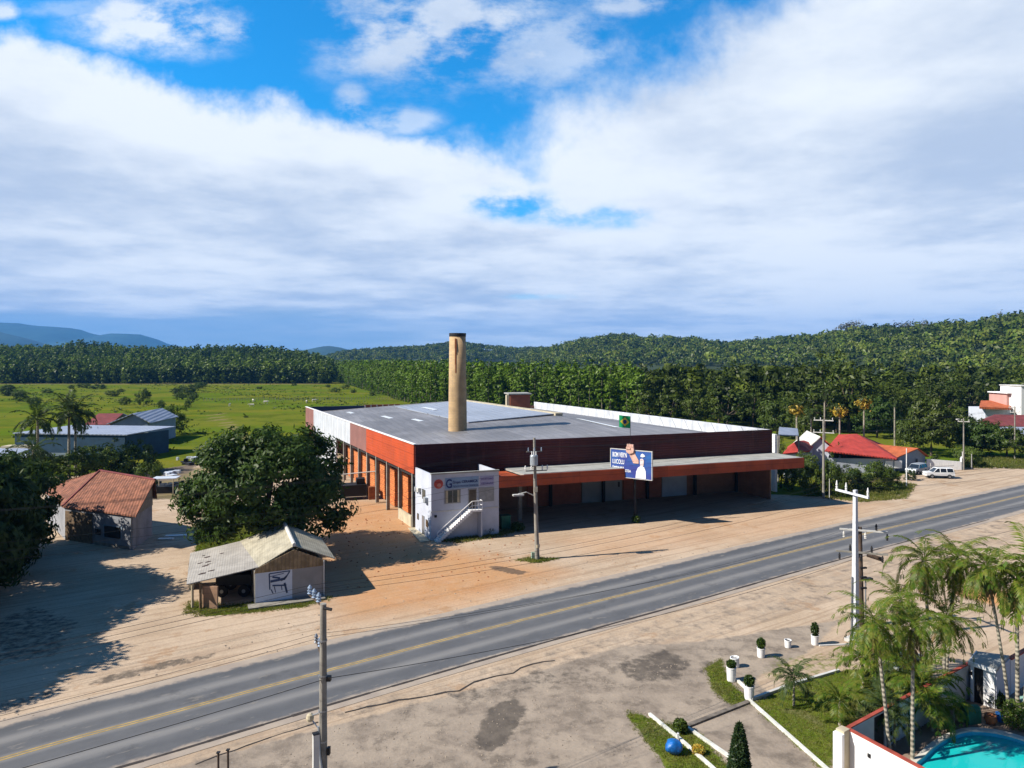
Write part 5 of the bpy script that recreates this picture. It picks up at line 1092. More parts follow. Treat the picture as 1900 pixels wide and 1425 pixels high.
p = G(1722, 883); car((p.x - .5, p.y + 2.5, 0), math.radians(215), 'pale grey car half hidden behind the white off-road car', M_steel, False)

# ================================================================ TREES, SHRUBS, PALMS
t1 = make_tree_mesh(5, 12.6, (7.7, 7.0, 6.2), 420, 1.25, 85, .30, .42, ctr=6.9, nlimb=14, low=-.74, lumps=.12, fill=.62)
place_tree('mango_tree', 'big dark round crowned tree between the drive and the brick bays', 'tree', (-25.0, 71.5, 0), t1, M_bark, L_tree)
t2 = make_tree_mesh(9, 11.5, (8.6, 8.6, 6.2), 460, 1.3, 85, .36, .45, ctr=5.9, nlimb=14, low=-.95, lumps=.14, fill=.6)
place_tree('shade_tree', 'large dark tree at the left edge in front of the tile roof house', 'tree', (-48.3, 57.0, 0), t2, M_bark, L_dark, None, (1.0, 1.0, 1.12))
place_tree('shade_tree', 'dark tree cut off by the left edge that shades the dirt yard', 'tree', (-50.0, 48.5, 0), t2, M_bark, L_dark, None, (1.05, 1.05, 1.15), 2.1)
place_tree('shade_tree', 'dark tree at the left edge nearest the tile roof house', 'tree', (-53.6, 69.0, 0), t2, M_bark, L_dark, None, (.84, .80, .86), 1.1)
place_tree('shade_tree', 'dark tree outside the left edge, nearest the road', 'tree', (-45.5, 41.0, 0), t2, M_bark, L_dark, None, (.9, .9, 1.05), 4.1)
SB = [make_tree_mesh(300 + i, 4.0, (2.5, 2.5, 2.0), 90, .6, 44, .17, .09, ctr=1.8, nlimb=8, low=-.9) for i in range(4)]
TM = [make_tree_mesh(320 + i, 8.0, (4.2, 4.2, 3.6), 110, 1.05, 44, .34, .22, ctr=4.3, nlimb=9, low=-.8) for i in range(3)]
def bush(px, base_py, wpx, hpx, name, label, cat, leaf=None, group=None, seed=0, mesh=None, depth=1.0):
    p = G(px, base_py); Yd = p.y; w_ = wpx / F * Yd; h = hpx / F * Yd; ms = mesh or SB[seed % 4]
    bw_, bh_ = (5.3, 4.0) if mesh is None else (8.8, 8.2)
    return place_tree(name, label, cat, (p.x, p.y + w_ * .3, 0), ms, M_bark, leaf or L_bush, group, (w_ / bw_, w_ / bw_ * depth, h / bh_), seed * 1.3)
bl_ = [(28, 905, 120, 60, 'shrub', 'leafy green shrub at the left edge under the nearest palms', L_bush), (130, 895, 95, 62, 'shrub', 'green shrub between the palms and the blue wall', L_bush), (185, 888, 95, 66, 'shrub', 'bushy green shrub behind the ridge of the tile roof', L_bush),
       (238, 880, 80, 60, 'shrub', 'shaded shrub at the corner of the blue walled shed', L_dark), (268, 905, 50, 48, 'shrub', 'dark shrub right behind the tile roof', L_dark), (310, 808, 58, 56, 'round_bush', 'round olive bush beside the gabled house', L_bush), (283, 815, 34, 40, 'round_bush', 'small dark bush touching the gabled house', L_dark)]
for i, (a, b_, c, d, n, l, lf) in enumerate(bl_): bush(a, b_, c, d, n, l, 'bush', lf, None, i)
for i, (a, b_, c, d) in enumerate(((262, 752, 26, 32), (228, 752, 22, 16), (205, 736, 26, 12), (175, 722, 32, 10), (150, 720, 26, 9), (130, 722, 12, 8), (297, 757, 14, 16), (10, 735, 30, 20), (30, 745, 34, 22), (60, 752, 24, 16), (8, 725, 22, 12), (85, 730, 18, 9), (330, 742, 20, 14), (222, 728, 14, 7),
                                   (342, 738, 24, 16), (350, 730, 22, 14), (358, 725, 22, 13), (366, 721, 22, 12), (372, 718, 20, 10), (325, 732, 22, 13), (335, 728, 22, 12), (352, 750, 14, 18), (346, 757, 12, 16), (360, 740, 12, 12), (640, 722, 16, 9), (620, 728, 22, 9), (608, 719, 10, 6), (545, 716, 10, 6), (480, 722, 12, 5), (455, 775, 10, 4), (600, 712, 14, 8), (655, 729, 12, 7), (690, 735, 14, 9))):
    if i < 14: lab = ('bushy little tree behind the gabled house roof', 'round bush left of the bushy little tree behind the houses', 'wide bush above the palms beside the blue shed', 'wide low bush near the far wood, left of the hedge', 'low bush just right of the widest far bush', 'tiny bush farthest left of the far pasture bushes', 'small bush just right of the little tree behind the houses', 'bush at the left edge, middle one of the cluster', 'biggest bush of the cluster at the left edge', 'right bush of the cluster at the left edge', 'low bush at the left edge nearest the far wood', 'small bush between the left cluster and the far wood', 'bush below the start of the dark hedge', 'tiny bush beyond the widest far bush')[i]
    elif i <= 23: lab = ORD[i - 14] + ' bush of the dark slanting pasture hedge'
    else: lab = ('wide low bush right in front of the plantation corner', 'longest low bush left of the plantation corner', 'tiny bush closest to the plantation corner', 'tiny bush farther left by the far wood', 'tiny bush midway along the far wood', 'lone low bush in the near pasture above the big tree', 'bush beside the plantation corner', 'small bush along the plantation edge, second from its corner', 'small bush along the plantation edge, nearest the chimney')[i - 24]
    bush(a, b_, c, d, 'field_bush', lab, 'bush', L_dark if 14 <= i <= 23 or i == 0 else L_bush, 'bushes scattered over the pasture' if not 14 <= i <= 23 else 'bushes of the pasture hedge', i)
# right middle distance
for i, (a, b_, c, d, n, l, lf) in enumerate(((1512, 922, 52, 78, 'shrub', 'tall ragged shrub at the end of the canopy, left of the pole', L_bush), (1548, 922, 46, 74, 'shrub', 'brownish shrub right behind the concrete pole', L_dark), (1583, 915, 70, 48, 'shrub', 'wide olive shrub in front of the red roof house', L_bush),
        (1628, 912, 76, 54, 'shrub', 'wide olive shrub in front of the wall of the blue grey house', L_bush), (1655, 903, 40, 36, 'shrub', 'low dark shrub at the right end of the shrub row', L_dark), (1556, 875, 26, 50, 'shrub', 'dark upright shrub against the white gable', L_dark), (1693, 892, 22, 22, 'shrub', 'small light green shrub by the white post', L_bush),
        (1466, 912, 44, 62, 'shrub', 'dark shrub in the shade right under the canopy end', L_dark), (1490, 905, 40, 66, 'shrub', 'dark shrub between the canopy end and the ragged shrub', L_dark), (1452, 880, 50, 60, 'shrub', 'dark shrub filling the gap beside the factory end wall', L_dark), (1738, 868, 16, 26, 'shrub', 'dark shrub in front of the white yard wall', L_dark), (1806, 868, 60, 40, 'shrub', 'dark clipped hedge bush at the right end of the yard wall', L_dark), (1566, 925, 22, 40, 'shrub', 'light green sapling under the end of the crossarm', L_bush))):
    bush(a, b_, c, d, n, l, 'bush', lf, None, i + 1)
for i, (a, b_, c, d, l, lf) in enumerate(((1745, 850, 95, 105, 'spreading brownish tree behind the white yard wall', L_wood), (1840, 850, 90, 70, 'dark leafy tree below the dark red roof', L_tree), (1885, 852, 80, 62, 'bright leafy tree at the right edge on the grass bank', L_bush), (1795, 830, 80, 70, 'green tree left of the dark red roof', L_wood), (1790, 775, 90, 75, 'light green tree left of the pink house', L_bush),
        (1700, 838, 60, 60, 'small tree behind the orange roof', L_tree), (1500, 830, 60, 70, 'dark tree behind the small red roof house', L_dark), (1640, 815, 80, 80, 'dark tree behind the bright red roof', L_dark), (1450, 815, 70, 80, 'dark tree behind the white tank', L_dark))):
    bush(a, b_, c, d, 'leafy_tree', l, 'tree', lf, None, i + 2, TM[i % 3])
# tall emergent trees on the skyline of the wood
for i, (px, Yd, zt, w_, l) in enumerate(((1575, 190, 22.5, 14, 'tallest dark crown of the wood above the red roofs'), (1500, 200, 21.5, 14, 'broad light green crown left of the tallest tree of the wood'), (1535, 210, 22, 12, 'rounded crown between the two tallest trees of the wood'), (1420, 215, 19.5, 12, 'green crown in the wood above the end of the factory'))):
    place_tree('tall_tree', l, 'tree', (PXY(px, Yd), Yd, 0), WD[i % 4], M_bark, (L_tree if i == 0 else L_wood), None, (w_ / 9.6, w_ / 9.6, zt / 14), i * 1.1)

def palm_mesh(seed, H, fl, nf, lw=.05, ll=.55, tr=.12, lean=0.0, droop=1.0, up0=70, lo0=-25, seg=22, dense=2):
    rg = random.Random(seed); V = []; Q = []; top = Vector((lean, 0, H)); rach = MB()
    for k in range(nf):
        az = k * 2.399 + rg.uniform(-.2, .2); f = k / (nf - 1); el = math.radians(up0 + (lo0 - up0) * f + rg.uniform(-8, 8)); L = fl * rg.uniform(.85, 1.1)
        p = top.copy(); h = Vector((math.cos(az), math.sin(az), 0)); side = Vector((-h.y, h.x, 0)); e = el; pts = [p.copy()]
        for s in range(seg):
            t_ = (s + 1) / seg; e -= math.radians((4.5 + 3.5 * f) * droop) * (22 / seg) * (.5 + t_); e = max(e, -1.45)
            d = h * math.cos(e) + Vector((0, 0, math.sin(e))); p = p + d * L / seg; pts.append(p.copy())
            if t_ < .12: continue
            for sd_ in (-1, 1):
                for r in range(dense):
                    q = p - d * (L / seg) * r / dense; l = ll * (math.sin(min(1, t_ * 1.05 + .1) * math.pi) ** .5) * rg.uniform(.75, 1.15) if t_ < .95 else ll * .35
                    dn = rg.uniform(.25, .9) * (.45 + .5 * f); dr2 = (side * sd_ + d * .7 + Vector((0, 0, -dn + .25))).normalized(); m_ = q + dr2 * l * .5; tip = q + dr2 * l + Vector((0, 0, -l * .22))
                    wv = d.cross(dr2).cross(dr2).normalized() * lw * .5 + Vector((0, 0, 0)); wv = (d - dr2 * d.dot(dr2)).normalized() * lw * .5
                    o = len(V); V += [q, m_ + wv, tip, m_ - wv]; Q.append((o, o + 1, o + 2, o + 3))
        rach.tube(pts[::3], .022, 4, .008)
    o = len(V); V += rach.v; 
    me = bpy.data.meshes.new('crown'); me.from_pydata([tuple(v) for v in V], [], Q + [tuple(i + o for i in f) for f in rach.f])
    mb = MB(); mb.tube([(0, 0, -.2), (lean * .25, 0, H * .3), (lean * .6, 0, H * .65), top], tr, 10, tr * .75); mt = bpy.data.meshes.new('trunk'); mt.from_pydata([tuple(v) for v in mb.v], [], mb.f)
    mb = MB(); mb.tube([top - Vector((0, 0, .75)), top - Vector((0, 0, .3)), top + Vector((0, 0, .1))], tr * .85, 10, tr * .5); ms = bpy.data.meshes.new('crownshaft'); ms.from_pydata([tuple(v) for v in mb.v], [], mb.f)
    return mt, me, ms
M_shaft = mat('green_crownshaft', (0.22, 0.26, 0.08), .6, .2, 2)
def palm(loc, meshes, label, leaf=L_palm, scale=1.0, rz=0.0, group='palms in the garden around the pool', name='palm_tree', bark=None):
    o = thing(name, label, 'palm', loc, group, local=True); o.rotation_euler.z = rz; o.scale = (scale,) * 3
    link('trunk', meshes[0], bark or M_palmtrunk, o); link('crown', meshes[1], leaf, o); link('crownshaft', meshes[2], M_shaft, o)
    if meshes in PA: link('dry_fronds', DRY[PA.index(meshes)], L_dry, o)
    return o
PA = [palm_mesh(1, 7.0, 2.8, 21, lean=-.8, droop=.98, tr=.10, lw=.05, ll=.5), palm_mesh(2, 7.0, 2.7, 20, lean=.3, droop=1.05, tr=.10, lw=.05, ll=.5), palm_mesh(3, 8.0, 2.9, 21, lean=-1.3, droop=1.0, tr=.09, lw=.05, ll=.5), palm_mesh(4, 5.2, 2.9, 19, lean=.4, droop=.8, tr=.10, lw=.06, ll=.55)]
DRY = [palm_mesh(40 + i, h_, 1.9, 5, lean=l_, droop=.5, tr=.1, lw=.07, ll=.4, up0=-35, lo0=-75, seg=14)[1] for i, (h_, l_) in enumerate(((6.85, -.8), (6.85, .3), (7.85, -1.3), (5.05, .4)))]
for d_ in DRY: d_.name = 'dry_fronds'
PS = [palm_mesh(11, 1.5, 1.7, 13, ll=.42, lw=.045, tr=.07, droop=.9, up0=80, lo0=5), palm_mesh(12, 1.2, 1.9, 11, ll=.45, lw=.045, tr=.07, droop=1.1, up0=80, lo0=5)]
def at(px, Yd, z=0): return (PXY(px, Yd), Yd, z)
palm(at(1652, 35.2), PA[0], 'leaning garden palm in front of the right pylon, leftmost tall one', scale=.98)
palm(at(1693, 34.8), PA[1], 'straight garden palm rising beside the red coping of the pool wall', scale=.95, rz=1.0)
palm(at(1728, 41.0), PA[1], 'tall arching palm at the back of the garden, left of its twin', scale=1.16, rz=2.6)
palm(at(1752, 41.6), PA[0], 'tall arching palm at the back of the garden, right of its twin', scale=1.16, rz=3.4)
palm(at(1750, 40.0), PA[3], 'lower broad palm standing in front of the gatehouse wall', scale=.98, rz=.7)
palm(at(1875, 39.2), PA[2], 'thin leaning palm by the poolside shrub, leftmost of the right clump', scale=1.04)
palm(at(1888, 39.0), PA[1], 'upright palm with yellowish stem in the middle of the right clump', scale=1.10, rz=4.0)
palm(at(1902, 39.3), PA[3], 'palm at the right edge of the view in the right clump', scale=1.55, rz=5.2)
palm(at(1680, 43.5), PA[3], 'mid height palm behind the leftmost tall palms', scale=.95, rz=1.9)
palm(at(1708, 38.5), PS[1], 'stemless young palm filling the wall corner', scale=1.7, rz=.3)
palm(at(1473, 40.3), PS[0], 'small fan crowned palm alone on the lawn', scale=1.05, leaf=L_palmdk)
palm(at(1558, 38.1), PS[1], 'small bright palm on the lawn beside the wall corner', scale=1.15)
for i, (px, Yd, s, l) in enumerate(((1655, 41.5, 1.5, 'leafy young palm at the back of the lawn'), (1600, 42.5, 1.35, 'young palm under the white pylon foot'), (1625, 43.6, 1.5, 'young palm behind the white pylon foot'), (1690, 40.5, 1.35, 'young palm between the back wall and the lawn'), (1640, 36.8, 1.1, 'young palm inside the wall near the gate opening'), (1730, 37.5, 1.3, 'young palm inside the back wall in the shade'), (1660, 36.0, 1.0, 'youngest palm at the foot of the leaning palm'), (1770, 38.2, .8, 'young palm by the shaded patio'))):
    palm(at(px, Yd), PS[i % 2], l, scale=s, rz=i * 1.3)
PD = [palm_mesh(21, 8.6, 4.6, 15, ll=1.0, lw=.16, tr=.2, droop=.85, up0=85, lo0=-15, seg=16), palm_mesh(22, 5.0, 3.9, 13, ll=.9, lw=.15, tr=.17, droop=.85, up0=70, lo0=-20, seg=16)]
gl_p = 'palms beside the blue walled shed'
palm(at(70, 112), PD[0], 'dark royal palm with a tall upright spear in front of the blue wall', L_palmdk, 1.18, .5, gl_p); palm(at(62, 107), PD[1], 'lower dark palm at the left edge beside the lavender roof', L_palmdk, 1.2, 0, gl_p)
palm(at(128, 120), PD[0], 'dark royal palm left of the gabled house, left trunk of the pair', L_palmdk, 1.25, 2.0, gl_p); palm(at(140, 122), PD[0], 'dark royal palm left of the gabled house, right trunk of the pair', L_palmdk, 1.2, 4.0, gl_p)
# tall palms with yellow flower heads behind the red roofs
PT = palm_mesh(31, 11.5, 1.9, 13, ll=.7, lw=.14, tr=.2, droop=1.1, seg=10)
for i, (px, Yd, yh, l) in enumerate(((1478, 136, 760, 'tall palm with a pale yellow head, leftmost behind the roofs'), (1505, 138, 770, 'tall slim grey palm between the yellow headed ones'), (1558, 132, 762, 'tall palm with the biggest yellow head, above the bright red roof'), (1603, 134, 747, 'tallest palm with an orange yellow head above the red roof'), (1530, 140, 735, 'tall slim palm behind the crossarms of the concrete pole'), (1660, 150, 748, 'slim palm trunk at the front of the wood'))):
    z = CH - (yh - HY) / F * Yd; o = palm(at(px, Yd), PT, l, L_palmdk, 1.0, i, 'tall palms behind the red roof houses'); o.scale = (.9, .9, (z + .7) / 11.5)
    if i in (0, 2, 3):
        rg = np.random.default_rng(i); Cc = rg.normal(size=(420, 3)) * np.array([.55, .55, .45]) + np.array([0, 0, 10.7]); V_, Q_ = quads_at(rg, Cc, .38, .5)
        link('flower_head', npmesh('flower_head', V_, Q_), L_yellow, o)

# cypress, clipped and potted plants
cy = thing('cypress', 'dark pointed cypress at the bottom edge', 'tree', at(1372, 32.6), None, local=True); o = cy
rg = np.random.default_rng(4); n = 5200; hh = rg.uniform(0, 1, n); rr_ = (.62 * (1 - hh) ** .55 * (.25 + .75 * np.minimum(1, hh * 6))) * (rg.random(n) ** .25); az = rg.uniform(0, 6.28, n)
V_, Q_ = quads_at(rg, np.stack([rr_ * np.cos(az), rr_ * np.sin(az), .1 + hh * 2.75 + .2 * np.abs(np.sin(az * 3))], 1), .13, .5); V_[:, 2] = np.maximum(V_[:, 2], 0.02)
link('crown', npmesh('crown', V_, Q_), L_cyp, o); mb = MB().tube([(0, 0, -.1), (0, 0, 1.8)], .07, 8, .03); me = bpy.data.meshes.new('trunk'); me.from_pydata([tuple(v) for v in mb.v], [], mb.f); link('trunk', me, M_bark, o)
rg = np.random.default_rng(9)
def ballplant(name, r, h, n, leaf, sz=.09):
    d = rg.normal(size=(n, 3)); d /= np.linalg.norm(d, axis=1)[:, None]; d *= (rg.random((n, 1)) ** .35); V_, Q_ = quads_at(rg, d * np.array([r, r, h]), sz); return npmesh(name, V_, Q_)
for i, (px, py, hp, r, plant, l) in enumerate(((1357, 1263, .86, .29, (.30, .22, 0), 'tall white pot with a low plant, beside the leaning white pot'), (1365, 1237, .62, .27, None, 'tilted white pot with an empty rim behind the tall pot'), (1390, 1297, .80, .29, (.31, .34, 0), 'white pot with a round clipped bush where the kerbs meet'), (1412, 1219, .62, .26, (.30, .36, 0), 'white pot with a spreading bush, third along the garden edge'), (1462, 1201, .52, .23, None, 'smallest empty white pot between the two planted pots'), (1512, 1196, .66, .25, (.27, .5, 0), 'farthest white pot with a tall bush near the white pylon'))):
    p = G(px, py); o = thing('white_pot', l, 'pot', p, 'white pots along the garden edge', local=True)
    mb = MB().lathe((0, 0, 0), [(r * .86, 0), (r * .9, .05), (r, hp * .9), (r * 1.06, hp * .92), (r * 1.06, hp), (r * .9, hp), (r * .88, hp - .08)], 20); me = bpy.data.meshes.new('pot_body'); me.from_pydata([tuple(v) for v in mb.v], [], mb.f); link('pot_body', me, M_whitecl, o)
    mb = MB().lathe((0, 0, hp - .1), [(r * .9, 0), (r * .9, .02)], 20); me = bpy.data.meshes.new('soil'); me.from_pydata([tuple(v) for v in mb.v], [], mb.f); link('soil', me, M_soil, o)
    if plant: link('plant', ballplant('plant', plant[0], plant[1], 700, L_bush), L_tree, o, (0, 0, hp + plant[1] * .85))
    if i == 1: o.rotation_euler = (.0, -.12, 0)
for px, py, r, h, l, lf in ((1262, 1358, .38, .35, 'small clipped bush where the mossy kerb starts', L_bush), (1180, 970, .55, .5, 'small plant at the foot of the billboard post', L_tree), (1886, 1352, .75, .8, 'yellow green bush beside the pool', L_bush), (960, 985, .9, .55, 'low bush at the right corner of the white office', L_tree), (905, 990, 1.0, .55, 'low bush at the foot of the white office wall', L_tree), (1296, 1398, .3, .2, 'low flowering plant in the grass triangle', L_yellow), (1848, 1312, .5, .5, 'dark potted plant against the gatehouse wall', L_dark)):
    p = G(px, py); o = tag(link('low_plant', ballplant('low_plant', r, h, 900, None, .12), lf, None, (p.x, p.y, h * .9)), l, 'plant')
p = G(1250, 1398); mb = MB(); rg2 = random.Random(3)
n1_, n2_ = 14, 22
for i in range(n1_ + 1):
    th = math.pi * i / n1_
    for j in range(n2_):
        a = 2 * math.pi * j / n2_; k = 1 + .10 * math.sin(a * 3 + th * 2) + .05 * math.sin(a * 7 + i); mb.v.append(p + Vector((.43 * k * math.sin(th) * math.cos(a), .40 * k * math.sin(th) * math.sin(a), .36 + .36 * math.cos(th))))
for i in range(n1_):
    for j in range(n2_): mb.f.append((i * n2_ + j, (i + 1) * n2_ + j, (i + 1) * n2_ + (j + 1) % n2_, i * n2_ + (j + 1) % n2_))
single(mb, 'blue_bundle', M_blue, 'round bright blue tarpaulin bundle on the grass', 'bundle', smooth=True)

# ---------------------------------------------------------------- grass tufts (stuff)
def tufts(poly, n, h, label, seed, name='grass'):
    rg = np.random.default_rng(seed); xs = [p[0] for p in poly]; ys = [p[1] for p in poly]; P = np.stack([rg.uniform(min(xs), max(xs), n * 3), rg.uniform(min(ys), max(ys), n * 3)], 1); k = poly_sdf(P, poly) > rg.uniform(-.3, .25, len(P)); P = P[k][:n]
    P = P[poly_sdf(P, POOL) < -.3]
    C = np.repeat(P, 3, 0) + rg.normal(size=(len(P) * 3, 2)) * .06; m_ = len(C); hh = h * rg.uniform(.4, 1.2, m_); a = rg.uniform(0, 6.28, m_); dx_, dy_ = np.cos(a) * h * .14, np.sin(a) * h * .14; lx, ly = rg.normal(size=m_) * h * .4, rg.normal(size=m_) * h * .4
    z0 = np.zeros(m_); V = np.stack([np.stack([C[:, 0] - dx_, C[:, 1] - dy_, z0], 1), np.stack([C[:, 0] + dx_, C[:, 1] + dy_, z0], 1), np.stack([C[:, 0] + lx, C[:, 1] + ly, hh], 1)], 1).reshape(-1, 3)
    me = npmesh(name, V, np.arange(m_ * 3).reshape(-1, 3)); return tag(link(name, me, L_grass), label, 'grass', kind='stuff')
tufts(gp((1393, 1306), (1470, 1274), (1560, 1246), (1650, 1238), (1740, 1262), (1700, 1300), (1575, 1350), (1540, 1425), (1530, 1440), (1500, 1400)), 9000, .09, 'green lawn with the small palms', 1)
tufts(gp((1310, 1240), (1338, 1222), (1352, 1262), (1392, 1300), (1366, 1312), (1322, 1282)), 1500, .10, 'grass strip beside the white pots', 2)
tufts(gp((1160, 1318), (1262, 1348), (1300, 1362), (1350, 1420), (1330, 1480), (1250, 1440), (1180, 1350)), 3000, .10, 'grass triangle around the blue bundle', 3)
tufts(gp((362, 1028), (364, 975), (380, 955), (470, 950), (570, 960), (560, 985), (440, 1010)), 5000, .2, 'grass under the big round crowned tree', 4)
tufts(gp((340, 1140), (350, 1115), (420, 1122), (600, 1108), (630, 1106), (560, 1128), (380, 1145)), 2600, .16, 'weeds along the front of the roadside shed', 5)
tufts(gp((955, 1040), (990, 1034), (1035, 1037), (1000, 1045)), 500, .2, 'weeds at the foot of the transformer pole', 6)
tufts(gp((820, 1004), (930, 984), (975, 980), (930, 996), (850, 1008)), 900, .28, 'weeds along the foot of the white office', 7)
tufts(gp((1490, 905), (1530, 925), (1600, 932), (1680, 925), (1700, 900), (1640, 890)), 4500, .35, 'rough grass around the shrubs by the concrete pole', 8)
tufts(gp((1786, 868), (1960, 872), (1960, 845), (1790, 848)), 3500, .4, 'bright grass bank at the right edge', 9)

def stones(poly, n, r, label, seed, m=None):
    rg = np.random.default_rng(seed); xs = [p[0] for p in poly]; ys = [p[1] for p in poly]; P = np.stack([rg.uniform(min(xs), max(xs), n * 4), rg.uniform(min(ys), max(ys), n * 4)], 1); P = P[poly_sdf(P, poly) > 0][:n]; V = []; Fc = []
    for x, y in P:
        s_ = r * rg.uniform(.4, 1.5) ** 1.5; o = len(V); k = 6
        for j in range(k): a = 6.283 * j / k; q = s_ * rg.uniform(.7, 1.2); V.append((x + q * math.cos(a), y + q * math.sin(a), .0))
        for j in range(k): a = 6.283 * j / k + .3; q = s_ * rg.uniform(.4, .7); V.append((x + q * math.cos(a), y + q * math.sin(a), s_ * .55))
        for j in range(k): Fc.append((o + j, o + (j + 1) % k, o + k + (j + 1) % k, o + k + j))
        Fc.append(tuple(range(o + k, o + 2 * k)))
    me = bpy.data.meshes.new('stones'); me.from_pydata(V, [], Fc); return tag(link('stones', me, m or M_conc), label, 'stones', kind='stuff')
M_stone = mat('pale_stone', (0.42, 0.34, 0.26), .95, .4, 2.0)
stones(gp((0, 1330), (600, 1130), (1000, 1045), (1550, 960), (1560, 985), (1200, 1050), (600, 1190), (0, 1345)), 500, .05, 'small stones on the dirt yard along the road', 3, M_stone)
stones(gp((420, 1425), (640, 1345), (1000, 1260), (1300, 1225), (1300, 1330), (1160, 1420), (900, 1500), (500, 1500)), 900, .03, 'loose gravel stones on the near forecourt', 4, M_stone)
stones(gp((560, 940), (1000, 1000), (900, 1080), (640, 1100), (600, 1010)), 350, .07, 'brick rubble bits on the yard by the office', 5, M_clay)
rgt = np.random.default_rng(77); n_ = 5200; U_ = rgt.uniform(-.76, -.12, n_); Y_ = np.sqrt(rgt.uniform(150 ** 2, 540 ** 2, n_)); cl2 = np.sin(U_ * 31 + Y_ * .05) * np.sin(Y_ * .033 + U_ * 12) + rgt.normal(0, .4, n_); kk = (cl2 > .35) & (poly_sdf(np.stack([U_ * Y_, Y_], 1), [FP(-3, -8), FP(55, -8), FP(55, 76), FP(-3, 76)]) < 0)
C3 = np.stack([(U_ * Y_)[kk], Y_[kk], np.full(kk.sum(), .15)], 1); C3 = np.repeat(C3, 5, 0) + rgt.normal(0, .45, (kk.sum() * 5, 3)) * np.array([1, 1, .25]); V_, Q_ = quads_at(rgt, C3, .42, .9)
tag(link('tussocks', npmesh('tussocks', V_, Q_), L_bush), 'rough tussocks and low weeds scattered in the pasture', 'weeds', kind='stuff')
fo = thing('pasture_fence', 'thin post and wire fence across the distant pasture', 'fence', G(480, 743))
mbp = MB(); mbw = MB(); fa, fb_ = G(378, 744), G(740, 742)
for k in range(70): p = fa.lerp(fb_, k / 69); mbp.box(p + Vector((0, 0, .7)), (.16, .16, 1.4))
for z in (.5, .9, 1.3): mbw.tube([fa + Vector((0, 0, z)), fb_ + Vector((0, 0, z))], .02, 4)
part(mbp, 'posts', M_conc, fo, kind='stuff'); part(mbw, 'wires', M_black, fo)

# ================================================================ GARDEN WALLS, POOL
def kerb(pts, label, m=M_kerb, w_=.16, h=.14, name='garden_kerb'):
    mb = MB()
    for a, b_ in zip(pts[:-1], pts[1:]): mb.wall(a, b_, 0, h, w_)
    return single(mb, name, m, label, 'kerb', 'low kerbs of the garden')
kerb([G(1205, 1327), G(1262, 1374), G(1320, 1425), G(1345, 1448)], 'long white kerb on the left side of the grass triangle, passing the blue bundle'); kerb([G(1275, 1352), G(1362, 1412)], 'short white kerb from the clipped bush towards the cypress')
kerb([G(1390, 1301), G(1532, 1427), G(1560, 1452)], 'white kerb along the left edge of the lawn'); kerb([G(1266, 1352), G(1390, 1303)], 'dark mossy kerb from the clipped bush to the potted bush', M_darkkerb, .28, .10)
kerb([G(1394, 1300), G(1470, 1272), G(1556, 1246)], 'mossy white topped kerb between the pots and the small palm', M_conclt, .18, .16); kerb([G(1520, 1199), G(1585, 1196)], 'thin pale kerb beside the farthest pot', M_conclt, .12, .08); kerb([G(1367, 1263), G(1388, 1283)], 'short white kerb between the tall pot and the clipped bush pot')
single(MB().box(G(1258, 1376) + Vector((0, 0, .22)), (.1, .1, .44)), 'marker_post', M_whitecl, 'small white stake beside the blue bundle', 'stake')
WZ = 2.0; c0 = G(1572, 1352, WZ); c1 = G(1712, 1427, WZ); d1_ = (c1 - c0).normalized(); c1e = c0 + d1_ * 14; c2 = G(1800, 1230, WZ); c0.z = c1e.z = c2.z = 0
gw = thing('pool_wall', 'white garden wall with red coping around the pool', 'wall', (c0.x, c0.y, 0))
bdir = (c2 - c0).normalized(); g0, g1_ = c0 + bdir * 2.3, c0 + bdir * 3.3
part(MB().wall(c0, c1e, 0, WZ, .16), 'front_wall', M_whitecl, gw); part(MB().wall(c0, g0, 0, WZ, .16).wall(g0, g1_, 1.9, WZ, .16).wall(g1_, c2, 0, WZ, .16), 'back_wall', mat('grey_white_wall', (0.55, 0.55, 0.55), .85, .15, 1), gw)
mb = MB().wall(c0 - d1_ * .1, c1e, WZ + .002, WZ + .06, .2).wall(c0 + bdir * .15, c2, WZ + .002, WZ + .06, .2); part(mb, 'coping', M_coping, gw)
pp = c0 - d1_ * .02 - bdir * .35; part(MB().box(pp + Vector((0, 0, 1.05)), (.5, .42, 2.1), math.atan2(bdir.y, bdir.x)), 'corner_pillar', M_cream, gw); part(MB().box(pp - bdir * .36 + Vector((0, 0, 1.0)), (.2, .46, 2.0), math.atan2(bdir.y, bdir.x)), 'pillar_face', M_whitecl, gw)
part(MB().wall(g0, g1_, 0, 1.9, .05), 'gate', M_dark, gw); q = c0 + d1_ * 1.25; nn = Vector((d1_.y, -d1_.x, 0)); part(MB().box(q + nn * .1 + Vector((0, 0, 1.35)), (.12, .12, .16)), 'wall_lamp', M_black, gw)
# gatehouse
gh0 = c2; gdir = Vector((d1_.x, d1_.y, 0)); A4 = [c2 + bdir * .1, c2 + bdir * .1 + gdir * 0, c2 + bdir * 3.2, c2 + bdir * 3.2]
gt = thing('gatehouse', 'small white gatehouse with flat white edged roof and dark doorway', 'gatehouse', (c2.x + 1, c2.y, 0)); ang = math.atan2(bdir.y, bdir.x)
f0 = G(1797, 1228, 2.35); f1 = G(1848, 1244, 2.35); f2 = G(1873, 1216, 2.35); f3 = G(1812, 1208, 2.35)
part(MB().slab([f0, f1, f2, f3], .14), 'roof', M_slab, gt); part(MB().wall(f0, f1, 2.18, 2.40, .08).wall(f0 + (f3 - f0) * 0, f3, 2.18, 2.38, .06), 'fascia', M_whitecl, gt)
F0 = Vector((f0.x, f0.y, 0)); F1 = Vector((f1.x, f1.y, 0)); F2 = Vector((f2.x, f2.y, 0)); F3 = Vector((f3.x, f3.y, 0)); fd = F1 - F0
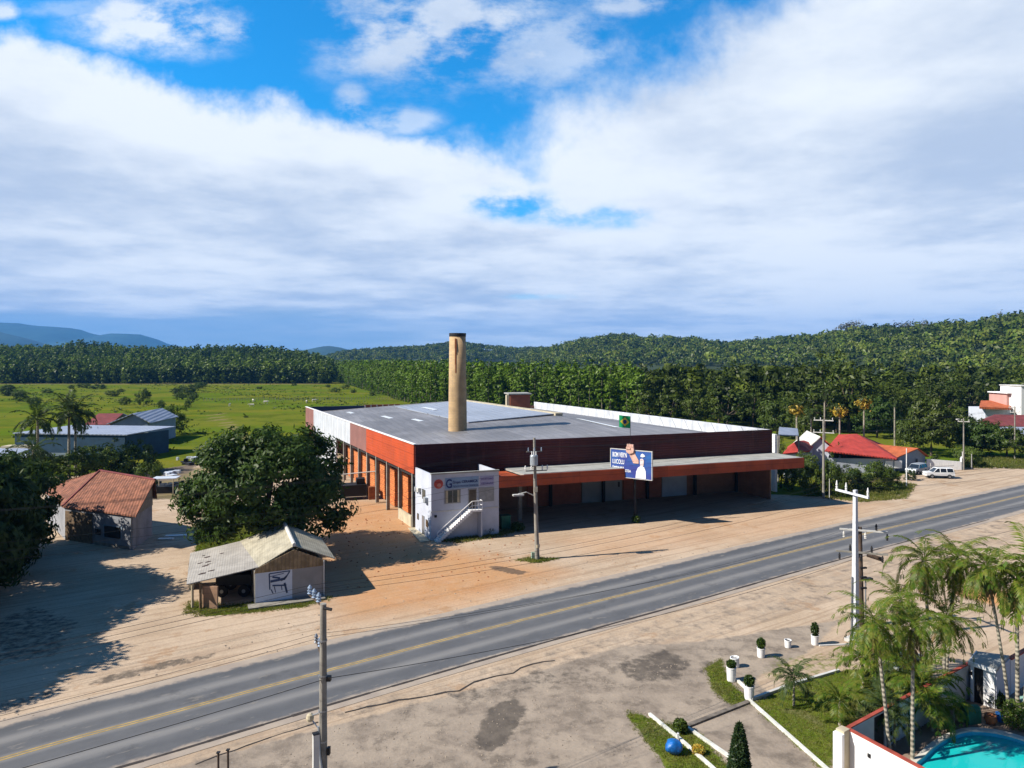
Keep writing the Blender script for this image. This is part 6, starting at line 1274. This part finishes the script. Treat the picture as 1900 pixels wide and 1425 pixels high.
i0, i1 = F0 + fd * .08 + (F3 - F0) * .1, F0 + fd * .92 + (F2 - F1) * .1
part(MB().wall(i0, i0 + (i1 - i0) * .12, 0, 2.2, .14).wall(i0 + (i1 - i0) * .52, i1, 0, 2.2, .14), 'front_wall', M_whitecl, gt); part(MB().wall(i0 + (i1 - i0) * .12, i0 + (i1 - i0) * .52, 0, 2.15, .04), 'doorway', M_dark, gt)
part(MB().wall(i1, F2 * .95 + F1 * .05, 0, 2.2, .14).wall(i0, F3, 0, 2.2, .14), 'side_wall', M_white, gt); part(MB().box(F0 + fd * .04 + Vector((0, -.1, 1.75)), (.12, .12, .2)), 'lamp', M_black, gt)
e0 = Vector((f2.x, f2.y, 0)); e1 = e0 + bdir * 9; rw = thing('side_garden_wall', 'white garden wall with red coping right of the gatehouse', 'wall', (e0.x, e0.y, 0)); part(MB().wall(e0, e1, 0, 2.1, .16), 'wall', M_whitecl, rw); part(MB().wall(e0, e1, 2.102, 2.19, .26), 'coping', M_coping, rw)
kb = G(1712, 1268); kz = thing('white_kiosk', 'small white box shelter behind the back wall of the pool garden', 'shelter', (kb.x, kb.y + 1.5, 0)); part(MB().box((kb.x + .1, kb.y + 1.8, .55), (1.3, 1.0, 1.1), .3), 'body', M_whitecl, kz); part(MB().box((kb.x + .45, kb.y + 1.35, .6), (.6, .3, .55), .3), 'opening', M_dark, kz)
# patio with the hole for the pool
pat = [c0 + d1_ * 0.1, c0 + d1_ * 13.5, c0 + d1_ * 13.5 + bdir * 18, c0 + bdir * 20, c0 + bdir * .1]
xs = np.arange(15, 34, .2); ys = np.arange(20, 48, .2); CXg, CYg = np.meshgrid(xs, ys); PP = np.stack([CXg.ravel() + .1, CYg.ravel() + .1], 1); keep = (poly_sdf(PP, pat) > 0.1) & (poly_sdf(PP, POOL) < -.08)
V = []; 
for x, y in PP[keep]: V += [(x - .1, y - .1, .06), (x + .1, y - .1, .06), (x + .1, y + .1, .06), (x - .1, y + .1, .06)]
struct(link('patio', npmesh('patio', V, np.arange(len(V)).reshape(-1, 4)), M_paving))
pc = [Vector((a, b_, 0)) for a, b_ in POOL]
def closed(pts, step=.35):
    o = []; n = len(pts)
    for i in range(n):
        p0, p1, p2, p3 = pts[i - 1], pts[i], pts[(i + 1) % n], pts[(i + 2) % n]; m_ = max(2, int((p2 - p1).length / step))
        for k in range(m_):
            s = k / m_; o.append(.5 * ((2 * p1) + (p2 - p0) * s + (2 * p0 - 5 * p1 + 4 * p2 - p3) * s * s + (3 * p1 - p0 - 3 * p2 + p3) * s ** 3))
    return o
ring = closed(pc); cen = sum(ring, Vector()) / len(ring); n = len(ring)
pool = thing('swimming_pool', 'curved swimming pool with light blue rim and teal water', 'pool', (cen.x, cen.y, 0))
def rg_(k, z): return [Vector((cen.x + (p.x - cen.x) * k, cen.y + (p.y - cen.y) * k, z)) for p in ring]
def band(rings): 
    mb = MB(); V = [p for r in rings for p in r]; Fq = []
    for i in range(len(rings) - 1):
        for j in range(n): Fq.append((i * n + j, i * n + (j + 1) % n, (i + 1) * n + (j + 1) % n, (i + 1) * n + j))
    return mb.add(V, Fq)
part(band([rg_(1.075, .0), rg_(1.075, .13), rg_(.975, .13), rg_(.975, .05)]), 'coping', mat('pale_pool_edge', (0.60, 0.58, 0.52), .8, .15, 1.5), pool)
b_ = band([rg_(.975, .05), rg_(.965, -.25), rg_(.86, -.30), rg_(.84, -1.25)]); b_.add(rg_(.84, -1.25), [tuple(range(n))]); part(b_, 'basin', M_pool, pool)
wm = bpy.data.materials.new('pool_water'); wm.use_nodes = True; t = NT(wm.node_tree); t.n.remove(t.n['Principled BSDF']); tr = t.new('ShaderNodeBsdfTransparent'); tr.inputs[0].default_value = (0.40, 1.0, 0.95, 1); gls = t.new('ShaderNodeBsdfGlossy'); gls.inputs['Roughness'].default_value = 0.04
df = t.new('ShaderNodeBsdfDiffuse'); df.inputs[0].default_value = (0.015, 0.66, 0.66, 1); fr = t.new('ShaderNodeFresnel'); fr.inputs[0].default_value = 1.33; mx = t.new('ShaderNodeMixShader'); mx.inputs[0].default_value = .6; t.l.new(tr.outputs[0], mx.inputs[1]); t.l.new(df.outputs[0], mx.inputs[2])
m2 = t.new('ShaderNodeMixShader'); t.l.new(fr.outputs[0], m2.inputs[0]); t.l.new(mx.outputs[0], m2.inputs[1]); t.l.new(gls.outputs[0], m2.inputs[2]); t.l.new(m2.outputs[0], t.n['Material Output'].inputs[0])
bp = t.new('ShaderNodeBump'); bp.inputs['Strength'].default_value = .25; bp.inputs['Distance'].default_value = .03; t.l.new(t.noise(t.new('ShaderNodeNewGeometry').outputs['Position'], 3.0, 3, .5), bp.inputs['Height']); t.l.new(bp.outputs[0], gls.inputs['Normal']); t.l.new(bp.outputs[0], fr.inputs['Normal'])
mb = MB().add(rg_(.968, -.12)[::-1], [tuple(range(n))]); part(mb, 'water', wm, pool)
p = G(1812, 1350); o = thing('pool_pump_cover', 'dark green box with rounded lid at the edge of the pool', 'box', (p.x, p.y, 0)); part(MB().box((p.x, p.y + .5, .4), (.8, .6, .7), .2), 'body', M_green, o); part(MB().tube([(p.x - .42, p.y + .45, .72), (p.x + .42, p.y + .55, .72)], .26, 12), 'lid', M_green, o)
p = G(1856, 1340); o = thing('blue_bucket', 'blue bucket beside the clay pots by the pool', 'bucket', (p.x, p.y, 0)); part(MB().lathe((p.x, p.y, .06), [(.16, 0), (.22, .4), (.24, .42), (.2, .42), (.19, .38)], 16), 'bucket_body', M_blue, o); part(MB().tube([(p.x - .2, p.y, .46), (p.x, p.y, .66), (p.x + .2, p.y, .46)], .012, 5), 'handle', M_black, o)
p = G(1838, 1345); single(MB().lathe((p.x, p.y, .06), [(.2, 0), (.32, .25), (.26, .45), (.3, .5), (.22, .5), (.2, .4)], 16), 'clay_pot', M_clay, 'brown clay pot between the green box and the blue bucket', 'pot', smooth=True)
o = thing('garden_table', 'small pale green table under the right palm clump', 'table', (29.3, 39.6, 0)); part(MB().box((29.3, 39.6, .74), (1.3, .8, .05), .3), 'tabletop', mat('pale_green_paint', (0.35, 0.6, 0.5), .5, .1), o)
for a_, b2_ in ((-.5, -.3), (.5, -.3), (-.5, .3), (.5, .3)): part(MB().tube([(29.3 + a_, 39.6 + b2_, .06), (29.3 + a_, 39.6 + b2_, .72)], .025, 6), 'leg', M_black, o)

# ================================================================ POLES AND WIRES
def P_(mb, name, m, o, **k): return part(mb, name, m, o, **k)
rdir = Vector((.853, .522, 0)); rn = Vector((-.522, .853, 0))
def insul(mb, p, h=.35, r=.09):
    p = Vector(p); return mb.lathe(p, [(r * .4, 0), (r, .06), (r * .5, .1), (r, .18), (r * .5, .22), (r * .9, .30), (r * .3, h)], 10)
# near roadside pole
o = thing('utility_pole', 'weathered concrete utility pole at the bottom centre with side insulators and a lamp', 'pole', (-8.1, 30, 0)); b0 = Vector((-8.1, 30, 0))
P_(MB().tube([b0 - Vector((0, 0, .3)), b0 + Vector((.02, 0, 9.5))], .21, 12, .135), 'pole_shaft', M_conc, o)
mb = MB(); arm0 = b0 + Vector((0, 0, 9.35)); d = (-rdir * .18 + rn).normalized() * 1.0; d = Vector((-.55, .83, 0))
mb.tube([arm0, arm0 + d * 1.9], .04, 6); P_(mb, 'bracket', M_brown, o)
for k in range(3): P_(insul(MB(), arm0 + d * (.55 + .62 * k) + Vector((0, 0, .04)), .42, .12), 'insulator', M_porc, o)
P_(MB().tube([arm0 + Vector((.05, -.1, .0)), arm0 + Vector((.42, -.15, -.05))], .07, 8), 'end_clamp', M_black, o)
arm1 = b0 + Vector((0, 0, 7.5)); P_(MB().tube([arm1 + Vector((0, 0, -.5)), arm1 + d * .9 + Vector((0, 0, .15))], .035, 6), 'bracket', M_brown, o)
for k in range(2): P_(insul(MB(), arm1 + d * (.4 + .5 * k), .42, .10), 'insulator', M_porc if k == 0 else M_alu, o)
for z in (7.9, 6.4, 4.9, 3.6): P_(MB().tube([b0 + Vector((0, 0, z)), b0 + Vector((0, 0, z + .06))], .19, 12), 'steel_band', M_alu, o)
P_(MB().box(b0 + Vector((.26, 0, 6.3)), (.18, .2, .2)), 'clamp', M_black, o); P_(MB().box(b0 + Vector((.25, 0, 3.2)), (.12, .2, .3)), 'clamp', M_black, o)
lm = b0 + Vector((-.62, .25, 4.5)); P_(MB().tube([b0 + Vector((0, 0, 3.9)), lm], .03, 6).tube([b0 + Vector((0, 0, 4.9)), lm + Vector((0, 0, .05))], .025, 6), 'lamp_arm', M_alu, o)
P_(MB().lathe(lm - Vector((0, 0, .12)), [(.05, .3), (.14, .24), (.17, .1), (.15, 0), (.1, -.04)], 14), 'lamp_head', M_cream, o)
P_(MB().tube([b0 + Vector((-.15, -.1, 4.3)), b0 + Vector((-.08, -.22, 3.2)), b0 + Vector((.1, -.24, 2.0)), b0 + Vector((.32, -.2, .2))], .05, 8), 'conduit', M_steel, o)
P_(MB().box(b0 + Vector((.36, -.1, 1.6)), (.22, .22, .5)), 'junction_box', M_steel, o)
pb_ = PZ(586, 1348, 29.2); o = thing('meter_pole', 'short square concrete post beside the near utility pole', 'post', (pb_.x, 29.2, 0)); P_(MB().box((pb_.x, 29.2, 4.35 / 2), (.24, .22, 4.35), .5), 'post_shaft', M_conclt, o); P_(MB().box((pb_.x, 29.2, 4.37), (.26, .24, .04), .5), 'cap', M_black, o); P_(MB().box((pb_.x + .03, 29.06, 2.0), (.22, .1, 1.1), .5), 'meter_box', M_steel, o)
for px, py, l in ((405, 1396, 'short dark post at the bottom edge, left of the pair'), (423, 1391, 'short dark post at the bottom edge, right of the pair')):
    q = PZ(px, py, 30.5); o = thing('short_post', l, 'post', (q.x, 30.5, 0), 'short dark posts'); P_(MB().tube([(q.x, 30.5, 0), (q.x, 30.5, q.z)], .05, 8), 'post_shaft', M_brown, o); P_(MB().box((q.x, 30.5, q.z), (.14, .14, .04)), 'cap', M_black, o)
# white pylon
wb_ = G(1587, 1190); o = thing('white_pylon', 'new white square concrete pole with a crossarm above the garden palms', 'pole', wb_); b0 = Vector((wb_.x, wb_.y, 0)); top = b0 + Vector((0, 0, 10.7))
mb = MB(); R3 = lambda c, s: [c + Vector((math.cos(a), math.sin(a), 0)) * s for a in (ang - .6, ang + .6, ang + math.pi - .6, ang + math.pi + .6)]
mb.hexa(R3(b0, .30), R3(top, .17)); M_pyl = mat('new_white_concrete', (0.66, 0.68, 0.72), .75, .08, 1.0); P_(mb, 'pole_shaft', M_pyl, o)
da = Vector((.8, -3.0, 0)).normalized(); at0 = b0 + Vector((0, 0, 10.45)) - da * 1.6 + Vector((-.05, -.0, 0)); at1 = at0 + da * 3.15
P_(MB().box((at0 + at1) / 2 + Vector((-.2, -.05, 0)), (.13, 3.2, .14), math.atan2(da.y, da.x) + math.pi / 2), 'crossarm', M_pyl, o)
for f in (.02, .32, .98): P_(insul(MB(), at0.lerp(at1, f) + Vector((-.2, -.05, .06)), .62, .09), 'insulator', M_whitecl, o)
P_(MB().tube([b0 + Vector((-.34, -.1, .2)), b0 + Vector((-.28, -.1, 4.6))], .05, 8), 'conduit', M_alu, o); P_(MB().tube([b0 + Vector((-.3, -.2, 2.6)), b0 + Vector((.3, -.2, 2.6))], .035, 6), 'steel_band', M_alu, o)
P_(MB().box(b0 + Vector((0, 0, .12)), (1.1, 1.0, .24), ang), 'footing', M_conclt, o)
# old brown pole behind
bp0 = Vector((PXY(1598, 52.4), 52.4, 0)); o = thing('utility_pole', 'old brown pole crowded with crossarms and fuses just behind the white pylon', 'pole', bp0); P_(MB().tube([bp0, bp0 + Vector((-.1, 0, 7.4))], .22, 10, .14), 'pole_shaft', M_brown, o)
for z, L0, L1, m_ in ((7.2, -1.6, 1.6, M_conclt), (5.55, -1.9, 1.6, M_conc)):
    P_(MB().box(bp0 + rn * -.1 * 0 + Vector(((L0 + L1) / 2 * .8, -.3, z)), (L1 - L0, .12, .12), -.35), 'crossarm', m_, o)
    for k in range(5): xx = L0 + .3 + k * .72; P_(insul(MB(), bp0 + Vector((xx * .95, -.3 - xx * .33 + .0, z + (.06 if k % 2 else -.62))), .5, .10), 'insulator', M_black if z < 6 or k > 2 else M_conclt, o)
for z in (4.4, 3.7, 2.9): P_(MB().box(bp0 + Vector((.05, -.22, z)), (.5, .16, .12), .2), 'clamp', M_black, o)
P_(MB().tube([bp0 + Vector((.5, .1, 5.3)), bp0 + Vector((1.5, -.2, 5.0))], .16, 10), 'fuse_drum', M_brown, o)
q = PZ(1606, 1075, 54); o = thing('street_lamp', 'low lamp post with a flat dark head behind the old brown pole', 'lamp', (q.x, 54, 0)); P_(MB().tube([(q.x, 54, 0), (q.x, 54, q.z)], .06, 8), 'lamp_post', M_alu, o); P_(MB().box((q.x + .1, 54, q.z + .05), (.85, .35, .12), .2), 'lamp_head', M_black, o)
# transformer pole
tp = G(997, 1038); o = thing('transformer_pole', 'concrete pole with a grey transformer and lamp arm in front of the factory', 'pole', tp); tp = Vector((tp.x, tp.y, 0)); P_(MB().tube([tp - Vector((0, 0, .2)), tp + Vector((-.2, 0, 6.8)), tp + Vector((-.3, 0, 12.1))], .24, 12, .12), 'pole_shaft', M_conc, o)
tr_ = tp + Vector((-.35, -.38, 9.4)); tk = P_(MB().lathe(tr_, [(.30, 0), (.38, .05), (.38, .95), (.32, 1.05)], 18), 'transformer', M_steel, o)
for k in range(3): P_(insul(MB(), tr_ + Vector((-.2 + .2 * k, 0, 1.02)), .38, .07), 'bushing', M_whitecl, tk)
P_(MB().box(tp + Vector((-.3, -.1, 10.75)), (1.6, .1, .1), .25), 'crossarm', M_conc, o); P_(MB().box(tp + Vector((-.1, -.1, 8.85)), (2.2, .1, .1), .25), 'crossarm', M_conc, o)
for xx in (-1.1, -.5, .6, 1.1): P_(insul(MB(), tp + Vector((xx - .1, -.1 + xx * .25, 8.9)), .5, .09), 'insulator', M_whitecl, o)
for xx in (-.9, -.3, .4): P_(insul(MB(), tp + Vector((xx, -.1 + xx * .2, 10.8)), .35, .07), 'insulator', M_porc, o)
P_(MB().tube([tp + Vector((-.25, 0, 6.3)), tp + Vector((-1.1, -.25, 6.75)), tp + Vector((-1.9, -.5, 6.6))], .05, 6), 'lamp_arm', M_conclt, o); P_(MB().box(tp + Vector((-1.9, -.5, 6.5)), (1.1, .35, .16), .25), 'lamp_head', M_conclt, o)
P_(MB().tube([tp + Vector((0, 0, 1.2)), tp + Vector((0, 0, 1.5))], .25, 12), 'yellow_plate', M_cream, o); P_(MB().box(tp + Vector((-.42, .1, .35)), (.35, .3, .7), .2), 'meter_stub', mat('pale_green_box', (0.40, 0.52, 0.40), .7, .1), o); P_(MB().box(tp + Vector((-.15, -.12, 7.0)), (.35, .3, .5)), 'control_box', M_conc, o)
# far poles
def pole(px, py, top_y, label, arms=(), r=.15, m=M_conc, name='utility_pole', group=None, lamp=False):
    p = G(px, py); h = CH - (top_y - HY) / F * p.y; o = thing(name, label, 'pole', p, group); p = Vector((p.x, p.y, 0)); P_(MB().tube([p, p + Vector((0, 0, h))], r, 8, r * .7), 'pole_shaft', m, o)
    for dz_, w_ in arms:
        P_(MB().box(p + Vector((0, 0, h - dz_)), (w_, .12, .12), -.5), 'crossarm', M_conclt, o)
        for f in (-.45, -.15, .45): P_(insul(MB(), p + Vector((w_ * f * .88, -w_ * f * .48, h - dz_ + .06)), .35, .08), 'insulator', M_conclt, o)
    if lamp: P_(MB().tube([p + Vector((0, 0, h - .6)), p + Vector((-1.4, -.8, h - .1))], .05, 6), 'lamp_arm', M_alu, o); P_(MB().box(p + Vector((-1.6, -.9, h - .1)), (.8, .3, .16), .5), 'lamp_head', M_conclt, o)
    return p, h
p5, h5 = pole(1528, 925, 778, 'concrete pole with two crossarms at the right end of the factory', ((.15, 2.6), (1.9, 2.8)), .2)
pole(1539, 925, 888, 'thin short post next to the concrete pole with two crossarms', (), .06, M_conclt, 'thin_post'); pole(1682, 903, 832, 'slender white post in front of the blue grey house', (), .09, M_whitecl, 'white_post')
p7, h7 = pole(1788, 872, 776, 'roadside pole with a lamp near the end of the yard wall', ((.6, 1.8),), .14, M_conc, lamp=True); p8, h8 = pole(1883, 852, 754, 'concrete pole on the grass bank at the right edge', ((.3, 2.0), (1.2, 1.6)), .15)
pole(1786, 905 - 34, 838, 'short pale post at the corner of the yard wall', (), .12, M_conclt, 'gate_post'); pole(1803, 871, 842, 'short pale gate post by the hedge', (), .1, M_conclt, 'gate_post')
def wire(a, b_, sag=.6, ext=None): 
    pts = []; a = Vector(a); b_ = Vector(b_)
    for k in range(17): f = k / 16; p = a.lerp(b_, f); p.z -= sag * 4 * f * (1 - f); pts.append(p)
    return pts
def line(ptsl, label, group, r=.008):
    mb = MB(); P = []
    for a, b_ in zip(ptsl[:-1], ptsl[1:]): w_ = wire(a, b_, .009 * (Vector(b_) - Vector(a)).length * 2); P += w_ if not P else w_[1:]
    return single(mb.tube(P, r, 4), 'power_line', M_black, label, 'wire', group)
n0 = Vector((-8.1, 30, 0)); span = Vector((32.4, 19.6, 0))
WD3 = ('pole side', 'middle', 'road side')
for k in range(3):
    a = arm0 + d * (.55 + .62 * k) + Vector((0, 0, .45)); t_ = at0.lerp(at1, (.02, .32, .98)[2 - k] if k != 1 else .32) + Vector((-.2, 0, .65))
    line([a - span * 1.25, a, t_, t_ + span * 1.6], WD3[k] + ' wire of the upper three along the near side of the road', 'power lines along the near side of the road')
for k in range(2):
    a = arm1 + d * (.4 + .5 * k) + Vector((0, 0, .4)); t_ = bp0 + Vector((-.8 + k * 1.2, -.2, 7.4)); line([a - span * 1.25, a, t_, t_ + span * 1.6], WD3[k * 2] + ' wire of the lower pair on the side bracket of the near pole', 'power lines along the near side of the road')
a = n0 + Vector((.2, 0, 6.3)); line([a - span * 1.25, a, bp0 + Vector((.1, 0, 5.2)), bp0 + span * 1.6 + Vector((0, 0, 5.2))], 'lowest telephone cable along the near side of the road', 'power lines along the near side of the road', .014)
for k in range(3):
    a = tp + Vector((-.9 + .65 * k, -.2, 11.2)); t_ = p5 + Vector((-1.1 + k * 1.0, .5 - k * .5, h5 + .25)); line([a - Vector((43, 30.5, 0)) + Vector((0, 0, -.4)), a, t_, p8 + Vector((-.5 + k * .5, 0, h8))], ('leftmost', 'middle', 'rightmost')[k] + ' wire on the top crossarm of the transformer pole', 'power lines on the factory side of the road', .009)
for k in range(3):
    a = tp + Vector((-.6 + .6 * k, -.2, 9.1 - k * .5)); t_ = p5 + Vector((-1.0 + k * 1.0, .5 - k * .5, h5 - 1.6)); line([a - Vector((43, 30.5, 0)) + Vector((0, 0, -.4)), a, t_, p8 + Vector((-.5 + k * .5, 0, h8 - 1.2))], ('highest', 'middle', 'lowest')[k] + ' wire below the transformer on the factory side of the road', 'power lines on the factory side of the road', .010)

# cows far off in the pasture, seen as white specks
def cow_mesh():
    mb = MB(); mb.tube([(-.9, 0, .95), (-.3, 0, .98), (.4, 0, 1.0), (.85, 0, 1.08)], .34, 8, .28); mb.tube([(.8, 0, 1.1), (1.2, 0, 1.2), (1.55, 0, 1.0)], .17, 7, .10)
    for x in (-.75, .65):
        for y in (-.2, .2): mb.tube([(x, y, .8), (x + .04, y, .4), (x, y, 0)], .11, 6, .06)
    mb.tube([(-1.05, 0, 1.05), (-1.12, 0, .5)], .03, 4); mb.tube([(1.2, -.2, 1.25), (1.2, .2, 1.25)], .05, 4)
    return mb
cmh = bpy.data.meshes.new('cow'); _m = cow_mesh(); cmh.from_pydata([tuple(v) for v in _m.v], [], _m.f); M_cow = mat('white_hide', (0.70, 0.66, 0.58), .9, .2, 1.5)
for i, (px, py) in enumerate(((493, 749), (426, 754), (467, 755), (569, 748), (583, 746), (470, 746))):
    p = G(px, py); o = link('cow', cmh, M_cow, None, (p.x, p.y, 0)); o.rotation_euler.z = i * 1.7; tag(o, ('white cow farthest right of the left cow group', 'white cow farthest left, alone in the pasture', 'white cow in the middle of the left cow group', 'white cow left of the pair near the factory', 'white cow right of the pair near the factory', 'white cow closest behind the middle one of the left group')[i], 'cow', 'cows grazing in the pasture')

# ================================================================ air
hz = MB(); x0, x1, y0, y1 = gx.min() - 50, gx.max() + 50, gy.min() - 50, gy.max() + 50
hz.hexa([(x0, y0, -3.0), (x1, y0, -3.0), (x1, y1, -3.0), (x0, y1, -3.0)], [(x0, y0, 760), (x1, y0, 760), (x1, y1, 760), (x0, y1, 760)])
hm = bpy.data.materials.new('haze'); hm.use_nodes = True; t = NT(hm.node_tree); t.n.remove(t.n['Principled BSDF']); pv = t.new('ShaderNodeVolumePrincipled'); pv.inputs['Color'].default_value = (0.10, 0.42, 1.0, 1); pv.inputs['Density'].default_value = 0.000065; pv.inputs['Anisotropy'].default_value = 0.0
t.l.new(pv.outputs[0], t.n['Material Output'].inputs['Volume'])
tag(part(hz, 'haze', hm), 'thin blue air over the whole place', 'haze', kind='stuff')
